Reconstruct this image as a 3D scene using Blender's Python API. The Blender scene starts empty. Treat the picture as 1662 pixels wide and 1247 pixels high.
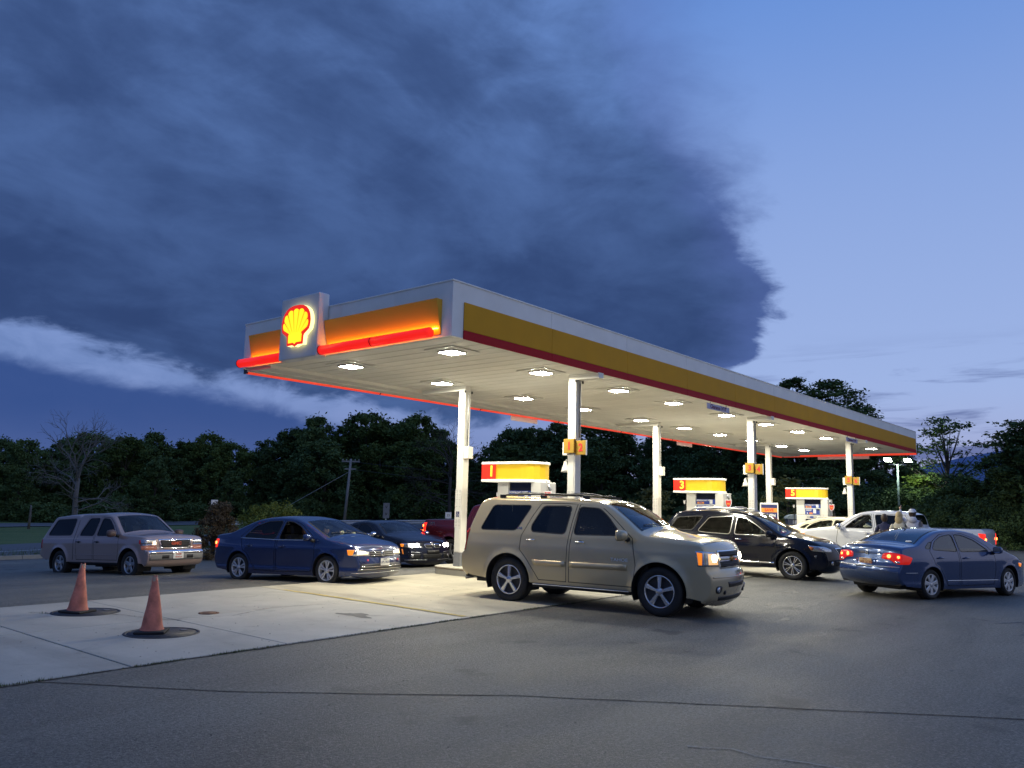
import bpy, bmesh, math, random
import numpy as np
from mathutils import Vector, Matrix
from mathutils.bvhtree import BVHTree
from mathutils.geometry import delaunay_2d_cdt

sc = bpy.context.scene
COL = sc.collection
R = math.radians
PI = math.pi

# ---------------------------------------------------------------- camera
CAM_YAW, CAM_PITCH, CAM_ROLL = 0.6941, 0.1487, 0.0244
_fw = Vector((math.cos(CAM_YAW)*math.cos(CAM_PITCH), math.sin(CAM_YAW)*math.cos(CAM_PITCH), math.sin(CAM_PITCH)))
_r = Vector((math.sin(CAM_YAW), -math.cos(CAM_YAW), 0))
_u = _r.cross(_fw)
_r2 = _r*math.cos(CAM_ROLL) + _u*math.sin(CAM_ROLL)
_u2 = -_r*math.sin(CAM_ROLL) + _u*math.cos(CAM_ROLL)
cd = bpy.data.cameras.new('camera')
cam = bpy.data.objects.new('camera', cd)
COL.objects.link(cam)
cam.matrix_world = Matrix(((_r2.x, _u2.x, -_fw.x, 0), (_r2.y, _u2.y, -_fw.y, 0), (_r2.z, _u2.z, -_fw.z, 1.75), (0, 0, 0, 1)))
cd.sensor_width = 36
cd.lens = 1308.1/1662*36
cd.clip_end = 9000
cd.clip_start = 0.05
sc.camera = cam
sc.view_settings.view_transform = 'Standard'
sc.view_settings.look = 'None'
sc.view_settings.gamma = 1
sc.view_settings.use_curve_mapping = False
sc.view_settings.exposure = 0.0
sc.render.engine = 'CYCLES'
sc.cycles.use_denoising = True
try:
    sc.cycles.denoiser = 'OPENIMAGEDENOISE'
except Exception:
    pass
sc.cycles.max_bounces = 6
sc.cycles.diffuse_bounces = 3
sc.cycles.glossy_bounces = 3
sc.cycles.transparent_max_bounces = 12
sc.cycles.sample_clamp_indirect = 6
sc.cycles.caustics_reflective = False
sc.cycles.caustics_refractive = False

# ---------------------------------------------------------------- world: dusk sky with a dark cloud bank
class NT:
    """small helper that wires math nodes"""
    def __init__(s, tree):
        s.t = tree
    def n(s, typ, **kw):
        nd = s.t.nodes.new(typ)
        for k, v in kw.items():
            setattr(nd, k, v)
        return nd
    def put(s, sock, v):
        if hasattr(v, 'is_linked') or hasattr(v, 'links'):
            s.t.links.new(v, sock)
        else:
            sock.default_value = v
    def m(s, op, a, b=None, c=None, clamp=False):
        nd = s.n('ShaderNodeMath', operation=op, use_clamp=clamp)
        s.put(nd.inputs[0], a)
        if b is not None: s.put(nd.inputs[1], b)
        if c is not None: s.put(nd.inputs[2], c)
        return nd.outputs[0]
    def sep(s, v):
        nd = s.n('ShaderNodeSeparateXYZ'); s.put(nd.inputs[0], v); return nd.outputs
    def comb(s, x, y, z):
        nd = s.n('ShaderNodeCombineXYZ')
        for i, v in enumerate((x, y, z)): s.put(nd.inputs[i], v)
        return nd.outputs[0]
    def ss(s, v, a, b, lo=0.0, hi=1.0):
        nd = s.n('ShaderNodeMapRange', interpolation_type='SMOOTHSTEP')
        s.put(nd.inputs[0], v); s.put(nd.inputs[1], a); s.put(nd.inputs[2], b)
        s.put(nd.inputs[3], lo); s.put(nd.inputs[4], hi)
        return nd.outputs[0]
    def lin(s, v, a, b, lo=0.0, hi=1.0):
        nd = s.n('ShaderNodeMapRange')
        s.put(nd.inputs[0], v); s.put(nd.inputs[1], a); s.put(nd.inputs[2], b)
        s.put(nd.inputs[3], lo); s.put(nd.inputs[4], hi)
        return nd.outputs[0]
    def noise(s, vec, scale, detail=4, rough=0.5, dist=0.0, lac=2.0):
        nd = s.n('ShaderNodeTexNoise')
        s.put(nd.inputs['Vector'], vec)
        nd.inputs['Scale'].default_value = scale
        nd.inputs['Detail'].default_value = detail
        nd.inputs['Roughness'].default_value = rough
        nd.inputs['Distortion'].default_value = dist
        nd.inputs['Lacunarity'].default_value = lac
        return nd.outputs[0]
    def curve(s, v, x0, x1, y0, y1, pts):
        """v in x0..x1 through the points (x, y)"""
        t = s.lin(v, x0, x1)
        nd = s.n('ShaderNodeFloatCurve')
        cv = nd.mapping.curves[0]
        P = [((x-x0)/(x1-x0), (y-y0)/(y1-y0)) for x, y in pts]
        cv.points[0].location = P[0]; cv.points[1].location = P[-1]
        for q in P[1:-1]: cv.points.new(*q)
        nd.mapping.update()
        s.put(nd.inputs[1], t)
        return s.lin(nd.outputs[0], 0.0, 1.0, y0, y1)
    def mix(s, f, a, b, mode='MIX'):
        nd = s.n('ShaderNodeMix', data_type='RGBA', blend_type=mode)
        s.put(nd.inputs[0], f)
        for sock, v in ((nd.inputs[6], a), (nd.inputs[7], b)):
            if isinstance(v, (tuple, list)): sock.default_value = (*v[:3], 1)
            else: s.t.links.new(v, sock)
        return nd.outputs[2]

def srgb(r, g, b):
    f = lambda c: (c/255/12.92) if c/255 <= 0.04045 else ((c/255+0.055)/1.055)**2.4
    return (f(r), f(g), f(b))

world = bpy.data.worlds.new('World')
sc.world = world
world.use_nodes = True
wt = world.node_tree
wt.nodes.clear()
W = NT(wt)
tc = W.n('ShaderNodeTexCoord')
dx, dy, dz = W.sep(tc.outputs['Generated'])
cy_, sy_ = math.cos(CAM_YAW), math.sin(CAM_YAW)
fwd = W.m('ADD', W.m('MULTIPLY', dx, cy_), W.m('MULTIPLY', dy, sy_))
rgt = W.m('SUBTRACT', W.m('MULTIPLY', dx, sy_), W.m('MULTIPLY', dy, cy_))
az = W.m('MULTIPLY', W.m('ARCTAN2', rgt, fwd), 180/PI)
el = W.m('MULTIPLY', W.m('ARCSINE', dz), 180/PI)
# noise fields live on a flat cloud deck so that they foreshorten towards the horizon
zc = W.m('ADD', W.m('MAXIMUM', dz, 0.0), 0.16)
deck = W.comb(W.m('DIVIDE', fwd, zc), W.m('DIVIDE', rgt, zc), 0.0)
n_big = W.noise(W.comb(W.m('DIVIDE', W.m('ADD', fwd, W.m('MULTIPLY', rgt, 0.5)), zc), W.m('DIVIDE', W.m('MULTIPLY', W.m('SUBTRACT', rgt, W.m('MULTIPLY', fwd, 0.35)), 1.5), zc), 2.0), 0.95, 7, 0.56, 0.5)
n_mid = W.noise(deck, 3.6, 8, 0.62, 0.5)
n_dir = W.noise(W.comb(W.m('MULTIPLY', rgt, 1.0), W.m('MULTIPLY', fwd, 1.0), W.m('MULTIPLY', dz, 2.4)), 7.0, 7, 0.6, 0.4)
n_fine = W.noise(W.comb(rgt, fwd, W.m('MULTIPLY', dz, 2.0)), 18.0, 6, 0.6, 0.5)
wob = W.m('ADD', W.m('MULTIPLY', W.m('SUBTRACT', n_dir, 0.5), 10.0), W.m('MULTIPLY', W.m('SUBTRACT', n_fine, 0.5), 2.6))
wobe = W.m('ADD', W.m('MULTIPLY', W.m('SUBTRACT', n_dir, 0.5), 4.5), W.m('MULTIPLY', W.m('SUBTRACT', n_fine, 0.5), 3.2))
# clear sky gradient
up = W.curve(el, 0, 40, 0, 1, [(0, 0), (4, 0.06), (10, 0.18), (20, 0.42), (34, 0.86), (40, 1)])
clear = W.mix(up, srgb(166, 186, 230), srgb(90, 138, 214))
clear = W.mix(W.ss(el, 9.0, 1.0), clear, srgb(160, 166, 206))
# twilight arch: the clear side goes on brightening and paling round to the right
clear = W.mix(W.m('MULTIPLY', W.m('MULTIPLY', W.ss(az, 30.0, 110.0), W.ss(az, 178.0, 150.0)), W.ss(el, 60.0, 4.0)), clear, (0.50, 0.50, 0.56))
bright = W.ss(az, -5.0, 20.0)
clear = W.mix(W.m('MULTIPLY', W.m('SUBTRACT', 1.0, bright), 0.45), clear, srgb(76, 108, 176))
nish = W.n('ShaderNodeTexSky', sky_type='NISHITA')
nish.sun_disc = False
nish.sun_elevation = R(-3.0)
nish.sun_rotation = R(90) - CAM_YAW + R(40)
# large cloud bank
edge = W.curve(el, 0, 60, -20, 40, [(0, 12), (7.5, 13), (9.6, 15.0), (10.8, 17.4), (13.7, 18.2), (16.6, 17.8), (22, 15.6), (28, 12.2), (34, 9.5), (45, 8), (60, 5)])
low = W.curve(az, -60, 40, 0, 20, [(-60, 11), (-33, 9.8), (-26, 8.9), (-18, 7.6), (-12, 6.6), (-5, 6.0), (1, 6.4), (10, 8.2), (16, 9.6), (25, 10), (40, 10)])
soft_top = W.ss(el, 15.0, 32.0, 0.75, 6.5)
e1 = W.m('SUBTRACT', W.m('ADD', edge, W.m('MULTIPLY', wob, 0.85)), az)
m_right = W.ss(e1, W.m('MULTIPLY', soft_top, -1.0), soft_top)
e2 = W.m('SUBTRACT', W.m('ADD', el, W.m('MULTIPLY', wobe, 0.8)), low)
m_low = W.ss(e2, -0.5, 0.7)
bank = W.m('MULTIPLY', m_right, m_low)
puff = W.noise(W.comb(rgt, fwd, W.m('MULTIPLY', dz, 2.0)), 9.0, 6, 0.55, 0.6)
tex = W.m('ADD', W.m('ADD', W.m('MULTIPLY', n_big, 0.56), W.m('MULTIPLY', n_mid, 0.22)), W.m('MULTIPLY', puff, 0.22))
# the bank is lighter and thinner high up on the left, darkest in a belt above its lower edge
lum = W.ss(tex, 0.38, 0.66)
belt = W.curve(el, 0, 60, 0, 1, [(0, 0.3), (7, 0.26), (12, 0.14), (17, 0.18), (22, 0.34), (30, 0.62), (45, 0.85), (60, 0.85)])
lum = W.m('ADD', W.m('MULTIPLY', W.m('MULTIPLY', lum, 0.74), W.m('ADD', belt, 0.24)), W.m('MULTIPLY', belt, 0.27), clamp=True)
lum = W.m('ADD', lum, W.m('MULTIPLY', W.m('MULTIPLY', W.ss(el, 20.0, 34.0), W.ss(az, -14.0, 8.0)), W.ss(tex, 0.36, 0.60, 0.10, 0.55)), clamp=True)
cloudc = W.mix(lum, srgb(44, 65, 110), srgb(100, 134, 196))
rim = W.m('MULTIPLY', W.ss(e1, 6.0, 0.0), 0.45)
cloudc = W.mix(rim, cloudc, srgb(90, 112, 178))
sky1 = W.mix(bank, clear, cloudc)
# bright slot under the bank on the left, then a lower smooth deck
slot = W.m('MULTIPLY', W.m('MULTIPLY', W.ss(az, 14.0, -6.0), W.ss(az, -8.0, -34.0, 0.40, 1.0)), W.m('SUBTRACT', 1.0, m_low))
sky1 = W.mix(W.m('MULTIPLY', slot, W.ss(n_fine, 0.28, 0.66, 0.25, 0.85)), sky1, srgb(104, 130, 184))
low2 = W.curve(az, -60, 40, 0, 20, [(-60, 9), (-33, 8.0), (-26, 7.2), (-18, 6.5), (-13, 5.2), (-6, 3.4), (4, 2.0), (20, 0.5), (40, 0)])
m2 = W.ss(W.m('SUBTRACT', W.m('ADD', low2, W.m('MULTIPLY', wobe, 0.35)), el), -0.6, 0.7)
deckc = W.mix(W.ss(el, 6.0, 1.0), srgb(48, 76, 136), srgb(72, 94, 150))
sky1 = W.mix(W.m('MULTIPLY', m2, 0.93), sky1, deckc)
# thin streaks low on the right
st = W.noise(W.comb(W.m('MULTIPLY', az, 0.06), W.m('MULTIPLY', el, 0.62), 3.7), 1.0, 6, 0.6, 0.6)
m3 = W.m('MULTIPLY', W.ss(st, 0.47, 0.60), W.m('MULTIPLY', W.ss(el, 12.0, 6.5), W.ss(az, 8.0, 18.0)))
sky1 = W.mix(W.m('MULTIPLY', m3, 0.75), sky1, srgb(74, 90, 146))
# below the horizon the same dusk tone goes on, darker
sky1 = W.mix(W.ss(el, 0.0, -6.0), sky1, srgb(40, 46, 70))
sky1 = W.mix(0.012, sky1, nish.outputs[0], 'ADD')
bg = W.n('ShaderNodeBackground')
wt.links.new(sky1, bg.inputs[0])
bg.inputs[1].default_value = 1.0
wo = W.n('ShaderNodeOutputWorld')
wt.links.new(bg.outputs[0], wo.inputs[0])

# the sun is down: only a very weak, wide afterglow
sd = bpy.data.lights.new('sun', 'SUN')
sd.energy = 0.03
sd.angle = R(40)
sd.color = (0.75, 0.83, 1.0)
so = bpy.data.objects.new('sun', sd)
COL.objects.link(so)
so.rotation_euler = (R(62), 0, R(-95) + CAM_YAW + R(-40))

# ---------------------------------------------------------------- materials
MATS = {}
def base_mat(name):
    m = bpy.data.materials.new(name)
    m.use_nodes = True
    return m, m.node_tree, m.node_tree.nodes['Principled BSDF']

def mat(name, col, rough=0.6, metal=0.0, var=0.0, vscale=3.0, bump=0.0, bscale=60.0, emit=0.0, ecol=None, coat=0.0, spec=0.5, rnd=0.0, dirt=0.0, flake=False):
    if name in MATS: return MATS[name]
    m, t, p = base_mat(name)
    N = NT(t)
    p.inputs['Roughness'].default_value = rough
    p.inputs['Metallic'].default_value = metal
    p.inputs['Specular IOR Level'].default_value = spec
    if coat:
        p.inputs['Coat Weight'].default_value = coat
        p.inputs['Coat Roughness'].default_value = 0.065
    c = None
    tcn = N.n('ShaderNodeTexCoord')
    if var:
        nz = N.noise(tcn.outputs['Object'], vscale, 6, 0.6)
        f = N.lin(nz, 0.25, 0.75, 1-var, 1+var)
        c = N.mix(1.0, col, N.comb(f, f, f), 'MULTIPLY')
        if not emit:
            t.links.new(N.lin(nz, 0.3, 0.7, max(0.02, rough*(1-var*0.8)), min(1, rough*(1+var*0.8))), p.inputs['Roughness'])
    if rnd:
        oi = N.n('ShaderNodeObjectInfo')
        f = N.lin(oi.outputs['Random'], 0, 1, 1-rnd, 1+rnd)
        c = N.mix(1.0, c if c is not None else col, N.comb(f, f, f), 'MULTIPLY')
    if dirt:
        nz = N.noise(tcn.outputs['Object'], 1.7, 7, 0.65)
        z = N.sep(tcn.outputs['Object'])[2]
        f = N.m('MULTIPLY', N.ss(nz, 0.2, 0.8), N.ss(z, 1.0, 0.15, 0.05, 1.0))
        c = N.mix(N.m('MULTIPLY', f, dirt), c if c is not None else col, (0.10, 0.09, 0.08))
        t.links.new(N.m('ADD', N.m('MULTIPLY', f, 0.4*dirt), rough), p.inputs['Roughness'])
    if c is None: p.inputs['Base Color'].default_value = (*col[:3], 1)
    else: t.links.new(c, p.inputs['Base Color'])
    if bump:
        nz = N.noise(tcn.outputs['Object'], bscale, 4, 0.6)
        b = N.n('ShaderNodeBump')
        b.inputs['Strength'].default_value = bump
        b.inputs['Distance'].default_value = 0.01
        t.links.new(nz, b.inputs['Height'])
        t.links.new(b.outputs[0], p.inputs['Normal'])
    if emit:
        p.inputs['Emission Color'].default_value = (*(ecol or col)[:3], 1)
        p.inputs['Emission Strength'].default_value = emit
    MATS[name] = m
    return m

def glass_mat(name, tint, refl=0.06, rough=0.02):
    if name in MATS: return MATS[name]
    m = bpy.data.materials.new(name); m.use_nodes = True
    t = m.node_tree; t.nodes.clear(); N = NT(t)
    tr = N.n('ShaderNodeBsdfTransparent'); tr.inputs[0].default_value = (*tint, 1)
    gl = N.n('ShaderNodeBsdfGlossy'); gl.inputs['Roughness'].default_value = rough
    gl.inputs[0].default_value = (0.95, 0.97, 1, 1)
    fr = N.n('ShaderNodeFresnel'); fr.inputs[0].default_value = 1.52
    mx = N.n('ShaderNodeMixShader')
    t.links.new(N.m('ADD', N.m('MULTIPLY', fr.outputs[0], 1.0), refl, clamp=True), mx.inputs[0])
    t.links.new(tr.outputs[0], mx.inputs[1]); t.links.new(gl.outputs[0], mx.inputs[2])
    o = N.n('ShaderNodeOutputMaterial'); t.links.new(mx.outputs[0], o.inputs[0])
    MATS[name] = m
    return m

def ground_mat(name, kind):
    m, t, p = base_mat(name)
    N = NT(t)
    tcn = N.n('ShaderNodeTexCoord')
    P = tcn.outputs['Object']
    x, y, z = N.sep(P)
    b = N.n('ShaderNodeBump')
    if kind == 'asphalt':
        grain = N.noise(P, 70.0, 3, 0.8)
        grain2 = N.noise(P, 30.0, 4, 0.75)
        vor = N.n('ShaderNodeTexVoronoi'); vor.inputs['Scale'].default_value = 60.0
        t.links.new(P, vor.inputs['Vector'])
        stone = N.ss(N.sep(vor.outputs['Color'])[0], 0.72, 0.98)
        patch = N.noise(P, 0.35, 6, 0.62, 0.4)
        streak = N.noise(N.comb(N.m('MULTIPLY', x, 0.16), N.m('MULTIPLY', y, 0.9), 0.0), 1.0, 6, 0.62, 0.6)
        f = N.m('ADD', N.lin(patch, 0.3, 0.7, 0.58, 1.30), N.lin(streak, 0.3, 0.7, -0.28, 0.28))
        f = N.m('MULTIPLY', f, N.lin(grain, 0.3, 0.7, 0.35, 1.65))
        f = N.m('MULTIPLY', f, N.lin(grain2, 0.32, 0.68, 0.45, 1.55))
        c = N.mix(1.0, (0.165, 0.159, 0.134), N.comb(f, f, f), 'MULTIPLY')
        c = N.mix(N.m('MULTIPLY', stone, 0.45), c, (0.34, 0.32, 0.28))
        spots = N.noise(P, 1.1, 5, 0.5)
        c = N.mix(N.ss(spots, 0.62, 0.72, 0.0, 0.6), c, (0.03, 0.03, 0.032))
        t.links.new(c, p.inputs['Base Color'])
        t.links.new(N.m('ADD', N.lin(patch, 0.3, 0.7, 0.42, 0.66), N.lin(grain, 0.3, 0.7, -0.08, 0.08)), p.inputs['Roughness'])
        b.inputs['Strength'].default_value = 1.0; b.inputs['Distance'].default_value = 0.022
        t.links.new(N.m('ADD', grain, N.m('MULTIPLY', grain2, 0.8)), b.inputs['Height'])
        t.links.new(b.outputs[0], p.inputs['Normal'])
    elif kind in ('concrete', 'concrete_yellow'):
        yel = kind == 'concrete_yellow'
        grain = N.noise(P, 130.0, 3, 0.7)
        patch = N.noise(P, 0.8, 7, 0.65, 0.5)
        broom = N.noise(N.comb(N.m('MULTIPLY', x, 55.0), N.m('MULTIPLY', y, 2.0), 0.0), 1.0, 3, 0.6)
        oi = N.n('ShaderNodeObjectInfo')
        f = N.m('MULTIPLY', N.lin(patch, 0.28, 0.72, 0.80, 1.14), N.lin(grain, 0.3, 0.7, 0.86, 1.14))
        f = N.m('MULTIPLY', f, N.lin(oi.outputs['Random'], 0, 1, 0.94, 1.06))
        f = N.m('MULTIPLY', f, N.lin(broom, 0.3, 0.7, 0.97, 1.03))
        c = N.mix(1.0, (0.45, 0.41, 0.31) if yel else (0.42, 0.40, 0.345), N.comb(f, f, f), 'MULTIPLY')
        st1 = N.noise(P, 1.7, 6, 0.6, 0.8)
        c = N.mix(N.ss(st1, 0.58, 0.76, 0.0, 0.45), c, (0.13, 0.115, 0.095))
        # tyre lanes and drips
        lane = N.noise(N.comb(N.m('MULTIPLY', x, 1.1), N.m('MULTIPLY', y, 0.22), 5.0), 1.0, 5, 0.6, 0.7)
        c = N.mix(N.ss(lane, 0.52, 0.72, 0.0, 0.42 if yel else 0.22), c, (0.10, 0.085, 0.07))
        drip = N.noise(P, 7.0, 4, 0.5)
        c = N.mix(N.ss(drip, 0.70, 0.78, 0.0, 0.28), c, (0.09, 0.085, 0.08))
        t.links.new(c, p.inputs['Base Color'])
        p.inputs['Roughness'].default_value = 0.72
        b.inputs['Strength'].default_value = 0.35; b.inputs['Distance'].default_value = 0.006
        t.links.new(N.m('ADD', grain, broom), b.inputs['Height'])
        t.links.new(b.outputs[0], p.inputs['Normal'])
    elif kind == 'grass':
        g1 = N.noise(P, 0.35, 6, 0.6); g2 = N.noise(P, 9.0, 5, 0.7)
        c = N.mix(N.ss(g1, 0.3, 0.7), (0.075, 0.125, 0.03), (0.13, 0.16, 0.045))
        f = N.lin(g2, 0.3, 0.7, 0.6, 1.4)
        c = N.mix(1.0, c, N.comb(f, f, f), 'MULTIPLY')
        t.links.new(c, p.inputs['Base Color'])
        p.inputs['Roughness'].default_value = 0.95
        b.inputs['Strength'].default_value = 0.6; b.inputs['Distance'].default_value = 0.05
        t.links.new(g2, b.inputs['Height']); t.links.new(b.outputs[0], p.inputs['Normal'])
    MATS[name] = m
    return m

# ---------------------------------------------------------------- mesh helpers
def link(o, parent=None):
    COL.objects.link(o)
    if parent is not None: o.parent = parent
    return o

class MB:
    def __init__(s):
        s.v = []; s.f = []; s.mi = []; s.sm = []
    def add(s, vs, fs, mi=0, sm=False):
        b = len(s.v)
        s.v += [tuple(map(float, q)) for q in vs]
        s.f += [tuple(b+i for i in q) for q in fs]
        s.mi += [mi]*len(fs); s.sm += [sm]*len(fs)
        return s
    def box(s, x0, x1, y0, y1, z0, z1, mi=0, M=None):
        vs = [Vector(q) for q in ((x0,y0,z0),(x1,y0,z0),(x1,y1,z0),(x0,y1,z0),(x0,y0,z1),(x1,y0,z1),(x1,y1,z1),(x0,y1,z1))]
        if M is not None: vs = [M @ q for q in vs]
        return s.add(vs, [(0,3,2,1),(4,5,6,7),(0,1,5,4),(1,2,6,5),(2,3,7,6),(3,0,4,7)], mi)
    def tube(s, pts, r, n=8, mi=0, caps=True, sm=True):
        pts = [Vector(q) for q in pts]
        rs = r if isinstance(r, (list, tuple)) else [r]*len(pts)
        vs = []; fs = []
        t0 = (pts[1]-pts[0]).normalized()
        ref = Vector((0,0,1)) if abs(t0.z) < 0.9 else Vector((1,0,0))
        a = t0.cross(ref).normalized()
        for i, q in enumerate(pts):
            t = (pts[min(i+1, len(pts)-1)]-pts[max(i-1, 0)]).normalized()
            a = (a - t*a.dot(t)).normalized(); b = t.cross(a)
            for k in range(n):
                w = 2*PI*k/n
                vs.append(q + (a*math.cos(w)+b*math.sin(w))*rs[i])
        for i in range(len(pts)-1):
            for k in range(n):
                k2 = (k+1) % n
                fs.append((i*n+k, i*n+k2, (i+1)*n+k2, (i+1)*n+k))
        s.add(vs, fs, mi, sm)
        if caps:
            b0 = len(s.v)-len(vs)
            s.f += [tuple(b0+k for k in range(n))[::-1], tuple(b0+(len(pts)-1)*n+k for k in range(n))]
            s.mi += [mi]*2; s.sm += [False]*2
        return s
    def lathe(s, prof, c=(0,0,0), axis='z', n=24, mi=0, sm=True, capend=True):
        """prof: (radius, height) pairs round the axis"""
        vs = []; fs = []
        for r, h in prof:
            for k in range(n):
                w = 2*PI*k/n
                a, b = r*math.cos(w), r*math.sin(w)
                q = (a, b, h) if axis == 'z' else ((a, h, b) if axis == 'y' else (h, a, b))
                vs.append((q[0]+c[0], q[1]+c[1], q[2]+c[2]))
        for i in range(len(prof)-1):
            for k in range(n):
                k2 = (k+1) % n
                q = (i*n+k, i*n+k2, (i+1)*n+k2, (i+1)*n+k)
                fs.append(q if axis != 'y' else q[::-1])
        s.add(vs, fs, mi, sm)
        if capend:
            b0 = len(s.v)-len(vs)
            e = (len(prof)-1)*n
            if prof[0][0] > 1e-4:
                s.f.append(tuple(b0+k for k in range(n))[::-1]); s.mi.append(mi); s.sm.append(False)
            if prof[-1][0] > 1e-4:
                s.f.append(tuple(b0+e+k for k in range(n))); s.mi.append(mi); s.sm.append(False)
        return s
    def prism(s, poly, fn0, fn1, mi=0):
        """poly 2d; fn0/fn1 map (a,b) to 3d for the two faces"""
        n = len(poly)
        vs = [fn0(*q) for q in poly]+[fn1(*q) for q in poly]
        fs = [tuple(range(n))[::-1], tuple(range(n, 2*n))]+[(i, (i+1) % n, n+(i+1) % n, n+i) for i in range(n)]
        return s.add(vs, fs, mi)
    def build(s, name, mats, parent=None, bevel=0.0, seg=2, fixn=True, weld=False):
        me = bpy.data.meshes.new(name)
        me.from_pydata(s.v, [], s.f)
        if not isinstance(mats, (list, tuple)): mats = [mats]
        for m in mats: me.materials.append(m)
        me.polygons.foreach_set('material_index', s.mi)
        me.polygons.foreach_set('use_smooth', s.sm)
        if bevel or fixn or weld:
            bm = bmesh.new(); bm.from_mesh(me)
            if weld: bmesh.ops.remove_doubles(bm, verts=bm.verts, dist=1e-4)
            if fixn: bmesh.ops.recalc_face_normals(bm, faces=bm.faces)
            if bevel:
                eds = [e for e in bm.edges if len(e.link_faces) == 2 and e.calc_face_angle(0) > 0.5]
                bmesh.ops.bevel(bm, geom=eds, offset=bevel, segments=seg, profile=0.5, affect='EDGES', clamp_overlap=True)
            bm.to_mesh(me); bm.free()
        me.update()
        return link(bpy.data.objects.new(name, me), parent)

def tag(o, label=None, cat=None, group=None, kind=None):
    if label: o['label'] = label
    if cat: o['category'] = cat
    if group: o['group'] = group
    if kind: o['kind'] = kind
    return o

def empty(name, loc=(0,0,0), rz=0.0, label=None, cat=None, group=None):
    o = bpy.data.objects.new(name, None)
    COL.objects.link(o)
    o.location = loc; o.rotation_euler = (0, 0, rz)
    o.empty_display_size = 0.1
    return tag(o, label, cat, group)

def copy_tree(o, parent=None):
    c = o.copy(); COL.objects.link(c); c.parent = parent
    for ch in list(o.children): copy_tree(ch, c)
    return c

def text(s, size, m, parent, loc, xdir, ydir, name='lettering', ext=0.002, fat=0.0, align='CENTER', sx=1.0):
    cu = bpy.data.curves.new(name, 'FONT')
    cu.body = s; cu.size = size; cu.extrude = ext; cu.offset = fat
    cu.align_x = align; cu.align_y = 'CENTER'; cu.resolution_u = 3
    tmp = bpy.data.objects.new(name, cu)
    COL.objects.link(tmp)
    dg = bpy.context.evaluated_depsgraph_get()
    me = bpy.data.meshes.new_from_object(tmp.evaluated_get(dg))
    bpy.data.objects.remove(tmp)
    me.materials.clear(); me.materials.append(m)
    o = link(bpy.data.objects.new(name, me), parent)
    X = Vector(xdir).normalized(); Y = Vector(ydir).normalized(); Z = X.cross(Y)
    X = X*sx
    o.matrix_local = Matrix(((X.x,Y.x,Z.x,loc[0]),(X.y,Y.y,Z.y,loc[1]),(X.z,Y.z,Z.z,loc[2]),(0,0,0,1)))
    return o

# ---------------------------------------------------------------- terrain
def sp(t, k):
    return np.logaddexp(0, np.asarray(t, float)*k)/k
def H(x, y):
    return (-.044*sp(y-14.9, 1)+.035*sp(y-30, .5)+.03*sp(x-38, .3)-.03*sp(x-120, .1)
            + .03*sp(y-100, .2) - .03*sp(y-150, .1))
def hz(x, y): return float(H(x, y))

def sheet(name, poly_fn, xs, ys, m, dz=0.0, kind='structure', parent=None):
    """a grid draped on the terrain, keeping the cells whose centre satisfies poly_fn"""
    X, Y = np.meshgrid(xs, ys, indexing='ij')
    Z = H(X, Y)+dz
    vs = np.stack([X, Y, Z], -1).reshape(-1, 3)
    ny = len(ys)
    fs = []
    for i in range(len(xs)-1):
        for j in range(ny-1):
            if poly_fn((xs[i]+xs[i+1])/2, (ys[j]+ys[j+1])/2):
                a = i*ny+j
                fs.append((a, a+ny, a+ny+1, a+1))
    used = sorted({i for f in fs for i in f}); mp = {u: k for k, u in enumerate(used)}
    b = MB(); b.add([vs[i] for i in used], [tuple(mp[i] for i in f) for f in fs], 0, True)
    o = b.build(name, m, parent, fixn=False)
    if kind: o['kind'] = kind
    return o

M_asph = ground_mat('asphalt', 'asphalt')
M_conc = ground_mat('concrete', 'concrete')
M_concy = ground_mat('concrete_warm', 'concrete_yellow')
M_grass = ground_mat('grass_ground', 'grass')
far = lambda a, b, n, q=2.2: [a+(b-a)*(i/n)**q for i in range(n+1)]
gx = sorted(set([-400, -250, -150, -90, -60]+list(np.arange(-40, 161, 4.0))+[180, 220, 300, 450, 700, 1200, 2200, 4000, 7000]))
gy = sorted(set([-3000, -1200, -500, -250, -120, -60]+list(np.arange(-40, 161, 4.0))+[180, 220, 300, 450, 700, 1200, 2200, 4000, 7000]))
sheet('ground', lambda x, y: True, gx, gy, M_grass, -0.03)

def lot(x, y):
    # the paved lot: bounded by a kerb on the left rear and a grass bank on the right rear
    return y < 33.5+0.12*(x-12) and x < 52 and y > -45 and x > -45
sheet('asphalt_lot', lot, np.arange(-46, 56.1, 1.0), np.arange(-46, 42.1, 0.5), M_asph, 0.0)

# concrete apron made of cast slabs, joints left open
apron = tag(empty('concrete_apron'), kind='structure')
def ya(x): return 8.45+0.035*(x-3.0) if x < 21 else 9.08      # front edge of the apron
def yb(x): return 14.05+0.07*(x-4.8) if x < 14 else 14.70
rng = random.Random(4)
xj = [-7.5, -3.6, 0.3, 4.18, 6.12]
def slab(x0, x1, y0a, y0b, y1a, y1b, m, dz=0.0):
    g = 0.008
    b = MB()
    P = [(x0+g, y0a+g), (x1-g, y0b+g), (x1-g, y1b-g), (x0+g, y1a-g)]
    b.prism(P, lambda a, c: (a, c, -0.10), lambda a, c: (a, c, 0.012+dz))
    o = b.build('slab', m, apron, bevel=0.006, seg=1)
    return o
mid = 11.35
xs_ = xj+[9.55]
for i in range(len(xs_)-1):
    a, c = xs_[i], xs_[i+1]
    m0 = mid+0.02*(a-4); m1 = mid+0.02*(c-4)
    slab(a, c, ya(a), ya(c), m0, m1, M_conc, rng.uniform(-.002, .002))
    slab(a, c, m0, m1, yb(a), yb(c), M_conc, rng.uniform(-.002, .002))
xs_ = [9.55, 12.6, 15.7, 18.7, 21.8, 25.0, 28.2, 31.4, 34.6, 37.8, 41.0, 44.2]
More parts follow.
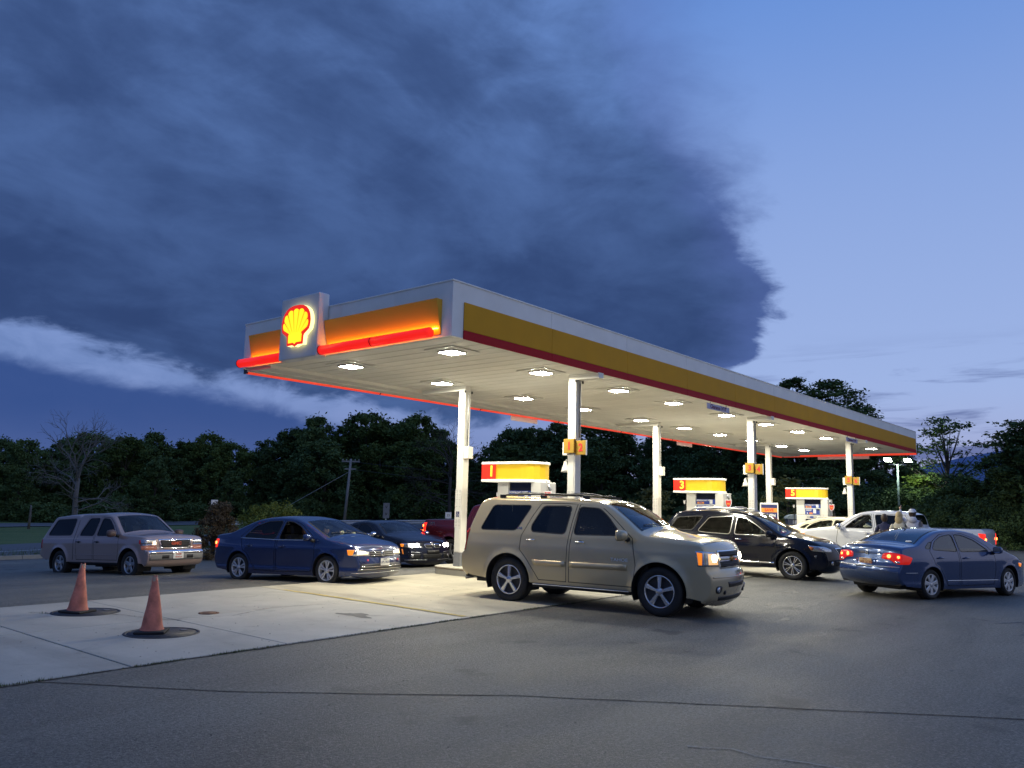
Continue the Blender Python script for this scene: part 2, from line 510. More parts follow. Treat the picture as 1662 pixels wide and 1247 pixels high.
for i in range(len(xs_)-1):
    a, c = xs_[i], xs_[i+1]
    m0 = mid+0.02*(min(a, 20)-4); m1 = mid+0.02*(min(c, 20)-4)
    slab(a, c, ya(a), ya(c), m0, m1, M_concy, rng.uniform(-.002, .002))
    slab(a, c, m0, m1, yb(a), yb(c), M_concy, rng.uniform(-.002, .002))

# cracks: thin recessed-looking dark seams with ragged edges, 4 mm above what they lie on
M_crack = mat('crack_fill', (0.018, 0.017, 0.016), 0.95)
def seam(name, pts, w, z, parent=None, rag=0.35, step=0.06, seed=1, kind='structure', m=None):
    r = random.Random(seed)
    P = []
    for (a, b) in zip(pts[:-1], pts[1:]):
        a = Vector((*a, 0)); b = Vector((*b, 0)); n = max(1, int((b-a).length/step))
        P += [a.lerp(b, k/n) for k in range(n)]
    P.append(Vector((*pts[-1], 0)))
    vs = []; off = 0
    for i, q in enumerate(P):
        t = (P[min(i+1, len(P)-1)]-P[max(i-1, 0)]).normalized(); nn = Vector((-t.y, t.x, 0))
        off = off*0.9+r.uniform(-1, 1)*w*rag
        ww = w*(1+r.uniform(-rag, rag))*0.5
        for sgn in (1, -1):
            c = q+nn*(off+sgn*ww); vs.append((c.x, c.y, hz(c.x, c.y)+z))
    b = MB().add(vs, [(2*i, 2*i+1, 2*i+3, 2*i+2) for i in range(len(P)-1)])
    o = b.build(name, m or M_crack, parent, fixn=False)
    if kind: o['kind'] = kind
    return o
seam('asphalt_seam', [(2.6, 9.3), (3.35, 8.3), (4.3, 6.85), (6.05, 4.95), (8.6, 1.22), (10.6, -1.7), (14, -6.5)], 0.020, 0.004, rag=0.25)
seam('asphalt_seam', [(2.9, 8.40), (9.55, 8.64), (15, 8.82), (21, 9.04)], 0.030, 0.005, rag=0.4, seed=3)
seam('slab_crack', [(6.2, 11.3), (6.9, 11.05), (7.9, 11.5), (9.4, 11.2)], 0.010, 0.021, rag=0.6, seed=5)
seam('slab_crack', [(4.9, 13.2), (5.7, 12.3), (5.95, 11.5), (6.12, 11.1)], 0.014, 0.021, rag=0.6, seed=6)
M_chalk = mat('chalky_scuff', (0.34, 0.33, 0.30), 0.9, var=0.5, vscale=30)
M_oil = mat('oil_mark', (0.055, 0.054, 0.052), 0.5, var=0.5, vscale=12)
_ro = random.Random(12)
def blot(x, y, rx, ry, a, m=M_oil):
    P = []
    for k in range(22):
        t = 2*PI*k/22; q = 1+0.25*math.sin(3*t+x)+_ro.uniform(-.2, .2)
        u, v = rx*q*math.cos(t), ry*q*math.sin(t)
        px_, py_ = x+u*math.cos(a)-v*math.sin(a), y+u*math.sin(a)+v*math.cos(a)
        P.append((px_, py_, hz(px_, py_)+0.0045))
    tag(MB().add(P, [tuple(range(22))]).build('oil_stain', m, None, fixn=False), kind='structure')
for q in [(12.2, 4.2, .22, .05, .3), (14.9, 1.9, .5, .035, -.4), (16.2, 2.3, .6, .03, -.5), (9.4, 4.9, .05, .04, 0), (8.3, 6.1, .035, .03, 0), (7.2, 3.1, .02, .02, 0), (17.9, 6.8, .25, .12, .9), (10.6, 2.2, .03, .02, 0), (13.4, 5.2, .18, .06, .2), (6.9, 5.4, .02, .015, 0), (15.5, 4.6, .08, .05, 0)]: blot(*q)
seam('paint_scuff', [(5.75, 3.0), (5.92, 2.72), (5.9, 2.5), (6.02, 2.2), (6.05, 1.85), (6.2, 1.5)], 0.014, 0.006, rag=0.8, seed=8, m=M_chalk)
M_yl = mat('faded_yellow_paint', (0.42, 0.33, 0.12), 0.8, var=0.4, vscale=9)
seam('painted_line', [(9.50, 8.75), (9.62, 14.3)], 0.11, 0.022, rag=0.12, seed=9, m=M_yl)
# ================================================================ filling station
M_white = mat('white_panel', (0.86, 0.87, 0.86), 0.5, var=0.08, vscale=1.3, rnd=0.02)
M_ceil = mat('ceiling_white', (0.82, 0.80, 0.74), 0.62, var=0.06, vscale=1.2, rnd=0.035, spec=0.3)
M_colw = mat('column_white', (0.76, 0.74, 0.68), 0.45, var=0.07, vscale=2.5)
M_gold = mat('gold_fascia', (0.66, 0.33, 0.02), 0.6, var=0.06, vscale=1.5, spec=0.15)
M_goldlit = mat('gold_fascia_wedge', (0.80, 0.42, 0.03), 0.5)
M_redf = mat('red_fascia', (0.45, 0.012, 0.02), 0.55, spec=0.15)
M_bar = mat('red_light_bar', (0.6, 0.01, 0.005), 0.3, emit=0.85, ecol=(1.0, 0.016, 0.010))
M_bar2 = mat('red_light_bar_rear', (0.6, 0.03, 0.01), 0.3, emit=0.7, ecol=(1.0, 0.07, 0.03))
M_led = mat('orange_led_strip', (1.0, 0.5, 0.1), 0.5, emit=17.0, ecol=(1.0, 0.40, 0.04))
M_dark = mat('black_rubber', (0.012, 0.012, 0.013), 0.6)
M_dgrey = mat('dark_grey_metal', (0.06, 0.06, 0.065), 0.5, 0.3)
M_mgrey = mat('mid_grey_metal', (0.22, 0.22, 0.22), 0.5, 0.3, var=0.1)
M_grey = mat('grey_paint', (0.20, 0.205, 0.22), 0.55, var=0.15, vscale=4)
M_chrome = mat('chrome', (0.85, 0.86, 0.88), 0.10, 1.0)
M_steel = mat('brushed_steel', (0.55, 0.56, 0.57), 0.3, 0.9, var=0.15, vscale=6)
M_lens = mat('lamp_lens', (1, 0.95, 0.85), 0.4, emit=320.0, ecol=(1.0, 0.95, 0.77))
M_pyel = mat('pump_sign_yellow', (0.74, 0.46, 0.02), 0.35, emit=0.22, ecol=(1.0, 0.60, 0.005))
M_pred = mat('pump_sign_red', (0.75, 0.03, 0.015), 0.35, emit=0.50, ecol=(1.0, 0.03, 0.012))
M_pnum = mat('pump_number_yellow', (0.95, 0.75, 0.05), 0.4, emit=0.6, ecol=(1.0, 0.72, 0.05))
M_prim = mat('pump_sign_rim', (0.85, 0.84, 0.80), 0.35, emit=0.30, ecol=(1, 0.95, 0.8))
M_blue = mat('print_blue', (0.02, 0.05, 0.28), 0.45)
M_orange = mat('print_orange', (0.75, 0.28, 0.04), 0.5)
M_pwhite = mat('print_white', (0.75, 0.75, 0.75), 0.5)
M_navy = mat('print_navy', (0.02, 0.025, 0.12), 0.4)
M_redp = mat('print_red', (0.65, 0.03, 0.03), 0.4)
M_maroon = mat('print_maroon', (0.16, 0.015, 0.05), 0.5)
M_lav = mat('clearance_board', (0.46, 0.45, 0.62), 0.5)
M_kerbc = mat('island_concrete', (0.36, 0.35, 0.31), 0.75, var=0.16, vscale=3, bump=0.3, dirt=0.35)
M_kerbtop = mat('island_edge', (0.50, 0.47, 0.38), 0.6, var=0.25, vscale=5)
M_rust = mat('rusty_edge', (0.16, 0.08, 0.045), 0.85, var=0.4, vscale=14)

X0, X1, Y0, Y1, ZC, ZT = 10.27, 43.3, 10.0, 16.75, 4.75, 5.78
canopy = empty('forecourt_canopy', (X0, Y0, 0), 0, 'long flat white filling station canopy with gold and red fascia over the pumps', 'canopy')
def C_(b): # shift to canopy space
    b.v = [(x-X0, y-Y0, z) for x, y, z in b.v]; return b
C_(MB().box(X0+0.02, X1-0.02, Y0+0.02, Y1-0.02, ZC+0.12, ZT-0.12)).build('roof_deck', M_white, canopy)
# ceiling boards run across the short side, one object each
n = 81; w = (X1-X0-0.16)/n
proto = C_(MB().box(X0+0.08+0.012, X0+0.08+w-0.012, Y0+0.08, Y1-1.02, ZC, ZC+0.03)).build('ceiling_board', M_ceil, canopy, bevel=0.016, seg=2)
for i in range(1, n):
    c = proto.copy(); COL.objects.link(c); c.parent = canopy; c.location.x = i*w
C_(MB().box(X0+0.05, X1-0.05, Y0+0.05, Y1-0.05, ZC+0.045, ZC+0.10)).build('ceiling_backing', M_dgrey, canopy)
# lowered soffit along the rear
C_(MB().box(X0+0.08, X1-0.08, Y1-1.01, Y1-0.06, ZC-0.07, ZC+0.03).box(X0+0.10, X1-0.10, Y1-0.55, Y1-0.53, ZC-0.085, ZC-0.068)).build('rear_soffit', M_ceil, canopy)
# fascias
def fascia(name, bx, m, bev=0.004):
    return C_(MB().box(*bx)).build(name, m, canopy, bevel=bev, seg=1)
px = [X0+i*(X1-X0)/11 for i in range(12)]
for i in range(11):
    a, b = px[i]+(0.003 if i else 0), px[i+1]-(0.003 if i < 10 else 0)
    fascia('fascia_panel', (a, b, Y0, Y0+0.06, ZC, ZT), M_white)
    fascia('fascia_panel', (a, b, Y1-0.06, Y1, ZC-0.02, ZT), M_white)
    a2, b2 = max(a, X0+0.30), min(b, X1-0.18)
    fascia('gold_band', (a2, b2, Y0-0.022, Y0-0.002, 4.905, 5.43), M_gold)
    fascia('red_band', (a2, b2, Y0-0.028, Y0-0.002, 4.735, 4.900), M_redf)
py = [Y0+0.060, 11.6, 13.2, 15.0, Y1-0.060]
for a, b in zip(py[:-1], py[1:]):
    fascia('fascia_panel', (X0, X0+0.06, a+0.002, b-0.002, ZC-0.0, ZT), M_white)
    fascia('fascia_panel', (X1-0.06, X1, a+0.002, b-0.002, ZC, ZT), M_white)
fascia('coping', (X0-0.015, X1+0.015, Y0-0.015, Y1+0.015, ZT, ZT+0.03), M_white)
# tilted gold light-wash panels on the end face, with their red light bars
def wedge(ya_, yb_):
    xt, xb = X0-0.15, X0-0.012
    b = MB().prism([(xb, 4.80), (X0-0.002, 4.80), (X0-0.002, 5.46), (xt, 5.46)], lambda a, c: (a, ya_, c), lambda a, c: (a, yb_, c))
    C_(b).build('gold_wash_panel', M_goldlit, canopy, bevel=0.004, seg=1)
    C_(MB().box(X0-0.10, X0-0.05, ya_+0.03, yb_-0.03, 4.905, 4.915)).build('led_strip', M_led, canopy)
def bar(ya_, yb_, parts_):
    L = (yb_-ya_)/parts_
    for k in range(parts_):
        a, b = ya_+k*L, ya_+(k+1)*L-0.012
        bb = MB().lathe([(0.078, 0), (0.095, 0.012), (0.095, b-a-0.012), (0.078, b-a)], (X0-0.17, a, 4.825), 'y', 20)
        o = C_(bb).build('light_bar', M_bar, canopy)
        C_(MB().lathe([(0.090, -0.006), (0.099, -0.004), (0.099, 0.02), (0.090, 0.022)], (X0-0.17, b-0.012, 4.825), 'y', 20)).build('bar_collar', M_redf, o)
wedge(10.26, 13.57); wedge(14.96, 16.36)
bar(10.36, 13.60, 2); bar(14.95, 16.62, 1)
for k in range(8):
    a = X0+0.15+k*4.12
    o = C_(MB().lathe([(0.06, 0), (0.07, 0.01), (0.07, 4.09), (0.06, 4.10)], (a, Y1+0.075, ZC-0.035), 'x', 12)).build('light_bar', M_bar2, canopy)
    C_(MB().box(a-0.03, a+0.0, Y1, Y1+0.14, ZC-0.10, ZC+0.06)).build('bar_bracket', M_dgrey, canopy)
for k in range(2):
    C_(MB().lathe([(0.05, 0), (0.06, 0.01), (0.06, 3.3), (0.05, 3.31)], (X1+0.07, Y0+0.05+k*3.33, ZC-0.03), 'y', 12)).build('light_bar', M_bar2, canopy)

# emblem panel on the end face
xp = X0-0.28
spn = C_(MB().box(xp, X0-0.01, 13.60, 14.93, 4.70, 6.06)).build('emblem_panel', mat('emblem_panel_grey', (0.66, 0.68, 0.72), 0.45, var=0.05), canopy, bevel=0.03, seg=3)
half = [(0.0, 0.035), (0.05, 0.0), (0.10, 0.035), (0.275, 0.03), (0.285, 0.20), (0.30, 0.235), (0.465, 0.34), (0.495, 0.44), (0.50, 0.53), (0.475, 0.65), (0.42, 0.745), (0.335, 0.82), (0.23, 0.865), (0.12, 0.885)]
outline = half[1:]+[(0, 0.89)]+[(-x, y) for x, y in half[::-1][:-1]]+[(0, 0.035)]
outline = [(0.0, 0.0)]+half[2:]+[(0, 0.89)]+[(-x, y) for x, y in half[::-1][:-2]]
ES = 1.0
def E_(d):   # emblem 2d -> canopy space; seen from -X, picture-right is -Y
    return lambda a, c: (xp-d-X0, 14.22-a*ES-Y0, 4.94+c*ES)
M_halo = mat('emblem_halo', (1, 0.95, 0.5), 0.5, emit=1.6, ecol=(1.0, 0.90, 0.34))
M_ered = mat('emblem_red', (0.8, 0.02, 0.01), 0.4, emit=0.75, ecol=(1.0, 0.022, 0.006))
M_eyel = mat('emblem_yellow', (0.9, 0.85, 0.02), 0.4, emit=1.0, ecol=(1.0, 0.93, 0.012))
M_eray = mat('emblem_ray', (0.7, 0.25, 0.01), 0.4, emit=0.55, ecol=(1.0, 0.30, 0.004))
b = MB(); b.prism(outline, E_(0.002), E_(0.09)); halo = b.build('emblem_side', M_halo, canopy)
halo.parent = spn
b = MB(); b.prism(outline, E_(0.091), E_(0.105)); b.build('emblem_border', M_ered, spn)
# inner yellow field: base piece and seven ribs fanning out, thin red rays between them
inner = [(-0.225, 0.085), (-0.06, 0.085), (0, 0.055), (0.06, 0.085), (0.225, 0.085), (0.235, 0.225), (0.25, 0.265), (0.40, 0.365)]
b = MB()
b.prism([(-0.225, 0.085), (-0.045, 0.085), (0, 0.05), (0.045, 0.085), (0.225, 0.085), (0.232, 0.24), (0.20, 0.29), (-0.20, 0.29), (-0.232, 0.24)], E_(0.106), E_(0.112))
def rim_pt(t, sc_=0.885):
    # point on the rounded outer edge at fan angle t
    cx_, cy_ = 0.0, 0.155
    r = 0.5
    P = Vector((math.sin(t), math.cos(t)))
    best = None
    pts = [Vector(q) for q in outline]
    for i in range(len(pts)):
        A, B_ = pts[i]-Vector((cx_, cy_)), pts[(i+1) % len(pts)]-Vector((cx_, cy_))
        d = B_-A; det = P.x*(-d.y)+d.x*P.y
        if abs(det) < 1e-9: continue
        s_ = (A.x*(-d.y)+d.x*A.y)/det; u_ = (P.x*A.y-P.y*A.x)/det
        if s_ > 0 and -1e-6 <= u_ <= 1+1e-6 and (best is None or s_ > best): best = s_
    return best
angs = [R(a) for a in (-62, -45, -27.5, -9.2, 9.2, 27.5, 45, 62)]
for k in range(7):
    a0, a1 = angs[k], angs[k+1]
    base0, base1 = (-0.215+0.43*k/7), (-0.215+0.43*(k+1)/7)
    g = 0.024
    pts = [(base0+g*0.4, 0.288), (base1-g*0.4, 0.288)]
    for j in range(7):
        f = 1-j/6
        t = a0+(a1-a0)*(0.5+(f-0.5)*0.82)
        rr = rim_pt(t)-0.078-0.032*(2*abs(f-0.5))**2.2
        pts.append((math.sin(t)*rr, 0.155+math.cos(t)*rr))
    b.prism(pts, E_(0.106), E_(0.114))
b.build('emblem_ribs', M_eyel, spn)

# lamps in two rows; the tenth place of the near row is where a column head covers it
LX = [11.32, 14.22, 17.48, 20.40, 23.88, 27.0, 30.0, 33.08, 36.4, 39.25]
LY = [10.99, 14.10]
M_plate = mat('lamp_plate', (0.70, 0.68, 0.62), 0.4)
def lamp(x, y, lab):
    o = empty('canopy_lamp', (x, y, ZC), 0, lab, 'ceiling lamp', 'square lamps recessed in the canopy ceiling')
    MB().box(-.40, .40, -.40, .40, -0.022, -0.004).build('trim_plate', M_plate, o, bevel=0.006, seg=1)
    f = MB().box(-.21, .21, -.21, .21, -0.05, -0.022).build('lens_frame', M_mgrey, o, bevel=0.01)
    b = MB()
    vs = [(-.185,-.185,-.054), (.185,-.185,-.054), (.185,.185,-.054), (-.185,.185,-.054), (-.165,-.165,-.064), (.165,-.165,-.064), (.165,.165,-.064), (-.165,.165,-.064)]
    b.add(vs, [(0,3,2,1)])
    b.v = b.v[:4]; b.build('lens', M_lens, o, fixn=False)
    return o
ordn = ['first', 'second', 'third', 'fourth', 'fifth', 'sixth', 'seventh', 'eighth', 'ninth', 'tenth']
l0 = None
for j, y in enumerate(LY):
    for i, x in enumerate(LX):
        if j == 0 and i == 8: continue
        lab = f'{ordn[i if not (j == 0 and i > 8) else 8]} glowing square lamp from the emblem end in the {"front" if j == 0 else "rear"} row of the canopy ceiling'
        if l0 is None: l0 = lamp(x, y, lab)
        else:
            c = copy_tree(l0); c.location = (x, y, ZC); c['label'] = lab

# clearance boards hung under the fascia
def board(x, y, label, write=True, rot=0.0, L=1.42):
    o = empty('clearance_sign', (x, y, ZC), rot, label, 'sign', 'clearance boards hung under the canopy edge')
    MB().box(-L/2, L/2, -0.008, 0.008, -0.235, -0.075).build('board', M_lav if write else M_white, o, bevel=0.003, seg=1)
    for s in (-1, 1):
        MB().tube([(s*L*0.36, 0, -0.08), (s*L*0.36, 0, 0.0)], 0.007, 6).build('hook', M_dgrey, o)
    if write:
        text("Clearance 14' 0\"", 0.155, M_maroon, o, (0, -0.010, -0.155), (1, 0, 0), (0, 0, 1), fat=0.0025)
    return o
board(21.15, 9.985, 'lavender board reading Clearance 14 feet under the long fascia, the one nearer the emblem')
board(33.1, 9.985, 'lavender board reading Clearance 14 feet under the long fascia, the one nearer the far end')
board(21.1, 16.98, 'blank white back of a clearance board under the rear canopy edge behind pump one', False, PI)
board(32.5, 16.98, 'blank white back of a clearance board under the rear canopy edge behind pump three', False, PI)
board(43.5, 13.6, 'blank white back of a long board under the far end of the canopy', False, PI/2, 2.6)

# ---------------------------------------------------------------- columns
CX = [15.10, 25.02, 34.95]
PX = [15.30, 25.02, 35.0]
CYA, CYB = 10.67, 14.14
M_note = mat('notice_print', (0.50, 0.49, 0.46), 0.6)
def column(x, y, rowA, lab, nums=None):
    o = empty('canopy_column', (x, y, 0.2), 0, lab, 'column', 'white steel columns of the canopy')
    h = 0.108
    hh = ZC-0.2
    # hollow-section look: two flanges and a recessed web on the side
    MB().box(-h, h, -h, h, 0.34, hh-0.13).build('shaft', M_colw, o, bevel=0.012)
    MB().box(-h-0.006, h+0.006, -h-0.006, h+0.006, 0.0, 0.338).build('painted_foot', M_grey, o, bevel=0.01)
    MB().box(-h-0.012, h+0.012, -h+0.03, h-0.03, 0.36, hh-0.13).build('side_flange', M_colw, o, bevel=0.004, seg=1)
    # cap beam towards the near edge or the rear soffit
    if rowA: MB().box(-0.10, 0.10, -0.72, h, hh-0.128, hh-0.002).build('cap_beam', M_ceil, o, bevel=0.006)
    else: MB().box(-0.10, 0.10, -h, 1.50, hh-0.128, hh-0.002).build('cap_beam', M_ceil, o, bevel=0.006)
    for sx_ in (-1, 1):
        MB().box(sx_*0.13-0.02, sx_*0.13+0.02, -h-0.035, -h-0.004, hh-0.19, hh-0.13).build('bracket', M_dark, o)
    # junction box and its conduit
    if rowA:
        MB().box(-0.09, 0.09, h+0.004, h+0.16, 2.70, 3.0).build('junction_box', M_colw, o, bevel=0.01)
        sp_ = MB().lathe([(0.03, 0.0), (0.035, 0.02), (0.05, 0.08), (0.085, 0.19), (0.105, 0.24), (0.09, 0.235), (0.02, 0.12)], (-0.02, h+0.12, 2.56), 'z', 18)
        sp_.v = [(q[0], q[1], 2*2.56-q[2]) for q in sp_.v]
        s1 = sp_.build('horn_speaker', M_colw, o)
        MB().tube([(-0.02, h, 2.58), (-0.02, h+0.12, 2.58), (-0.02, h+0.12, 2.52)], 0.018, 8).build('speaker_bracket', M_mgrey, s1)
        MB().tube([(0.03, -h-0.02, 3.1), (0.03, -h-0.02, hh-0.2)], 0.014, 8).build('conduit', M_mgrey, o)
        a_, b_ = nums
        pn = MB().box(-h-0.10, -h-0.014, -0.135, 0.15, 2.74, 3.06).build('number_box', mat('gold_number_box', (0.36, 0.21, 0.015), 0.6), o, bevel=0.008)
        text(a_, 0.24, M_redp, pn, (-h-0.103, 0.0, 2.895), (0, -1, 0), (0, 0, 1), 'numeral', fat=0.008)
        pn = MB().box(-h-0.02, -h+0.04, -0.40, -h-0.008, 2.70, 3.02).build('number_box', MATS['gold_number_box'], o, bevel=0.008)
        text(b_, 0.24, M_redp, pn, (-h-0.023, -0.265, 2.855), (0, -1, 0), (0, 0, 1), 'numeral', fat=0.008)
        MB().box(-h-0.012, -h+0.032, -0.415, -0.401, 2.69, 3.03).build('number_rim', M_pwhite, o)
    else:
        MB().box(-0.09, 0.09, -h-0.16, -h-0.004, 2.68, 2.98).build('junction_box', M_colw, o, bevel=0.01)
        MB().tube([(0.0, -h-0.03, 3.0), (0.0, -h-0.03, hh-0.2)], 0.014, 8).build('conduit', M_mgrey, o)
    # notices pasted on the face towards the road
    MB().box(-h-0.015, -h-0.013, -0.10, 0.10, 0.95, 1.90).build('notice_sheet', M_colw, o)
    r = random.Random(int(x*10))
    b = MB(); z = 1.88
    while z > 0.98:
        if not (1.22 < z < 1.46):
            for q in range(2):
                a = r.uniform(-0.09, -0.08) if q == 0 else r.uniform(0.0, 0.02)
                b.box(-h-0.0166, -h-0.0155, a, a+r.uniform(0.05, 0.075), z-0.010, z)
        z -= r.choice((0.022, 0.022, 0.05))
    b.build('notice_print', M_note, o)
    dec = MB().box(-h-0.0175, -h-0.0152, -0.055, 0.055, 1.22, 1.35).build('access_decal', M_navy, o)
    # wheelchair symbol
    wmb = MB()
    def dd(a, c): return (-h-0.0195, -a, c)
    def ring(cx_, cz_, r0, r1, t0, t1, nn):
        for k in range(nn):
            ta, tb = t0+(t1-t0)*k/nn, t0+(t1-t0)*(k+1)/nn
            q = [(cx_+r0*math.cos(ta), cz_+r0*math.sin(ta)), (cx_+r1*math.cos(ta), cz_+r1*math.sin(ta)), (cx_+r1*math.cos(tb), cz_+r1*math.sin(tb)), (cx_+r0*math.cos(tb), cz_+r0*math.sin(tb))]
            wmb.add([dd(*w_) for w_ in q], [(0, 1, 2, 3)])
    ring(-0.004, 1.265, 0.020, 0.029, R(110), R(400), 10)
    ring(-0.010, 1.335, 0.0, 0.009, 0, 2*PI, 8)
    for q in ([(-0.014, 1.325), (-0.005, 1.325), (-0.002, 1.283), (-0.011, 1.283)], [(-0.010, 1.292), (-0.010, 1.283), (0.020, 1.283), (0.020, 1.292)], [(0.014, 1.290), (0.023, 1.290), (0.036, 1.250), (0.027, 1.250)], [(-0.006, 1.311), (-0.006, 1.304), (0.014, 1.304), (0.014, 1.311)]):
        wmb.add([dd(*w_) for w_ in q], [(0, 1, 2, 3)])
    wmb.build('wheelchair_symbol', M_pwhite, dec, fixn=False)
    return o
for k, x in enumerate(CX):
    an = ('one', 'three', 'five')[k]
    column(x, CYB, False, f'white column on the rear end of the island of pump {an}')
    column(x, CYA, True, f'white column with yellow number plates and horn speaker on the front end of the island of pump {an}', (str(2*k+1), str(2*k+2)))

# ---------------------------------------------------------------- islands
def island(x, lab):
    o = empty('pump_island', (x, 12.5, 0), 0, lab, 'pump island', 'raised concrete pump islands')
    def outline_(hw, y0_, y1_, r):
        P = []
        for k in range(13):
            t = PI*k/12
            P.append((hw*math.cos(t), y1_-r+r*math.sin(t)))
        for k in range(13):
            t = PI+PI*k/12
            P.append((hw*math.cos(t), y0_+r+r*math.sin(t)))
        return P
    MB().prism(outline_(0.60, -2.15, 2.30, 0.42), lambda a, c: (a, c, 0.0), lambda a, c: (a, c, 0.165)).build('kerb_body', M_kerbc, o, bevel=0.008, seg=1)
    MB().prism(outline_(0.612, -2.165, 2.315, 0.43), lambda a, c: (a, c, 0.166), lambda a, c: (a, c, 0.20)).build('kerb_edging', M_kerbtop, o, bevel=0.012)
    MB().prism(outline_(0.616, -2.168, 2.318, 0.43), lambda a, c: (a, c, 0.158), lambda a, c: (a, c, 0.1655)).build('rust_line', M_rust, o)
    return o
for k, x in enumerate(PX):
    island(x-0.08, f'raised concrete island with rounded ends under pump {("one", "three", "five")[k]}')

# ---------------------------------------------------------------- pumps
M_pump = mat('pump_white', (0.70, 0.69, 0.64), 0.38, var=0.06, vscale=3)
M_pgrey = mat('pump_side_grey', (0.42, 0.42, 0.40), 0.4, var=0.08)
M_screen = mat('pump_glass_black', (0.012, 0.012, 0.014), 0.12)
M_food = mat('print_food', (0.62, 0.22, 0.10), 0.5, var=0.5, vscale=25)
M_amber = mat('nozzle_amber', (0.30, 0.12, 0.02), 0.45, var=0.4, vscale=20)
def plan(hw, ya_, yb_, r, n_=8):
    """sign outline: square at the +Y end, rounded at the -Y end"""
    P = [(-hw, yb_), (-hw, ya_+r)]
    for k in range(1, n_+1):
        t = PI*k/n_
        P.append((-hw*math.cos(t), ya_+r-r*math.sin(t)))
    P += [(hw, yb_)]
    return P
def pump(x, num, lab):
    o = empty('fuel_pump', (x, 12.22, 0.2), 0, lab, 'fuel pump', 'pumps standing on the islands')
    # canopy sign on top (z relative to island top)
    zb, zt = 2.09, 2.57
    PL = plan(0.44, -1.04, 1.04, 0.42)
    def pr_(name, hw, ya_, yb_, r, z0, z1, m, bev=0.0, par=None):
        return MB().prism(plan(hw, ya_, yb_, r), lambda a, c: (a, c, z0), lambda a, c: (a, c, z1)).build(name, m, par or o, bevel=bev, seg=1)
    sg = pr_('sign_body', 0.42, -0.58, 1.03, 0.40, zb+0.05, zt-0.04, M_pyel)
    pr_('sign_rim', 0.455, -0.615, 1.05, 0.43, zt-0.058, zt, M_prim, 0.008, sg)
    pr_('sign_rim', 0.455, -0.615, 1.05, 0.43, zb, zb+0.062, M_prim, 0.008, sg)
    MB().box(-0.452, -0.421, 0.60, 1.035, zb+0.063, zt-0.059).build('sign_red_panel', M_pred, sg)
    text(num, 0.36, M_pnum, sg, (-0.455, 0.72, (zb+zt)/2+0.005), (0, -1, 0), (0, 0, 1), 'numeral', ext=0.004, fat=0.010)
    # pillars and cabinet
    MB().box(-0.30, 0.30, 0.30, 0.64, 1.42, zb-0.002).build('pillar', M_pump, o, bevel=0.015)
    MB().box(-0.30, 0.30, -0.68, -0.39, 1.42, zb-0.002).build('pillar', M_pump, o, bevel=0.015)
    MB().box(-0.24, 0.24, -0.388, 0.298, 1.40, zb-0.01).build('recess_back', M_screen, o)
    cab = MB().box(-0.305, 0.305, -0.68, 0.64, 0.03, 1.415).build('cabinet', M_pump, o, bevel=0.02)
    MB().box(-0.27, 0.27, -0.64, 0.60, 0.0, 0.028).build('plinth', M_dgrey, o)
    MB().box(-0.309, -0.30, -0.60, 0.56, 0.08, 0.62).build('service_door', M_pgrey, o, bevel=0.004, seg=1)
    # printed header and framed screen
    ad = MB().box(-0.300, -0.245, -0.375, 0.285, 1.72, 1.885).build('printed_header', M_blue, o, bevel=0.004, seg=1)
    MB().box(-0.3035, -0.3005, 0.0, 0.24, 1.735, 1.80).build('print_patch', M_orange, ad)
    MB().box(-0.3035, -0.3005, -0.30, -0.20, 1.74, 1.87).build('print_patch', M_pwhite, ad)
    text('DOWNLOAD TO', 0.062, M_pwhite, ad, (-0.3025, 0.03, 1.845), (0, -1, 0), (0, 0, 1), fat=0.002)
    text('SAVE', 0.050, M_blue, ad, (-0.3045, 0.12, 1.768), (0, -1, 0), (0, 0, 1), fat=0.002)
    fr = MB().box(-0.315, -0.25, -0.385, 0.292, 1.42, 1.715).build('screen_frame', M_pump, o, bevel=0.012)
    sc_ = MB().box(-0.319, -0.314, -0.355, 0.262, 1.445, 1.69).build('screen', M_blue, fr)
    MB().box(-0.3225, -0.3195, -0.20, -0.08, 1.50, 1.67).build('print_patch', M_pwhite, sc_)
    MB().box(-0.3225, -0.3195, -0.345, -0.23, 1.62, 1.685).build('print_patch', M_dark, sc_)
    MB().prism([(0.02+0.085*math.cos(t*PI/6), 1.50+0.045*math.sin(t*PI/6)) for t in range(12)], lambda a, c: (-0.3195, a, c), lambda a, c: (-0.3235, a, c)).build('print_food', M_food, sc_)
    MB().prism([(0.17+0.025*math.cos(t*PI/4), 1.50+0.035*math.sin(t*PI/4)) for t in range(8)], lambda a, c: (-0.3195, a, c), lambda a, c: (-0.3235, a, c)).build('print_cup', M_pwhite, sc_)
    b = MB()
    for q in range(3): b.box(-0.3225, -0.3195, -0.02+q*0.01, 0.22, 1.655-q*0.028, 1.668-q*0.028)
    b.build('print_lines', M_pwhite, sc_)
    # lower fascia: logo strip, card reader, keypad, receipt slot
    MB().box(-0.311, -0.304, -0.22, 0.20, 1.30, 1.385).build('brand_strip', M_pgrey, o, bevel=0.003, seg=1)
    MB().box(-0.3145, -0.3115, -0.08, 0.07, 1.305, 1.38).build('brand_patch', M_blue, o)
    MB().box(-0.318, -0.304, -0.30, 0.25, 1.20, 1.26).build('price_display', M_screen, o, bevel=0.003, seg=1)
    MB().box(-0.325, -0.304, -0.16, 0.16, 0.98, 1.16).build('keypad', M_mgrey, o, bevel=0.008)
    b = MB()
    for i in range(4):
        for j in range(3): b.box(-0.330, -0.3252, -0.06+j*0.045, -0.03+j*0.045, 1.0+i*0.038, 1.028+i*0.038)
    tag(b.build('keys', M_pwhite, o), kind='stuff')
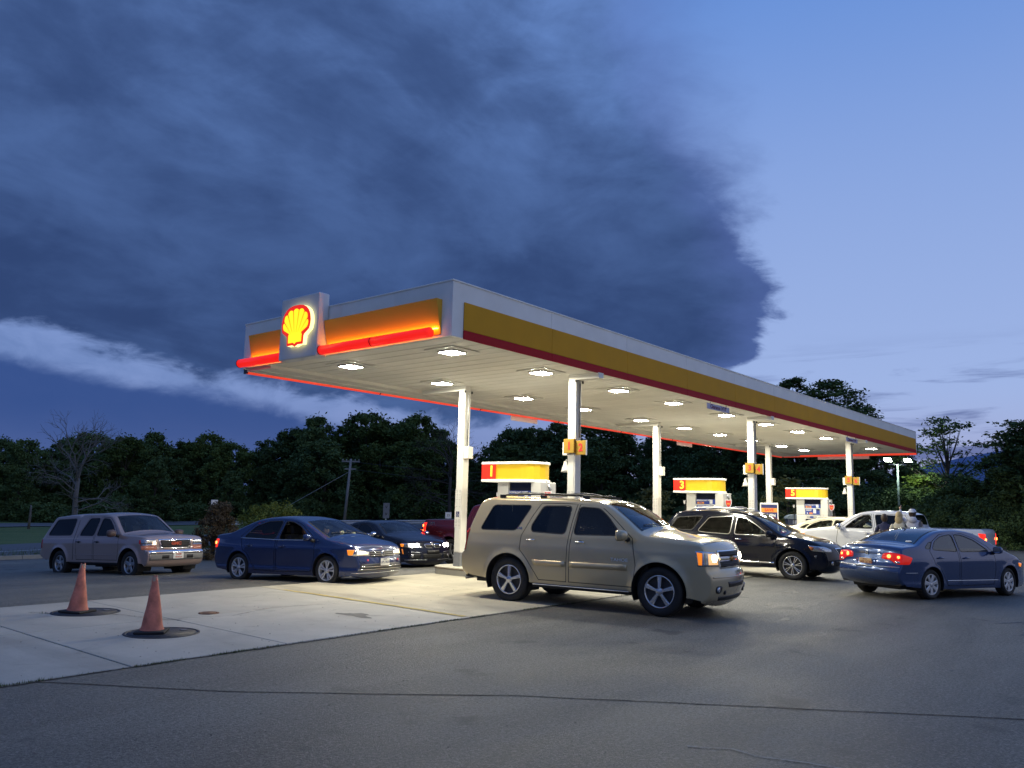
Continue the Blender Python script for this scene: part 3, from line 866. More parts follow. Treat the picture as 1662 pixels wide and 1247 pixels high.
    MB().box(-0.332, -0.304, 0.28, 0.40, 0.90, 1.12).build('card_reader', M_dgrey, o, bevel=0.01)
    MB().box(-0.3345, -0.3325, 0.30, 0.38, 1.04, 1.10).build('reader_label', M_orange, o)
    MB().box(-0.322, -0.304, -0.22, 0.18, 0.80, 0.88).build('receipt_slot', M_pgrey, o, bevel=0.005, seg=1)
    for q, yq in enumerate((-0.22, -0.06, 0.10)):
        MB().box(-0.322, -0.304, yq, yq+0.11, 0.66, 0.76).build('grade_button', (M_pred, M_pyel, M_pwhite)[q], o, bevel=0.008)
    # nozzle in its boot on the front pillar side, hose looped from the sign
    nz = MB().tube([(-0.36, -0.50, 1.02), (-0.38, -0.50, 1.14), (-0.37, -0.52, 1.26), (-0.35, -0.55, 1.34)], [0.035, 0.05, 0.06, 0.03], 10).build('nozzle', M_amber, o)
    MB().box(-0.345, -0.306, -0.60, -0.40, 0.92, 1.10).build('nozzle_boot', M_dark, nz, bevel=0.01)
    hp = [(-0.36, -0.50, 1.02), (-0.40, -0.52, 0.75), (-0.42, -0.60, 0.45), (-0.34, -0.80, 0.32), (-0.22, -0.90, 0.60), (-0.10, -0.88, 1.2), (0.0, -0.80, 1.75), (0.0, -0.62, 2.10)]
    def cr(P, m_=8):
        P = [Vector(q) for q in P]; out = []
        for i in range(len(P)-1):
            a, b_, c, d = P[max(i-1, 0)], P[i], P[i+1], P[min(i+2, len(P)-1)]
            for k in range(m_):
                t = k/m_
                out.append(0.5*((2*b_)+(c-a)*t+(2*a-5*b_+4*c-d)*t*t+(3*b_-a-3*c+d)*t**3))
        out.append(P[-1]); return out
    MB().tube(cr(hp), 0.017, 8).build('hose', M_dark, o)
    MB().tube(cr([(q[0]*-1, q[1], q[2]) for q in hp]), 0.017, 8).build('hose', M_dark, o)
    hp2 = [(-0.30, 0.72, 1.02), (-0.26, 0.80, 0.6), (-0.18, 0.86, 0.4), (-0.1, 0.84, 0.9), (-0.08, 0.80, 1.6), (-0.06, 0.74, 2.06)]
    MB().tube(cr(hp2), 0.017, 8).build('hose', M_dark, o)
    MB().tube([(0.0, -0.62, 2.10), (0.0, -0.70, 2.0), (0.0, -0.76, 1.90)], 0.024, 8).build('hose_swivel', M_steel, o)
    # shield tag hung on the hose
    shp = [(-0.10, 0.10), (-0.09, 0.13), (0, 0.115), (0.09, 0.13), (0.10, 0.10), (0.095, -0.02), (0.05, -0.11), (0, -0.145), (-0.05, -0.11), (-0.095, -0.02)]
    tg = MB().prism(shp, lambda a, c: (-0.16, -0.80-a*1.1, 1.76+c), lambda a, c: (-0.185, -0.80-a*1.1, 1.76+c)).build('hose_tag', M_pwhite, o)
    MB().prism([(a*0.80, c*0.80) for a, c in shp], lambda a, c: (-0.184, -0.80-a*1.1, 1.76+c), lambda a, c: (-0.189, -0.80-a*1.1, 1.76+c)).build('tag_face', M_redp, tg)
    MB().box(-0.192, -0.1895, -0.855, -0.745, 1.725, 1.775).build('tag_print', M_orange, tg)
    MB().prism([(a*0.5, c*0.5) for a, c in shp], lambda a, c: (-0.05, 0.83-a, 1.78+c), lambda a, c: (-0.06, 0.83-a, 1.78+c)).build('hose_tag', M_pwhite, o)
    return o
for k, x in enumerate(PX):
    pump(x, ('1', '3', '5')[k], f'white fuel pump under a red and yellow sign numbered {("one", "three", "five")[k]}')

# ---------------------------------------------------------------- forecourt small things
M_coneo = mat('cone_faded_orange', (0.66, 0.20, 0.13), 0.65, var=0.5, vscale=7, dirt=0.45)
M_conew = mat('cone_scuffed_tip', (0.42, 0.30, 0.22), 0.7, var=0.4, vscale=20)
M_coneb = mat('cone_base_rubber', (0.022, 0.02, 0.02), 0.75, var=0.3, bump=0.3)
def cone(x, y, rz, lean, lab):
    o = empty('traffic_cone', (x, y, 0.022), rz, lab, 'traffic cone', 'faded cones standing on the round lids')
    o.rotation_euler[0] = lean
    MB().box(-0.185, 0.185, -0.185, 0.185, 0.0, 0.032).build('base', M_coneb, o, bevel=0.014, seg=3)
    # body with dents: a lathe whose rings are nudged
    b = MB(); r = random.Random(int(x*100)); n_ = 28; prof = []
    for k in range(15):
        t = k/14; prof.append((0.135*(1-t)+0.028*t+(0.012 if k == 0 else 0), 0.034+0.66*t))
    b.lathe(prof+[(0.022, 0.695), (0.018, 0.66)], n=n_, capend=False)
    vs = []
    ph = r.uniform(0, 6)
    for q in b.v:
        w_ = math.atan2(q[1], q[0]); rr = math.hypot(q[0], q[1])
        k_ = 1+0.05*math.sin(w_*2+ph+q[2]*7)*min(1, q[2]*2)-0.10*max(0, math.cos(w_-ph))*math.exp(-((q[2]-0.35)/0.1)**2)
        if q[2] > 0.64: k_ *= 1+0.25*math.sin(w_*3+ph)
        zz = q[2]+(0.018*math.sin(w_*2+ph) if q[2] > 0.66 else 0)
        vs.append((rr*k_*math.cos(w_), rr*k_*math.sin(w_), zz))
    b.v = vs
    b.build('cone_body', M_coneo, o, fixn=False)
    b = MB().lathe([(0.038, 0.64), (0.031, 0.697)], n=20, capend=False); b.build('tip_wear', M_conew, o, fixn=False)
    return o
cone(5.42, 12.79, 0.5, 0.02, 'faded orange traffic cone on the round lid nearer the pickup truck')
cone(5.33, 10.35, 0.9, -0.015, 'faded orange traffic cone on the round lid nearer the camera')
M_lid = mat('cast_iron_lid', (0.040, 0.040, 0.043), 0.55, 0.3, var=0.35, vscale=8, bump=0.5, bscale=90)
def lid(x, y, r_, lab, m=M_lid, ring=True):
    o = empty('manhole_cover', (x, y, 0.012), 0, lab, 'manhole cover', 'round iron lids set in the apron' if ring else None)
    MB().lathe([(r_-0.035, 0.0), (r_-0.035, 0.0085), (r_, 0.0085), (r_, 0.0)], n=48, capend=False).build('rim', m, o)
    MB().lathe([(r_-0.045, 0.0), (r_-0.045, 0.007), (0.0001, 0.0075)], n=48, capend=False).build('lid', m, o)
    if ring: MB().box(r_*0.55, r_*0.75, -0.03, 0.03, 0.0078, 0.016).build('lifting_lug', M_mgrey, o, bevel=0.004)
    return o
lid(5.53, 12.76, 0.47, 'dark round lid in the concrete under the farther cone')
lid(5.42, 10.26, 0.46, 'dark round lid in the concrete under the nearer cone')
lid(6.82, 11.55, 0.15, 'small rusty round drain lid in the concrete between the joints', M_rust, False)
M_stain = mat('oily_stain', (0.13, 0.125, 0.115), 0.7, var=0.3, vscale=20)
rr_ = random.Random(2)
b = MB(); pts = []
for k in range(26):
    t = 2*PI*k/26; q = 1+0.35*math.sin(3*t+1)+rr_.uniform(-.22, .22)
    pts.append((8.35+0.14*q*math.cos(t)*1.0, 9.95+0.34*q*math.sin(t), 0.0165))
b.add(pts, [tuple(range(26))]); tag(b.build('stain', M_stain, None, fixn=False), kind='structure')

# weeds in the apron edge
M_weed = mat('weed_green', (0.085, 0.11, 0.03), 0.9, rnd=0.2)
def tufts(name, pts, hgt, dens, seed, m=M_weed):
    r = random.Random(seed); b = MB()
    for (x0_, y0_), (x1_, y1_) in zip(pts[:-1], pts[1:]):
        L = math.hypot(x1_-x0_, y1_-y0_)
        for _ in range(int(L*dens)):
            t = r.random()
            if math.sin(t*L*2.1+seed)+math.sin(t*L*5.3) < 0.1 and r.random() < 0.85: continue
            x = x0_+(x1_-x0_)*t+r.gauss(0, .012); y = y0_+(y1_-y0_)*t+r.gauss(0, .012); z = hz(x, y)+0.004
            a = r.uniform(0, 2*PI); h_ = hgt*r.uniform(0.3, 1); w_ = 0.004; l = r.uniform(0.3, 1.2)*h_
            b.add([(x-w_*math.sin(a), y+w_*math.cos(a), z), (x+w_*math.sin(a), y-w_*math.cos(a), z), (x+l*math.cos(a), y+l*math.sin(a), z+h_)], [(0, 1, 2)])
    return tag(b.build(name, m, None, fixn=False), kind='stuff')
tufts('weeds', [(2.9, 8.42), (9.55, 8.66), (15, 8.83), (19, 8.97)], 0.035, 190, 3)
tufts('weeds', [(4.18, 8.6), (4.18, 12.4)], 0.012, 60, 5)
tufts('weeds', [(4.9, 13.2), (5.1, 12.9)], 0.05, 160, 6)
# grit and scraps lying about
r = random.Random(8); b = MB()
for _ in range(900):
    x = r.uniform(3, 16); y = r.uniform(0.5, 15)
    s_ = r.uniform(0.003, 0.009)
    z = hz(x, y)+(0.014 if y > ya(x) and y < yb(x) else 0.002)
    b.add([(x-s_, y, z), (x+s_*0.4, y+s_, z), (x+s_*0.7, y-s_, z), (x, y, z+s_)], [(0, 1, 3), (1, 2, 3), (2, 0, 3)])
tag(b.build('gravel_grit', mat('grit', (0.2, 0.19, 0.17), 0.9, rnd=0.1), None, fixn=False), kind='stuff')
# ================================================================ vehicles
def catmull(P, ns):
    """P: list of tuples (any dimension) with u = index; returns [(u, point)] with ns[i] samples on segment i"""
    P = [np.array(q, float) for q in P]; out = []
    n = len(P)
    for i in range(n-1):
        p0 = P[i-1] if i > 0 else 2*P[0]-P[1]
        p1, p2 = P[i], P[i+1]
        p3 = P[i+2] if i+2 < n else 2*P[-1]-P[-2]
        # centripetal on the first two coordinates
        def d(a, b): return max(1e-6, np.linalg.norm((a-b)[:2])**0.5)
        t0 = 0; t1 = t0+d(p0, p1); t2 = t1+d(p1, p2); t3 = t2+d(p2, p3)
        for f in ns[i]:
            t = t1+(t2-t1)*f
            A1 = (t1-t)/(t1-t0)*p0+(t-t0)/(t1-t0)*p1
            A2 = (t2-t)/(t2-t1)*p1+(t-t1)/(t2-t1)*p2
            A3 = (t3-t)/(t3-t2)*p2+(t-t2)/(t3-t2)*p3
            B1 = (t2-t)/(t2-t0)*A1+(t-t0)/(t2-t0)*A2
            B2 = (t3-t)/(t3-t1)*A2+(t-t1)/(t3-t1)*A3
            out.append((i+f, (t2-t)/(t2-t1)*B1+(t-t1)/(t2-t1)*B2))
    out.append((n-1, P[-1]))
    return out

def smooth_poly(pts, it=2):
    """Chaikin corner cutting on a closed polygon; rounds window and lamp outlines"""
    for _ in range(it):
        q = []
        for i in range(len(pts)):
            a, b = pts[i], pts[(i+1) % len(pts)]
            q += [(a[0]*.8+b[0]*.2, a[1]*.8+b[1]*.2), (a[0]*.2+b[0]*.8, a[1]*.2+b[1]*.8)]
        pts = q
    return pts

def round_poly(P, r, n=5):
    """fillet the corners of a closed polygon with radius-like distance r"""
    out = []
    for i in range(len(P)):
        a, b, c = np.array(P[i-1], float), np.array(P[i], float), np.array(P[(i+1) % len(P)], float)
        la, lc = np.linalg.norm(a-b), np.linalg.norm(c-b)
        u, v = (a-b)/la, (c-b)/lc
        turn = math.acos(max(-1, min(1, -float(u @ v))))
        q = min(r, la*0.45, lc*0.45)
        p0, p1 = b+u*q, b+v*q
        k_ = n if turn > 0.5 else 3
        for k in range(k_+1):
            t = k/k_
            out.append(tuple((1-t)**2*p0+2*t*(1-t)*b+t*t*p1))
    return out
def area2(P): return sum(P[i][0]*P[(i+1) % len(P)][1]-P[(i+1) % len(P)][0]*P[i][1] for i in range(len(P)))
def offset_poly(P, d):
    """offset outwards by d (negative inwards)"""
    s = 1 if area2(P) > 0 else -1
    n = len(P); out = []
    for i in range(n):
        a, b, c = np.array(P[i-1]), np.array(P[i]), np.array(P[(i+1) % n])
        e1 = b-a; e2 = c-b
        n1 = np.array([e1[1], -e1[0]])*s/max(1e-9, np.linalg.norm(e1)); n2 = np.array([e2[1], -e2[0]])*s/max(1e-9, np.linalg.norm(e2))
        m = n1+n2; L = np.dot(m, m)
        m = m/max(0.5, L/2) if L > 1e-9 else n1
        out.append(tuple(b+m*d))
    return out
def in_poly(P, x, z):
    P = np.asarray(P); r = np.zeros(len(x), bool)
    x1, z1 = P[:, 0], P[:, 1]; x2, z2 = np.roll(x1, -1), np.roll(z1, -1)
    for a, b, c, d in zip(x1, z1, x2, z2):
        if b == d: continue
        cond = ((b > z) != (d > z)) & (x < (c-a)*(z-b)/(d-b)+a)
        r ^= cond
    return r
def seg_dist(px, pz, segs):
    d = np.full(len(px), 9.0)
    for (a, b), (c, e) in segs:
        ex, ez = c-a, e-b; L = ex*ex+ez*ez+1e-12
        t = np.clip(((px-a)*ex+(pz-b)*ez)/L, 0, 1)
        d = np.minimum(d, np.hypot(px-a-t*ex, pz-b-t*ez))
    return d

M_glass = glass_mat('tinted_glass', (0.30, 0.34, 0.33), 0.0)
M_glassd = glass_mat('dark_privacy_glass', (0.035, 0.04, 0.042), 0.0)
M_glassw = glass_mat('windshield_glass', (0.70, 0.78, 0.75), 0.0)
M_lensc = glass_mat('clear_lamp_lens', (0.85, 0.87, 0.9), 0.10)
M_tyre = mat('tyre_rubber', (0.018, 0.018, 0.018), 0.75, var=0.25, vscale=8)
M_alloy = mat('alloy_wheel', (0.62, 0.63, 0.65), 0.22, 0.9, var=0.08)
M_alloyd = mat('dull_alloy_wheel', (0.40, 0.41, 0.43), 0.32, 0.8, var=0.1)
M_hubcap = mat('hubcap_silver', (0.55, 0.56, 0.58), 0.35, 0.5)
M_black = mat('black_plastic', (0.012, 0.012, 0.013), 0.45)
M_int = mat('interior_grey', (0.035, 0.034, 0.034), 0.8)
M_intl = mat('interior_tan', (0.20, 0.18, 0.15), 0.8)
M_tail = mat('tail_lamp_red', (0.35, 0.008, 0.008), 0.12, coat=1.0)
M_tailon = mat('tail_lamp_lit', (0.6, 0.01, 0.01), 0.15, emit=1.15, ecol=(1.0, 0.03, 0.01))
M_tailhot = mat('tail_bulb', (1, 0.1, 0.05), 0.3, emit=9.0, ecol=(1.0, 0.14, 0.03))
M_refl = mat('lamp_reflector', (0.55, 0.56, 0.58), 0.18, 0.9, var=0.25, vscale=30)
M_headon = mat('headlamp_glow', (1, 0.9, 0.8), 0.3, emit=2.2, ecol=(1.0, 0.78, 0.52))
M_headhot = mat('headlamp_bulb', (1, 1, 1), 0.3, emit=28.0, ecol=(1.0, 0.90, 0.70))
M_headw = mat('headlamp_bulb_white', (1, 1, 1), 0.3, emit=30.0, ecol=(1.0, 0.97, 0.93))
M_amberon = mat('amber_marker_lit', (0.8, 0.25, 0.02), 0.3, emit=0.85, ecol=(1.0, 0.26, 0.02))
M_amber2 = mat('amber_reflector', (0.5, 0.13, 0.02), 0.2, coat=1.0)
M_plate_w = mat('plate_white', (0.70, 0.70, 0.66), 0.45)
M_plate_y = mat('plate_tan', (0.62, 0.42, 0.22), 0.45)
M_ptext = mat('plate_text', (0.03, 0.04, 0.12), 0.5)

def paint(name, col, rough=0.34, metal=0.35, dirt=0.12, coat=1.0, spec=0.5):
    return mat(name, col, rough*0.85, metal, coat=coat, dirt=dirt, spec=spec)

class Car:
    """local frame: x forward with 0 at the front axle, y left, z up, ground at 0"""
    def __init__(s, S):
        s.S = S; s.wb = S['wb']; s.W0 = S['w']; s.Rw = S['rw']; s.Ra = S.get('ra', S['rw']+0.07)
        s.xf = max(q[0] for q in S['top']); s.xr = min(q[0] for q in S['top'])
        zs = [q[0] for q in S['sec']]; ws = [q[1] for q in S['sec']]
        s.zs, s.ws = np.array(zs), np.array(ws)
    def sec(s, z):
        # piecewise linear, gently smoothed
        z = np.asarray(z, float)
        k = 0.025
        return (np.interp(z-k, s.zs, s.ws)+np.interp(z, s.zs, s.ws)*2+np.interp(z+k, s.zs, s.ws))/4
    def hw(s, x, z):
        x = np.asarray(x, float); z = np.asarray(z, float)
        S = s.S
        w = s.W0*s.sec(z)
        pf, af, pr, ar = S['plan']          # taper start and amount, front and rear
        tf = np.clip((x-pf)/(s.xf-pf), 0, 1.1); tr = np.clip((pr-x)/(pr-s.xr), 0, 1.1)
        w = w*(1-af*tf**2.4)*(1-ar*tr**2.4)
        fl = S.get('flare', 0.012)
        for ax in (0.0, -s.wb):
            d = np.hypot(x-ax, z-s.Rw)-s.Ra
            w = w+fl*np.exp(-(np.maximum(d, 0)/0.055)**2)*(z < s.Rw+s.Ra+0.3)*np.clip(1.25-(z/(s.Rw+s.Ra+0.25))**4, 0, 1)
        return w
    def build(s, root, mats):
        S = s.S; s.root = root; s.mats = mats
        top = S['top']                      # (x, z, r, crown)
        ns = []
        marks = set()
        for (u0, u1, tm, tg) in S['loft']:
            marks.add(u0); marks.add(u1)
        for i in range(len(top)-1):
            L = math.hypot(top[i+1][0]-top[i][0], top[i+1][1]-top[i][1])
            n = max(2, int(math.ceil(L/0.07)))
            fs = {k/n for k in range(n)}
            for m in marks:
                for e in (0.0, 0.009/L):
                    f = m+e-i
                    if 0 <= f < 1: fs.add(round(f, 5))
            fs = sorted(fs)
            keep = [fs[0]]
            for f in fs[1:]:
                if f-keep[-1] > 0.004/L*1.0: keep.append(f)
            ns.append(keep)
        smp = catmull(top, ns)
        U = np.array([q[0] for q in smp]); P = np.array([q[1] for q in smp])
        C2 = P[:, :2]; rr = P[:, 2]; cr = P[:, 3]
        T = np.gradient(C2, axis=0); T /= np.linalg.norm(T, axis=1)[:, None]+1e-9
        # outline runs rear bottom -> roof -> front bottom, outward normal = left of travel
        N = np.stack([-T[:, 1], T[:, 0]], 1)
        for _ in range(2):
            N[1:-1] = (N[:-2]+2*N[1:-1]+N[2:])/4
        N /= np.linalg.norm(N, axis=1)[:, None]
        SH = C2-N*rr[:, None]
        # remove loops
        n = len(SH)
        i = 0
        while i < n-3:
            hit = None
            for j in range(min(n-2, i+30), i+1, -1):
                a, b, c, d = SH[i], SH[i+1], SH[j], SH[j+1]
                r_, q_ = b-a, d-c; den = r_[0]*q_[1]-r_[1]*q_[0]
                if abs(den) < 1e-12: continue
                t = ((c-a)[0]*q_[1]-(c-a)[1]*q_[0])/den; u = ((c-a)[0]*r_[1]-(c-a)[1]*r_[0])/den
                if 0 < t < 1 and 0 < u < 1: hit = (j, a+r_*t); break
            if hit:
                for k in range(i+1, hit[0]+1): SH[k] = hit[1]
                i = hit[0]+1
            else: i += 1
        s.SH, s.U = SH, U
        W = s.hw(SH[:, 0], SH[:, 1])
        # ---- loft
        thetas = [0, 20, 42, 66, 90]
        ts = [0.965, 0.94, 0.925, 0.88, 0.80, 0.65, 0.45, 0.22, 0.0]
        ringv = []; ncol = len(thetas)+len(ts)
        full = 2*ncol-1
        verts = []
        for k in range(n):
            w = W[k]; r = rr[k]; ry = min(r*1.15, w*0.3)
            half = []
            for th in thetas:
                a = R(th)
                half.append((SH[k]+N[k]*r*math.sin(a), w-ry*(1-math.cos(a))))
            wf = w-ry
            for t in ts:
                half.append((SH[k]+N[k]*(r+cr[k]*(1-t**2.2)), wf*t))
            for (q, y) in half: verts.append((q[0], y, q[1]))
            for (q, y) in half[-2::-1]: verts.append((q[0], -y, q[1]))
        tcol = [1.5]*(len(thetas)-1)+[1.2]+ts
        faces = []; tags = []
        for k in range(n-1):
            um = (U[k]+U[k+1])/2
            for j in range(full-1):
                jj = j if j < ncol-1 else full-2-j
                if jj < len(thetas)-1: tm = 1.5
                else:
                    q = [1.0]+ts
                    tm = (q[jj-len(thetas)+1]+q[jj-len(thetas)+2])/2
                tagn = 'body'
                for (u0, u1, tx, tg) in S['loft']:
                    L0 = 0.009*1.0
                    du = L0/max(0.02, math.hypot(*(np.array(top[min(int(u0)+1, len(top)-1)][:2])-np.array(top[int(u0)][:2]))))
                    if u0 <= um < u1 and tm < tx: tagn = tg
                    if tg in ('hood', 'trunk_lid', 'tailgate'):
                        if tm < tx+0.03 and (u0 <= um <= u0+du*1.05 or u1 <= um <= u1+du*1.05): tagn = 'seam'
                        if u0 <= um < u1 and tx <= tm < tx+0.018: tagn = 'seam'
                    if tg in ('windshield', 'rear_window'):
                        if u0 <= um < u1 and tx <= tm < tx+0.03: tagn = 'trim'
                a = k*full+j
                faces.append((a, a+full, a+full+1, a+1)); tags.append(tagn)
        V = list(verts)
        NV = len(V)
        # ---- side sheet
        bot = S['sill']                      # front to rear
        outline_ = [tuple(q) for q in SH]
        ol = [outline_[0]]
        for q in outline_[1:]:
            if math.hypot(q[0]-ol[-1][0], q[1]-ol[-1][1]) > 1e-5: ol.append(q)
        poly = ol+[tuple(q) for q in bot]
        edges_loops = [poly]
        arches = []
        for ax in (0.0, -s.wb):
            lp = [(ax+s.Ra*math.cos(2*PI*k/64), s.Rw+s.Ra*math.sin(2*PI*k/64)) for k in range(64)]
            arches.append(lp); edges_loops.append(lp)
            edges_loops.append([(ax+(s.Ra+0.022)*math.cos(2*PI*k/64), s.Rw+(s.Ra+0.022)*math.sin(2*PI*k/64)) for k in range(64)])
        doors = []
        for d in S['doors']:
            o_ = d['poly']; doors.append((d, o_, offset_poly(o_, -0.013)))
            edges_loops += [o_, doors[-1][2]]
        wins = []
        for w_ in S['windows']:
            g = round_poly(w_['poly'], w_.get('cr', 0.07))
            fr_ = offset_poly(g, w_.get('frame', 0.022))
            wins.append((w_, g, fr_)); edges_loops += [g, fr_]
        CV = []; CE = []
        for lp in edges_loops:
            # resample long edges
            rs_ = []
            for i in range(len(lp)):
                a, b = lp[i], lp[(i+1) % len(lp)]
                L = math.hypot(b[0]-a[0], b[1]-a[1]); m = max(1, int(L/0.09))
                if lp is poly and i < len(ol)-1: m = 1
                rs_ += [(a[0]+(b[0]-a[0])*k/m, a[1]+(b[1]-a[1])*k/m) for k in range(m)]
            b0 = len(CV); CV += rs_; CE += [(b0+i, b0+(i+1) % len(rs_)) for i in range(len(rs_))]
        segs = [(CV[a], CV[b]) for a, b in CE]
        xs = np.arange(s.xr, s.xf, 0.075); zs = np.arange(0.15, max(q[1] for q in ol), 0.065)
        GX, GZ = np.meshgrid(xs, zs); GX = GX.ravel(); GZ = GZ.ravel()
        GX = GX+((np.round(GZ/0.065).astype(int) % 2)*0.0375)
        ok = in_poly(poly, GX, GZ) & (seg_dist(GX, GZ, segs) > 0.022)
        CV += list(zip(GX[ok], GZ[ok]))
        # finer rows along the fillet shoulder keep the shading round
        rv, re_, rf, *_ = delaunay_2d_cdt([Vector(q) for q in CV], CE, [], 0, 1e-5)
        rv = np.array([(q.x, q.y) for q in rv]); rf = [tuple(f) for f in rf]
        cen = np.array([rv[list(f)].mean(0) for f in rf])
        inside = in_poly(poly, cen[:, 0], cen[:, 1])
        for ax in (0.0, -s.wb):
            inside &= (np.hypot(cen[:, 0]-ax, cen[:, 1]-s.Rw) > s.Ra*0.998)
        tg_side = np.array(['body']*len(rf), dtype=object)
        for q, (d, o_, i_) in enumerate(doors):
            a = in_poly(o_, cen[:, 0], cen[:, 1]); b = in_poly(i_, cen[:, 0], cen[:, 1])
            tg_side[a & ~b] = 'seam'; tg_side[b] = 'door%d' % q
        for q, (w_, g, fr_) in enumerate(wins):
            a = in_poly(fr_, cen[:, 0], cen[:, 1]); b = in_poly(g, cen[:, 0], cen[:, 1])
            tg_side[a & ~b] = w_.get('trim', 'trim'); tg_side[b] = 'win%d' % q
        yw = s.hw(rv[:, 0], rv[:, 1])
        e = 0.004
        nx = -(s.hw(rv[:, 0]+e, rv[:, 1])-s.hw(rv[:, 0]-e, rv[:, 1]))/(2*e)
        nz = -(s.hw(rv[:, 0], rv[:, 1]+e)-s.hw(rv[:, 0], rv[:, 1]-e))/(2*e)
        SN = np.stack([nx, np.ones_like(nx), nz], 1); SN /= np.linalg.norm(SN, axis=1)[:, None]
        # roll the side normals into the fillet close to the outline
        allF = []; allT = []
        base = {}
        Vside = {}
        for sg in (1, -1):
            b0 = len(V)
            V += [(x, sg*y, z) for (x, z), y in zip(rv, yw)]
            Vside[sg] = b0
            for f, t, ok_ in zip(rf, tg_side, inside):
                if not ok_: continue
                # orient outwards
                A, B_, C_2 = rv[f[0]], rv[f[1]], rv[f[2]]
                ar = (B_[0]-A[0])*(C_2[1]-A[1])-(C_2[0]-A[0])*(B_[1]-A[1])
                ff = f if ar*sg < 0 else f[::-1]      # normal along +-y
                faces.append(tuple(b0+i for i in ff)); tags.append(t if t in ('body', 'clad') else t+('L' if sg > 0 else 'R'))
        V = np.array(V, float)
        # vertex normals of the loft
        VN = np.zeros_like(V)
        for f in faces:
            if max(f) >= NV: continue
            a, b, c, d = (V[i] for i in f)
            m = np.cross(c-a, d-b)
            for i in f: VN[i] += m
        L = np.linalg.norm(VN, axis=1); L[L < 1e-12] = 1; VN /= L[:, None]
        # flip to outward if needed
        cent = np.array([(s.xf+s.xr)/2, 0, 0.7])
        if np.mean(np.einsum('ij,ij->i', VN[:NV], V[:NV]-cent)) < 0:
            VN[:NV] *= -1
            faces = [f[::-1] if max(f) < NV else f for f in faces]
        for sg in (1, -1):
            b0 = Vside[sg]; q = SN.copy(); q[:, 1] *= sg
            VN[b0:b0+len(rv)] = q
            # shoulder vertices of the loft share the side normal
        for k in range(n):
            x, z = SH[k]
            nn = np.array([-(float(s.hw(x+e, z))-float(s.hw(x-e, z)))/(2*e), 1, -(float(s.hw(x, z+e))-float(s.hw(x, z-e)))/(2*e)]); nn /= np.linalg.norm(nn)
            VN[k*full] = nn; VN[k*full+full-1] = nn*np.array([1, -1, 1])
        s.V, s.faces, s.tags, s.VN = V, faces, tags, VN
        s.bvh = BVHTree.FromPolygons([tuple(q) for q in V], faces, epsilon=0.0)
        # ---- pieces
        def piece(name, tagset, m, parent, push=0.0):
            fs = [f for f, t in zip(faces, tags) if t in tagset]
            if not fs: return None
            used = sorted({i for f in fs for i in f}); mp = {u: k for k, u in enumerate(used)}
            vs = V[used]+VN[used]*push
            me = bpy.data.meshes.new(name)
            me.from_pydata([tuple(q) for q in vs], [], [tuple(mp[i] for i in f) for f in fs])
            me.materials.append(m)
            me.polygons.foreach_set('use_smooth', [True]*len(fs))
            me.update()
            me.normals_split_custom_set_from_vertices([tuple(q) for q in VN[used]])
            return link(bpy.data.objects.new(name, me), parent)
        bodyt = {'body'}
        body = piece('body', bodyt, mats['paint'], root)
        s.body = body
        for sd in ('', 'L', 'R'):
            piece('panel_gap', {'seam'+sd}, M_dark, body, -0.006)
            piece('window_trim', {'trim'+sd}, mats.get('trim', M_black), body, 0.002)
            piece('window_chrome', {'chrome'+sd}, M_chrome, body, 0.003)
        for nm in ('hood', 'trunk_lid', 'tailgate', 'bed_shade_lid', 'roof'):
            piece(nm, {nm}, M_black if nm == 'bed_shade_lid' else mats['paint'], root)
        piece('windshield', {'windshield'}, mats.get('ws', M_glassw), root, -0.002)
        piece('rear_window', {'rear_window'}, mats.get('rw', M_glass), root, -0.002)
        piece('lower_cladding', {'clad'}, M_black, body, 0.0)
        s.dobj = {}
        for q, (d, o_, i_) in enumerate(doors):
            for sd in 'LR':
                o = piece('door', {'door%d%s' % (q, sd)}, mats['paint'], root)
                s.dobj[(q, sd)] = o
        for q, (w_, g, fr_) in enumerate(wins):
            if w_.get('open'): sides = 'LR'.replace(w_['open'], '')
            else: sides = 'LR'
            for sd in sides:
                par = s.dobj[(w_['door'], sd)] if w_.get('door') is not None else root
                piece('window', {'win%d%s' % (q, sd)}, mats[w_.get('glass', 'glass')], par, -0.006)
        # ---- underside, wheel houses
        zb = S.get('zfloor', 0.24)
        b = MB()
        wi = s.W0-0.06
        b.box(s.xr+0.25, s.xf-0.25, -wi+0.25, wi-0.25, zb, zb+0.12)
        b.box(-s.wb+s.Ra+0.02, -s.Ra-0.02, -wi, wi, zb, zb+0.05)
        b.box(s.xr+0.10, -s.wb-s.Ra-0.02, -wi+0.10, wi-0.10, zb+0.08, zb+0.14)
        b.box(s.Ra+0.02, s.xf-0.12, -wi+0.14, wi-0.14, zb+0.02, zb+0.08)
        for ax in (0.0, -s.wb):
            b.tube([(ax, -wi+0.1, s.Rw), (ax, wi-0.1, s.Rw)], 0.05, 8)
        b.build('underbody', M_dark, root)
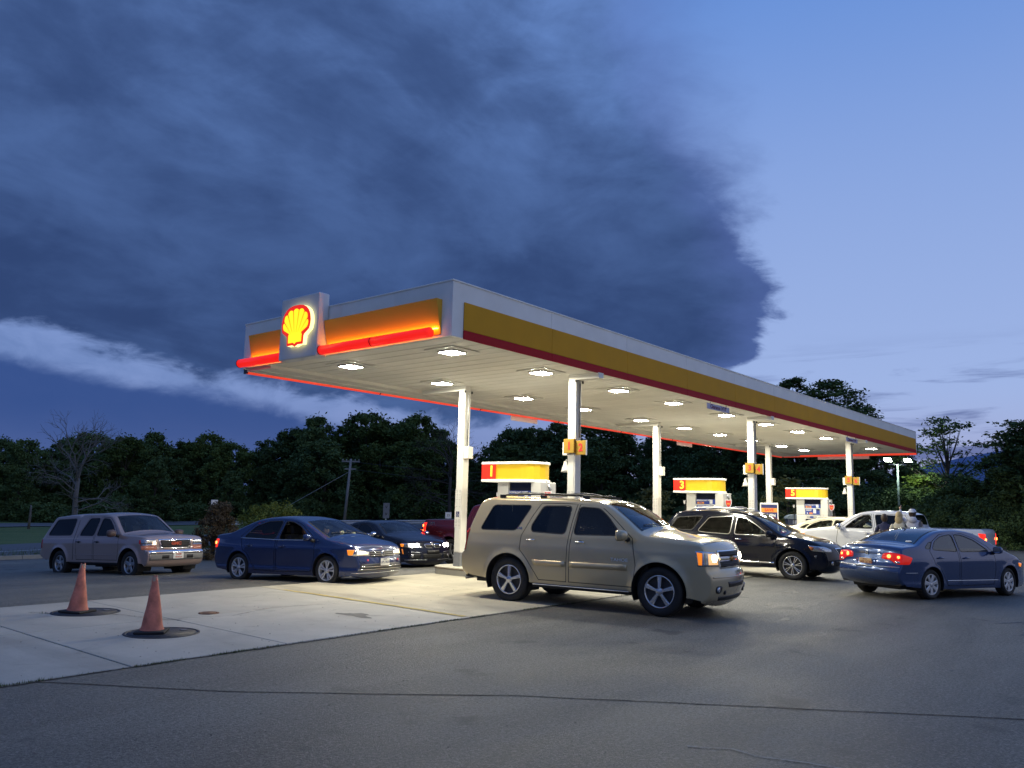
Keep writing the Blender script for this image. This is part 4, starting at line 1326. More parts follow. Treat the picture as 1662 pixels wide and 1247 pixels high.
        for ax in (0.0, -s.wb):
            for sg in (1, -1):
                b = MB(); vs = []
                K = 20; yo = None
                t0, t1 = R(-22), R(202)
                for k in range(K+1):
                    t = t0+(t1-t0)*k/K
                    x = ax+(s.Ra)*math.cos(t); z = s.Rw+(s.Ra)*math.sin(t)
                    yw_ = float(s.hw(x, max(z, 0.2)))
                    vs += [(x, sg*(yw_-0.001), z), (x, sg*(yw_-0.02), z), (x, sg*(wi-0.34), z)]
                b.add(vs, [(3*k+j, 3*k+3+j, 3*k+4+j, 3*k+1+j) for k in range(K) for j in (0, 1)], 0, True)
                c0 = len(b.v)
                b.add([(ax+s.Ra*math.cos(t0+(t1-t0)*k/K), sg*(wi-0.34), s.Rw+s.Ra*math.sin(t0+(t1-t0)*k/K)) for k in range(K+1)], [tuple(range(K+1))])
                b.build('wheel_housing', M_dark, body, fixn=False)
        # ---- interior
        if S.get('interior', True):
            s.interior()
        return s
    def interior(s):
        S = s.S; zf = 0.42; ib = S['belt']; wi = s.W0*0.80
        mi = s.mats.get('int', M_int)
        b = MB()
        x0, x1 = S['cab']
        b.box(x0, x1, -wi, wi, zf, zf+0.02)
        b.box(x1-0.45, x1-0.05, -wi, wi, ib-0.22, ib-0.03)
        b.box(x0, x0+0.05, -wi, wi, zf, ib-0.02)
        for sg in (1, -1): b.box(x0, x1, sg*wi-0.015, sg*wi+0.015, zf, ib-0.03)
        cab = b.build('cabin', mi, s.root, bevel=0.02, seg=1)
        rows = S.get('rows', [x1-1.15, x1-2.0])
        for k, xr_ in enumerate(rows):
            for sg in (1, -1):
                b = MB()
                y = sg*wi*0.50
                b.box(xr_-0.02, xr_+0.48, y-0.25, y+0.25, ib-0.60, ib-0.42)
                M = Matrix.Translation((xr_, 0, ib-0.5)) @ Matrix.Rotation(R(-14), 4, 'Y')
                b.box(-0.14, 0.0, y-0.25, y+0.25, 0.0, 0.62, M=M)
                b.box(-0.10, -0.01, y-0.13, y+0.13, 0.66, 0.84, M=M)
                b.box(-0.06, -0.04, y-0.05, y-0.035, 0.6, 0.7, M=M)
                b.box(-0.06, -0.04, y+0.035, y+0.05, 0.6, 0.7, M=M)
                b.build('seat', s.mats.get('seat', mi), s.root, bevel=0.035, seg=3)
        ring = [(0.0, 0.19*math.cos(2*PI*k/20), 0.19*math.sin(2*PI*k/20)) for k in range(21)]
        M = Matrix.Translation((x1-0.58, wi*0.5, ib-0.07)) @ Matrix.Rotation(R(-22), 4, 'Y')
        b = MB().tube([M @ Vector(q) for q in ring], 0.014, 6, caps=False)
        b.tube([M @ Vector((0, -.18, 0)), M @ Vector((0, .18, 0))], 0.014, 6)
        b.tube([M @ Vector((0, 0, 0)), M @ Vector((0.25, 0, -0.05))], 0.03, 6)
        b.build('steering_wheel', M_black, s.root)
        b = MB().box(-0.02, 0.0, -0.12, 0.12, -0.035, 0.035, M=Matrix.Translation((x1-0.55, 0, S['hroof']-0.22)))
        b.build('interior_mirror', M_black, s.root, bevel=0.01)
    # conformal patch seen along direction D
    def patch(s, name, pts, D, m, parent=None, off=0.008, depth=0.02, grid=0.045, rnd=0, mirror=False, smooth=True):
        out = []
        for sg in ((1, -1) if mirror else (1,)):
            Dv = Vector((D[0], D[1]*sg, D[2])).normalized()
            P3 = [Vector((q[0], q[1]*sg, q[2])) for q in pts]
            Uv = Vector((0, 0, 1)).cross(Dv)
            if Uv.length < 1e-3: Uv = Vector((0, 1, 0))
            Uv.normalize(); Vv = Dv.cross(Uv).normalized()
            if Vv.z < 0: Vv = -Vv
            P2 = [(q.dot(Uv), q.dot(Vv)) for q in P3]
            if rnd: P2 = round_poly(P2, 0.035*rnd, 3)
            lp = []
            for i in range(len(P2)):
                a, b = P2[i], P2[(i+1) % len(P2)]
                L = math.hypot(b[0]-a[0], b[1]-a[1]); k_ = max(1, int(L/grid))
                lp += [(a[0]+(b[0]-a[0])*k/k_, a[1]+(b[1]-a[1])*k/k_) for k in range(k_)]
            nb = len(lp)
            A = np.array(lp); g = grid
            gx_, gz_ = np.meshgrid(np.arange(A[:, 0].min(), A[:, 0].max(), g), np.arange(A[:, 1].min(), A[:, 1].max(), g))
            gx_ = gx_.ravel(); gz_ = gz_.ravel()
            if len(gx_):
                ok = in_poly(lp, gx_, gz_) & (seg_dist(gx_, gz_, [(lp[i], lp[(i+1) % nb]) for i in range(nb)]) > g*0.35)
                lp2 = lp+list(zip(gx_[ok], gz_[ok]))
            else: lp2 = lp
            rv, re_, rf, ov, *_ = delaunay_2d_cdt([Vector(q) for q in lp2], [(i, (i+1) % nb) for i in range(nb)], [], 1, 1e-6)
            hits = []
            dflt = None
            for q in rv:
                o = Uv*q.x+Vv*q.y-Dv*6.0
                h, nn, idx, dd = s.bvh.ray_cast(o, Dv)
                hits.append(dd)
            good = [d for d in hits if d is not None]
            if not good: continue
            md = sorted(good)[len(good)//2]
            hits = [d if (d is not None and d < md+0.35) else None for d in hits]
            # fill misses from the neighbouring edge values
            gd = [(rv[i], d) for i, d in enumerate(hits) if d is not None]
            hits = [d if d is not None else min(gd, key=lambda w_: (w_[0]-rv[i]).length)[1]+0.01 for i, d in enumerate(hits)]
            front = [Uv*q.x+Vv*q.y-Dv*6.0+Dv*(d-off) for q, d in zip(rv, hits)]
            back = [p_+Dv*(depth+off) for p_ in front]
            nV = len(front)
            b = MB()
            vs = front+back
            fs = []
            cnt = {}
            for f in rf:
                f = tuple(f)
                a, b_, c = front[f[0]], front[f[1]], front[f[2]]
                if (b_-a).cross(c-a).dot(Dv) > 0: f = f[::-1]
                fs.append(f)
                for i in range(len(f)):
                    e = (f[i], f[(i+1) % len(f)])
                    cnt[e] = cnt.get(e, 0)+1
            rim = [e for e in cnt if (e[1], e[0]) not in cnt]
            b.add(vs, fs, 0, smooth)
            b.f += [(e[1], e[0], nV+e[0], nV+e[1]) for e in rim]; b.mi += [0]*len(rim); b.sm += [False]*len(rim)
            o = b.build(name, m, parent or s.root, fixn=False)
            out.append(o)
        return out
    def hit(s, p, D):
        Dv = Vector(D).normalized()
        h, nn, i, d = s.bvh.ray_cast(Vector(p)-Dv*4, Dv)
        if h is None: return Vector(p), -Dv
        if nn.dot(Dv) > 0: nn = -nn
        return h, nn
    def disc(s, name, p, D, r_, m, parent=None, off=0.02, depth=0.02, ry=None, n=20):
        h, nn = s.hit(p, D)
        Dv = Vector(D).normalized()
        nn = (nn*0.35-Dv*0.65).normalized()
        Uv = Vector((0, 0, 1)).cross(nn).normalized(); Vv = nn.cross(Uv)
        ry = ry or r_
        c = h+nn*off
        b = MB()
        K = n
        ringf = [c+Uv*r_*math.cos(2*PI*k/K)+Vv*ry*math.sin(2*PI*k/K) for k in range(K)]
        ringi = [c+nn*0.006+Uv*r_*.8*math.cos(2*PI*k/K)+Vv*ry*.8*math.sin(2*PI*k/K) for k in range(K)]
        ringb = [q-nn*depth for q in ringf]
        b.add(ringb+ringf+ringi+[c+nn*0.008], [(k, (k+1) % K, K+(k+1) % K, K+k) for k in range(K)]+[(K+k, K+(k+1) % K, 2*K+(k+1) % K, 2*K+k) for k in range(K)]+[(2*K+k, 2*K+(k+1) % K, 3*K) for k in range(K)], 0, True)
        return b.build(name, m, parent or s.root)
    def wheels(s, style, wtyre=0.235, rr_=None, m=None, steer=0.0):
        rr_ = rr_ or s.Rw*0.66; m = m or M_alloy
        for ax in (0.0, -s.wb):
            for sg in (1, -1):
                yo = s.W0-0.035
                o = bpy.data.objects.new('wheel', None); link(o, s.root)
                o.location = (ax, sg*yo, s.Rw-0.004)
                o.rotation_euler = (0, random.Random(ax*7+sg).uniform(0, 6), 0)
                o.rotation_euler = (0, 0, (steer if ax == 0 else 0))
                Rt = s.Rw; w = wtyre
                f = -1*sg   # inward direction is -sg
                prof = [(rr_-0.01, 0.035), (rr_+0.012, 0.008), (rr_+0.03, -0.002), ((Rt+rr_)/2, -0.012), (Rt-0.035, -0.004), (Rt-0.012, 0.012), (Rt, 0.035), (Rt+0.001, w*0.3), (Rt, w*0.5), (Rt+0.001, w*0.7), (Rt, w-0.035), (Rt-0.03, w), (rr_, w)]
                b = MB().lathe([(r, -sg*h) for r, h in prof], axis='y', n=44, capend=False)
                ty = b.build('tyre', M_tyre, o, fixn=True)
                # tread grooves as thin darker rings sunk between ribs are below a pixel; the shoulder blocks are not
                b = MB().lathe([(rr_+0.004, -sg*0.012), (rr_-0.006, -sg*0.006), (rr_-0.018, -sg*0.016), (rr_-0.024, -sg*0.05), (rr_-0.03, -sg*0.15)], axis='y', n=40, capend=False)
                rim_ = b.build('rim', m, o)
                MB().lathe([(rr_-0.01, -sg*0.10), (0.001, -sg*0.10)], axis='y', n=24, capend=False).build('brake_disc', M_dgrey, rim_)
                # spokes
                sp_ = MB()
                n_, kind = style
                def spoke(a, r0, r1, w0, w1, d0, d1, th=0.03):
                    ca, sa = math.cos(a), math.sin(a)
                    def pt(r, t, d): return (r*ca-t*sa, -sg*d, r*sa+t*ca)
                    vs = [pt(r0, -w0, d0), pt(r0, w0, d0), pt(r1, w1, d1), pt(r1, -w1, d1), pt(r0, -w0*.7, d0-th*.5), pt(r0, w0*.7, d0-th*.5), pt(r1, w1*.7, d1-th*.5), pt(r1, -w1*.7, d1-th*.5)]
                    vs2 = [(x, y, z) for x, y, z in vs]
                    sp_.add(vs2, [(4,5,6,7), (0,1,5,4), (1,2,6,5), (2,3,7,6), (3,0,4,7)])
                R1 = rr_-0.015
                if kind == 'thick':
                    for k in range(n_): spoke(2*PI*k/n_+0.3, 0.05, R1, rr_*0.10, rr_*0.165, 0.022, 0.030, 0.04)
                elif kind == 'twin':
                    for k in range(n_):
                        for e in (-1, 1): spoke(2*PI*k/n_+0.2+e*0.13, 0.06, R1, rr_*0.05, rr_*0.055, 0.03, 0.022, 0.03)
                elif kind == 'blade':
                    for k in range(n_):
                        for e in (-1, 1): spoke(2*PI*k/n_+0.2+e*0.20, 0.05, R1, rr_*0.055, rr_*0.13, 0.025, 0.018, 0.02)
                elif kind == 'cover':
                    for k in range(n_): spoke(2*PI*k/n_+0.25, 0.05, R1, rr_*0.16, rr_*0.22, 0.02, 0.016, 0.02)
                elif kind == 'steel':
                    for k in range(n_): spoke(2*PI*k/n_+0.25, 0.05, R1, rr_*0.24, rr_*0.20, 0.03, 0.03, 0.02)
                sp_.build('spokes', m, rim_, fixn=True, bevel=0.004, seg=1)
                MB().lathe([(rr_*0.27, -sg*0.035), (rr_*0.26, -sg*0.012), (rr_*0.16, -sg*0.002), (0.0005, -sg*0.0)], axis='y', n=20, capend=False).build('hub_cap', m, rim_)
                b = MB()
                for k in range(5):
                    a = 2*PI*k/5+0.6
                    b.lathe([(0.009, 0), (0.007, 0.006)], (rr_*0.21*math.cos(a), -sg*0.006+ (0 if sg < 0 else -0.0), rr_*0.21*math.sin(a)), 'y', 6)
                b.build('wheel_nuts', M_dgrey, rim_)
    def mirrors(s, x, z, m, m2=None, size=1.0, sides=(1, -1)):
        for sg in sides:
            y = float(s.hw(x, z))
            b = MB()
            b.tube([(x+0.05, sg*(y-0.02), z-0.02), (x, sg*(y+0.06), z+0.0)], [0.045, 0.035], 10)
            a = b.build('mirror', m2 or M_black, s.root)
            # shell: squashed rounded block, bigger outwards, flat rear glass
            bm_ = MB(); K = 14
            rings = []
            prof = [(-0.05, 0.80), (-0.045, 0.97), (-0.01, 1.0), (0.04, 0.92), (0.075, 0.70), (0.095, 0.35), (0.10, 0.02)]
            for dx_, f in prof:
                rg = []
                for k in range(K):
                    t = 2*PI*k/K
                    cx_ = abs(math.cos(t))**0.6*math.copysign(1, math.cos(t)); cz_ = abs(math.sin(t))**0.6*math.copysign(1, math.sin(t))
                    rg.append((x+dx_*size, sg*(y+0.06+(0.105+0.105*cx_*f)*size), z+0.055+0.085*cz_*f*size))
                rings.append(rg)
            vs = [q for rg in rings for q in rg]
            fs = [(i*K+k, i*K+(k+1) % K, (i+1)*K+(k+1) % K, (i+1)*K+k) for i in range(len(rings)-1) for k in range(K)]
            bm_.add(vs, fs+[tuple(range(K))], 0, True)
            bm_.build('mirror_shell', m, a)
            g = [(x-0.051*size, q[1], q[2]) for q in rings[0]]
            gb = MB().add([(x-0.0515*size, *q[1:]) for q in g], [tuple(range(K))]); gb.build('mirror_glass', M_chrome, a, fixn=False)
    def handles(s, specs, m):
        """specs: (door index, x, z)"""
        for q, x, z in specs:
            for sg, sd in ((1, 'L'), (-1, 'R')):
                y = float(s.hw(x, z))
                par = s.dobj.get((q, sd)) or s.root
                MB().lathe([(0.04, 0), (0.035, 0.004), (0.0005, 0.005)], (0, 0, 0), 'y', 14)
                b = MB()
                M = Matrix.Translation((x, sg*(y+0.002), z))
                b.add([M @ Vector((0.052*math.cos(2*PI*k/14), 0, 0.03*math.sin(2*PI*k/14))) for k in range(14)], [tuple(range(14))])
                rc = b.build('handle_recess', M_dark, par, fixn=False)
                b = MB().tube([(x-0.095, sg*(y+0.004), z+0.0), (x-0.07, sg*(y+0.034), z+0.004), (x, sg*(y+0.040), z+0.005), (x+0.07, sg*(y+0.034), z+0.004), (x+0.095, sg*(y+0.004), z)], [0.012, 0.014, 0.015, 0.014, 0.012], 8)
                b.build('door_handle', m, par)
    def nplate(s, x, z, front, m, rows, mt=None, w=0.305, h=0.152):
        D = (-1, 0, 0) if front else (1, 0, 0)
        hp, nn = s.hit((x, 0, z), D)
        sg = 1 if front else -1
        px = hp.x+sg*0.022
        o = MB().box(min(px, px-sg*0.012), max(px, px-sg*0.012), -w/2, w/2, z-h/2, z+h/2).build('license_plate', m, s.root, bevel=0.004, seg=2)
        for (t, sz, dz_) in rows:
            text(t, sz, mt or M_ptext, o, (px+sg*0.0015, 0, z+dz_), (0, sg, 0), (0, 0, 1), 'plate_text', ext=0.001, fat=0.0012)
        return o
    def curve3(s, pts, D, m, name, r_=0.008, off=0.004, parent=None, n=6):
        """a thin bead laid on the shell along pts, found by casting along D"""
        P = []
        for a, b in zip(pts[:-1], pts[1:]):
            a, b = Vector(a), Vector(b); k_ = max(1, int((b-a).length/0.06))
            P += [a.lerp(b, k/k_) for k in range(k_)]
        P.append(Vector(pts[-1]))
        Q = []
        for q in P:
            h, nn = s.hit(q, D); Q.append(h+nn*off)
        return MB().tube(Q, r_, n).build(name, m, parent or s.root)

def place(x, y, deg, sx=1.0, name='car', label='', cat='car', zoff=0.0, wb=2.7, group='vehicles on the forecourt'):
    """sits the vehicle on the terrain: x, y is the middle of the front axle"""
    th = R(deg); hd = (math.cos(th), math.sin(th)); lf = (-hd[1], hd[0])
    zf = hz(x, y); zr = hz(x-wb*hd[0], y-wb*hd[1])
    zl = hz(x+lf[0]*.8-hd[0]*wb/2, y+lf[1]*.8-hd[1]*wb/2); zr2 = hz(x-lf[0]*.8-hd[0]*wb/2, y-lf[1]*.8-hd[1]*wb/2)
    pitch = -math.atan2(zf-zr, wb); roll = math.atan2(zl-zr2, 1.6)
    lift = 0.012 if (ya(x) < y < yb(x)) else 0.0
    o = empty(name, (x, y, zf+zoff+lift), 0, label, cat, group)
    o.rotation_mode = 'XYZ'
    o.rotation_euler = (roll, pitch, th)
    o.scale = (sx, sx, sx)
    return o

def rect_side(x0, x1, z0, z1): return [(x0, z0), (x1, z0), (x1, z1), (x0, z1)]
# ---------------------------------------------------------------- beige SUV
def tahoe():
    S = dict(wb=2.946, w=1.0, rw=0.400, ra=0.475, flare=0.03,
        top=[(-3.92, 0.40, .05, .08), (-4.06, 0.50, .06, .10), (-4.09, 0.66, .06, .12), (-4.07, 0.82, .05, .12), (-4.00, 0.875, .04, .07), (-3.96, 1.00, .05, .06), (-3.93, 1.25, .06, .05), (-3.83, 1.55, .05, .05), (-3.73, 1.78, .05, .05), (-3.60, 1.86, .06, .05), (-3.1, 1.875, .08, .045), (-2.3, 1.89, .08, .045), (-1.6, 1.87, .08, .045), (-1.08, 1.80, .07, .05), (-0.70, 1.58, .05, .08), (-0.36, 1.335, .04, .12), (-0.22, 1.285, .04, .10), (0.2, 1.265, .09, .03), (0.52, 1.23, .08, .03), (0.715, 1.17, .06, .05), (0.775, 1.05, .05, .10), (0.785, 0.90, .05, .12), (0.80, 0.76, .05, .13), (0.85, 0.70, .05, .14), (0.87, 0.60, .06, .14), (0.86, 0.46, .06, .13), (0.80, 0.32, .05, .12), (0.70, 0.25, .04, .10)],
        loft=[(5.05, 8.2, .88, 'rear_window'), (13.05, 14.95, .88, 'windshield'), (16.1, 18.9, .925, 'hood')],
        sec=[(0.2, .955), (0.42, .975), (0.60, .99), (0.80, 1.0), (1.02, .995), (1.20, .97), (1.28, .945), (1.75, .80), (1.95, .72)],
        plan=(0.05, 0.17, -3.2, 0.10), sill=[(0.70, 0.29), (0.52, 0.33), (-0.40, 0.36), (-2.5, 0.38), (-3.42, 0.40), (-3.75, 0.42)],
        doors=[dict(poly=[(-0.47, 1.24), (-0.40, 0.80), (-0.44, 0.43), (-1.69, 0.43), (-1.67, 1.05), (-1.62, 1.50), (-1.56, 1.795), (-1.14, 1.775), (-0.90, 1.60)]),
               dict(poly=[(-1.73, 0.43), (-2.30, 0.43), (-2.42, 0.60), (-2.55, 0.78), (-2.71, 0.95), (-2.69, 1.20), (-2.52, 1.55), (-2.36, 1.80), (-1.60, 1.80), (-1.66, 1.50), (-1.71, 1.05)])],
        windows=[dict(poly=[(-0.70, 1.285), (-1.60, 1.265), (-1.55, 1.735), (-1.16, 1.715), (-0.98, 1.58)], door=0, glass='glass', frame=0.018),
                 dict(poly=[(-1.79, 1.265), (-2.47, 1.285), (-2.49, 1.38), (-2.30, 1.735), (-1.72, 1.745)], door=1, glass='dark', frame=0.018),
                 dict(poly=[(-2.82, 1.295), (-3.62, 1.285), (-3.40, 1.735), (-2.56, 1.745)], glass='dark', frame=0.014)],
        cab=(-3.6, -0.25), belt=1.26, hroof=1.86, rows=[-1.30, -2.25, -3.0], zfloor=0.30)
    pm = paint('paint_beige', (0.50, 0.42, 0.26), 0.30, 0.35, 0.06)
    root = place(12.98, 6.88, -83.2, name='suv', cat='suv', wb=2.946, label='beige full size suv with headlight on, pulling out in front of pump one')
    c = Car(S).build(root, dict(paint=pm, glass=M_glass, dark=M_glassd, ws=M_glassw, rw=M_glassd, int=M_int))
    c.wheels((5, 'thick'), 0.27, 0.262, M_alloy)
    c.mirrors(-0.60, 1.23, pm, M_black, 1.15)
    c.handles([(0, -1.46, 1.13), (1, -2.47, 1.13)], M_chrome)
    F = (-1, 0, 0)
    # headlight wraps the corner
    for sg in (1, -1):
        D = (-0.80, -0.60*sg, 0)
        pts = [(0.62, .93*sg, 1.085), (0.86, .62*sg, 1.06), (0.90, .56*sg, 0.83), (0.66, .93*sg, 0.84)]
        hl = c.patch('headlight', pts, D, M_refl, off=0.006, depth=0.03)[0]
        c.patch('headlight_glow', [(0.76, .80*sg, 1.04), (0.87, .60*sg, 1.035), (0.90, .585*sg, 0.86), (0.78, .80*sg, 0.865)], D, mat('headlamp_inner', (0.8, 0.6, 0.35), 0.2, 0.6, var=0.3, vscale=25, emit=0.95, ecol=(1.0, 0.55, 0.22)), hl, off=0.010, depth=0.01)
        c.patch('marker_lens', [(0.64, .925*sg, 1.06), (0.71, .89*sg, 1.05), (0.71, .90*sg, 0.86), (0.67, .925*sg, 0.86)], D, M_amber2 if sg > 0 else M_amberon, hl, off=0.010, depth=0.01)
        c.disc('bulb', (0.86, .69*sg, 0.965), (-0.8, -0.6*sg, 0), 0.062, M_headhot, hl, off=0.020)
        c.disc('fog_lamp', (0.92, .66*sg, 0.47), F, 0.045, M_refl, off=0.014)
        c.patch('tail_light', [(-3.90, .93*sg, 1.29), (-4.03, .83*sg, 1.29), (-4.10, .80*sg, 0.88), (-3.98, .96*sg, 0.875)], (0.65, -0.75*sg, 0), M_tail, off=0.022, depth=0.03, rnd=1)
        tl = bpy.data.objects[-1] if False else None
        c.disc('tail_bulb', (-4.03, .90*sg, 0.92), (0.6, -0.8*sg, 0), 0.026, M_tailhot, off=0.032)
        c.disc('reflector', (-3.98, .91*sg, 1.22), (0.6, -0.8*sg, 0), 0.018, M_tailon, off=0.032)
        c.patch('door_moulding', [(-0.56, sg, 0.80), (-1.66, sg, 0.785), (-1.66, sg, 0.69), (-0.56, sg, 0.70)], (0, -sg, 0), pm, c.dobj[(0, 'L' if sg > 0 else 'R')], off=0.020, depth=0.0, grid=0.08)
        c.patch('door_moulding', [(-1.75, sg, 0.785), (-2.42, sg, 0.785), (-2.38, sg, 0.69), (-1.75, sg, 0.69)], (0, -sg, 0), pm, c.dobj[(1, 'L' if sg > 0 else 'R')], off=0.020, depth=0.0, grid=0.08)
        MB().box(-2.42, -0.50, sg*0.93-0.07, sg*0.93+0.07, 0.335, 0.375).build('running_board', M_black, root, bevel=0.015)
        MB().box(-2.40, -0.52, sg*1.003-0.004, sg*1.003+0.004, 0.350, 0.366).build('board_trim', M_chrome, root, bevel=0.003)
        # roof rails
        y_ = 0.66
        b = MB().tube([(-3.35, sg*y_, 1.885), (-3.22, sg*y_, 1.935), (-2.4, sg*y_, 1.965), (-1.6, sg*y_, 1.945), (-1.45, sg*y_, 1.895)], [0.014, 0.018, 0.018, 0.018, 0.014], 8)
        for xx in (-3.3, -2.4, -1.5): b.box(xx-0.06, xx+0.06, sg*y_-0.02, sg*y_+0.02, 1.88, 1.94)
        b.build('roof_rail', M_black, root)
    for xx in (-2.95, -1.85):
        MB().tube([(xx, -0.66, 1.955), (xx, -0.3, 1.985), (xx, 0.3, 1.985), (xx, 0.66, 1.955)], 0.017, 8).build('rack_bar', M_black, root)
    text('TAHOE', 0.075, M_chrome, c.dobj[(0, 'R')], (-0.70, -float(c.hw(-0.7, 0.87))-0.004, 0.87), (1, 0, 0), (0, 0, 1), 'nameplate', fat=0.001, sx=1.3)
    text('LTZ', 0.05, M_chrome, root, (-2.74, -float(c.hw(-2.74, 1.33))-0.004, 1.33), (1, 0, 0), (0, 0.2, 1), 'nameplate', fat=0.001, sx=1.2)
    # grille: two black halves, painted centre bar with badge
    fr = c.patch('grille', [(1, .53, 1.085), (1, -.53, 1.085), (1, -.50, 0.80), (1, .50, 0.80)], F, M_chrome, off=0.012, depth=0.02)[0]
    for (z0, z1) in ((0.985, 1.07), (0.815, 0.915)):
        c.patch('grille_mesh', [(1, .50, z1), (1, -.50, z1), (1, -.48, z0), (1, .48, z0)], F, M_dark, fr, off=0.016, depth=0.01)
    for z_ in (1.015, 1.045, 0.84, 0.865, 0.89):
        c.curve3([(1, .48, z_), (1, -.48, z_)], F, M_dgrey, 'grille_bar', 0.004, 0.018, fr)
    c.patch('grille_bar', [(1, .51, .975), (1, -.51, .975), (1, -.51, .925), (1, .51, .925)], F, pm, fr, off=0.022, depth=0.01)
    bt = c.patch('badge', [(1, .12, .968), (1, .045, .968), (1, .045, .985), (1, -.045, .985), (1, -.045, .968), (1, -.12, .968), (1, -.12, .932), (1, -.045, .932), (1, -.045, .915), (1, .045, .915), (1, .045, .932), (1, .12, .932)], F, mat('badge_gold', (0.45, 0.22, 0.05), 0.35, 0.5), fr, off=0.032, depth=0.01)
    c.patch('bumper_slot', [(1, .40, .585), (1, -.40, .585), (1, -.36, .50), (1, .36, .50)], F, M_black, off=0.004, depth=0.01)
    c.patch('lower_valance', [(1, .62, .36), (1, -.62, .36), (1, -.58, .29), (1, .58, .29)], F, M_black, off=0.006, depth=0.01)
    c.curve3([(1, .80, .665), (1, -.80, .665)], F, pm, 'bumper_ledge', 0.010, 0.004)
    for sg in (1, -1):
        c.patch('fog_recess', [(1, .74*sg, .53), (1, .56*sg, .53), (1, .58*sg, .41), (1, .72*sg, .41)], F, M_black, off=0.004, depth=0.01, rnd=2)
        c.disc('tow_hook', (1, .47*sg, .42), F, 0.035, M_dark, off=0.012)
    # wipers
    for y0_, y1_ in ((0.55, -0.05), (-0.05, -0.62)):
        c.curve3([(-0.30, y0_, 1.9), (-0.42, y1_, 1.9)], (0, 0, -1), M_black, 'wiper', 0.008, 0.014)
    MB().tube([(-4.02, -0.55, 0.36), (-4.16, -0.62, 0.33)], 0.03, 8).build('exhaust_tip', M_mgrey, root)
    MB().tube([(-1.28, 0.0, 1.91), (-1.38, 0, 1.97)], [0.02, 0.006], 8).build('roof_aerial', M_black, root)
    # dull paper behind the rear side glass
    MB().box(-3.25, -3.0, -0.78, -0.775, 1.36, 1.62).build('window_sticker', mat('dull_paper', (0.25, 0.24, 0.2), 0.8), root)
    return c
tahoe()

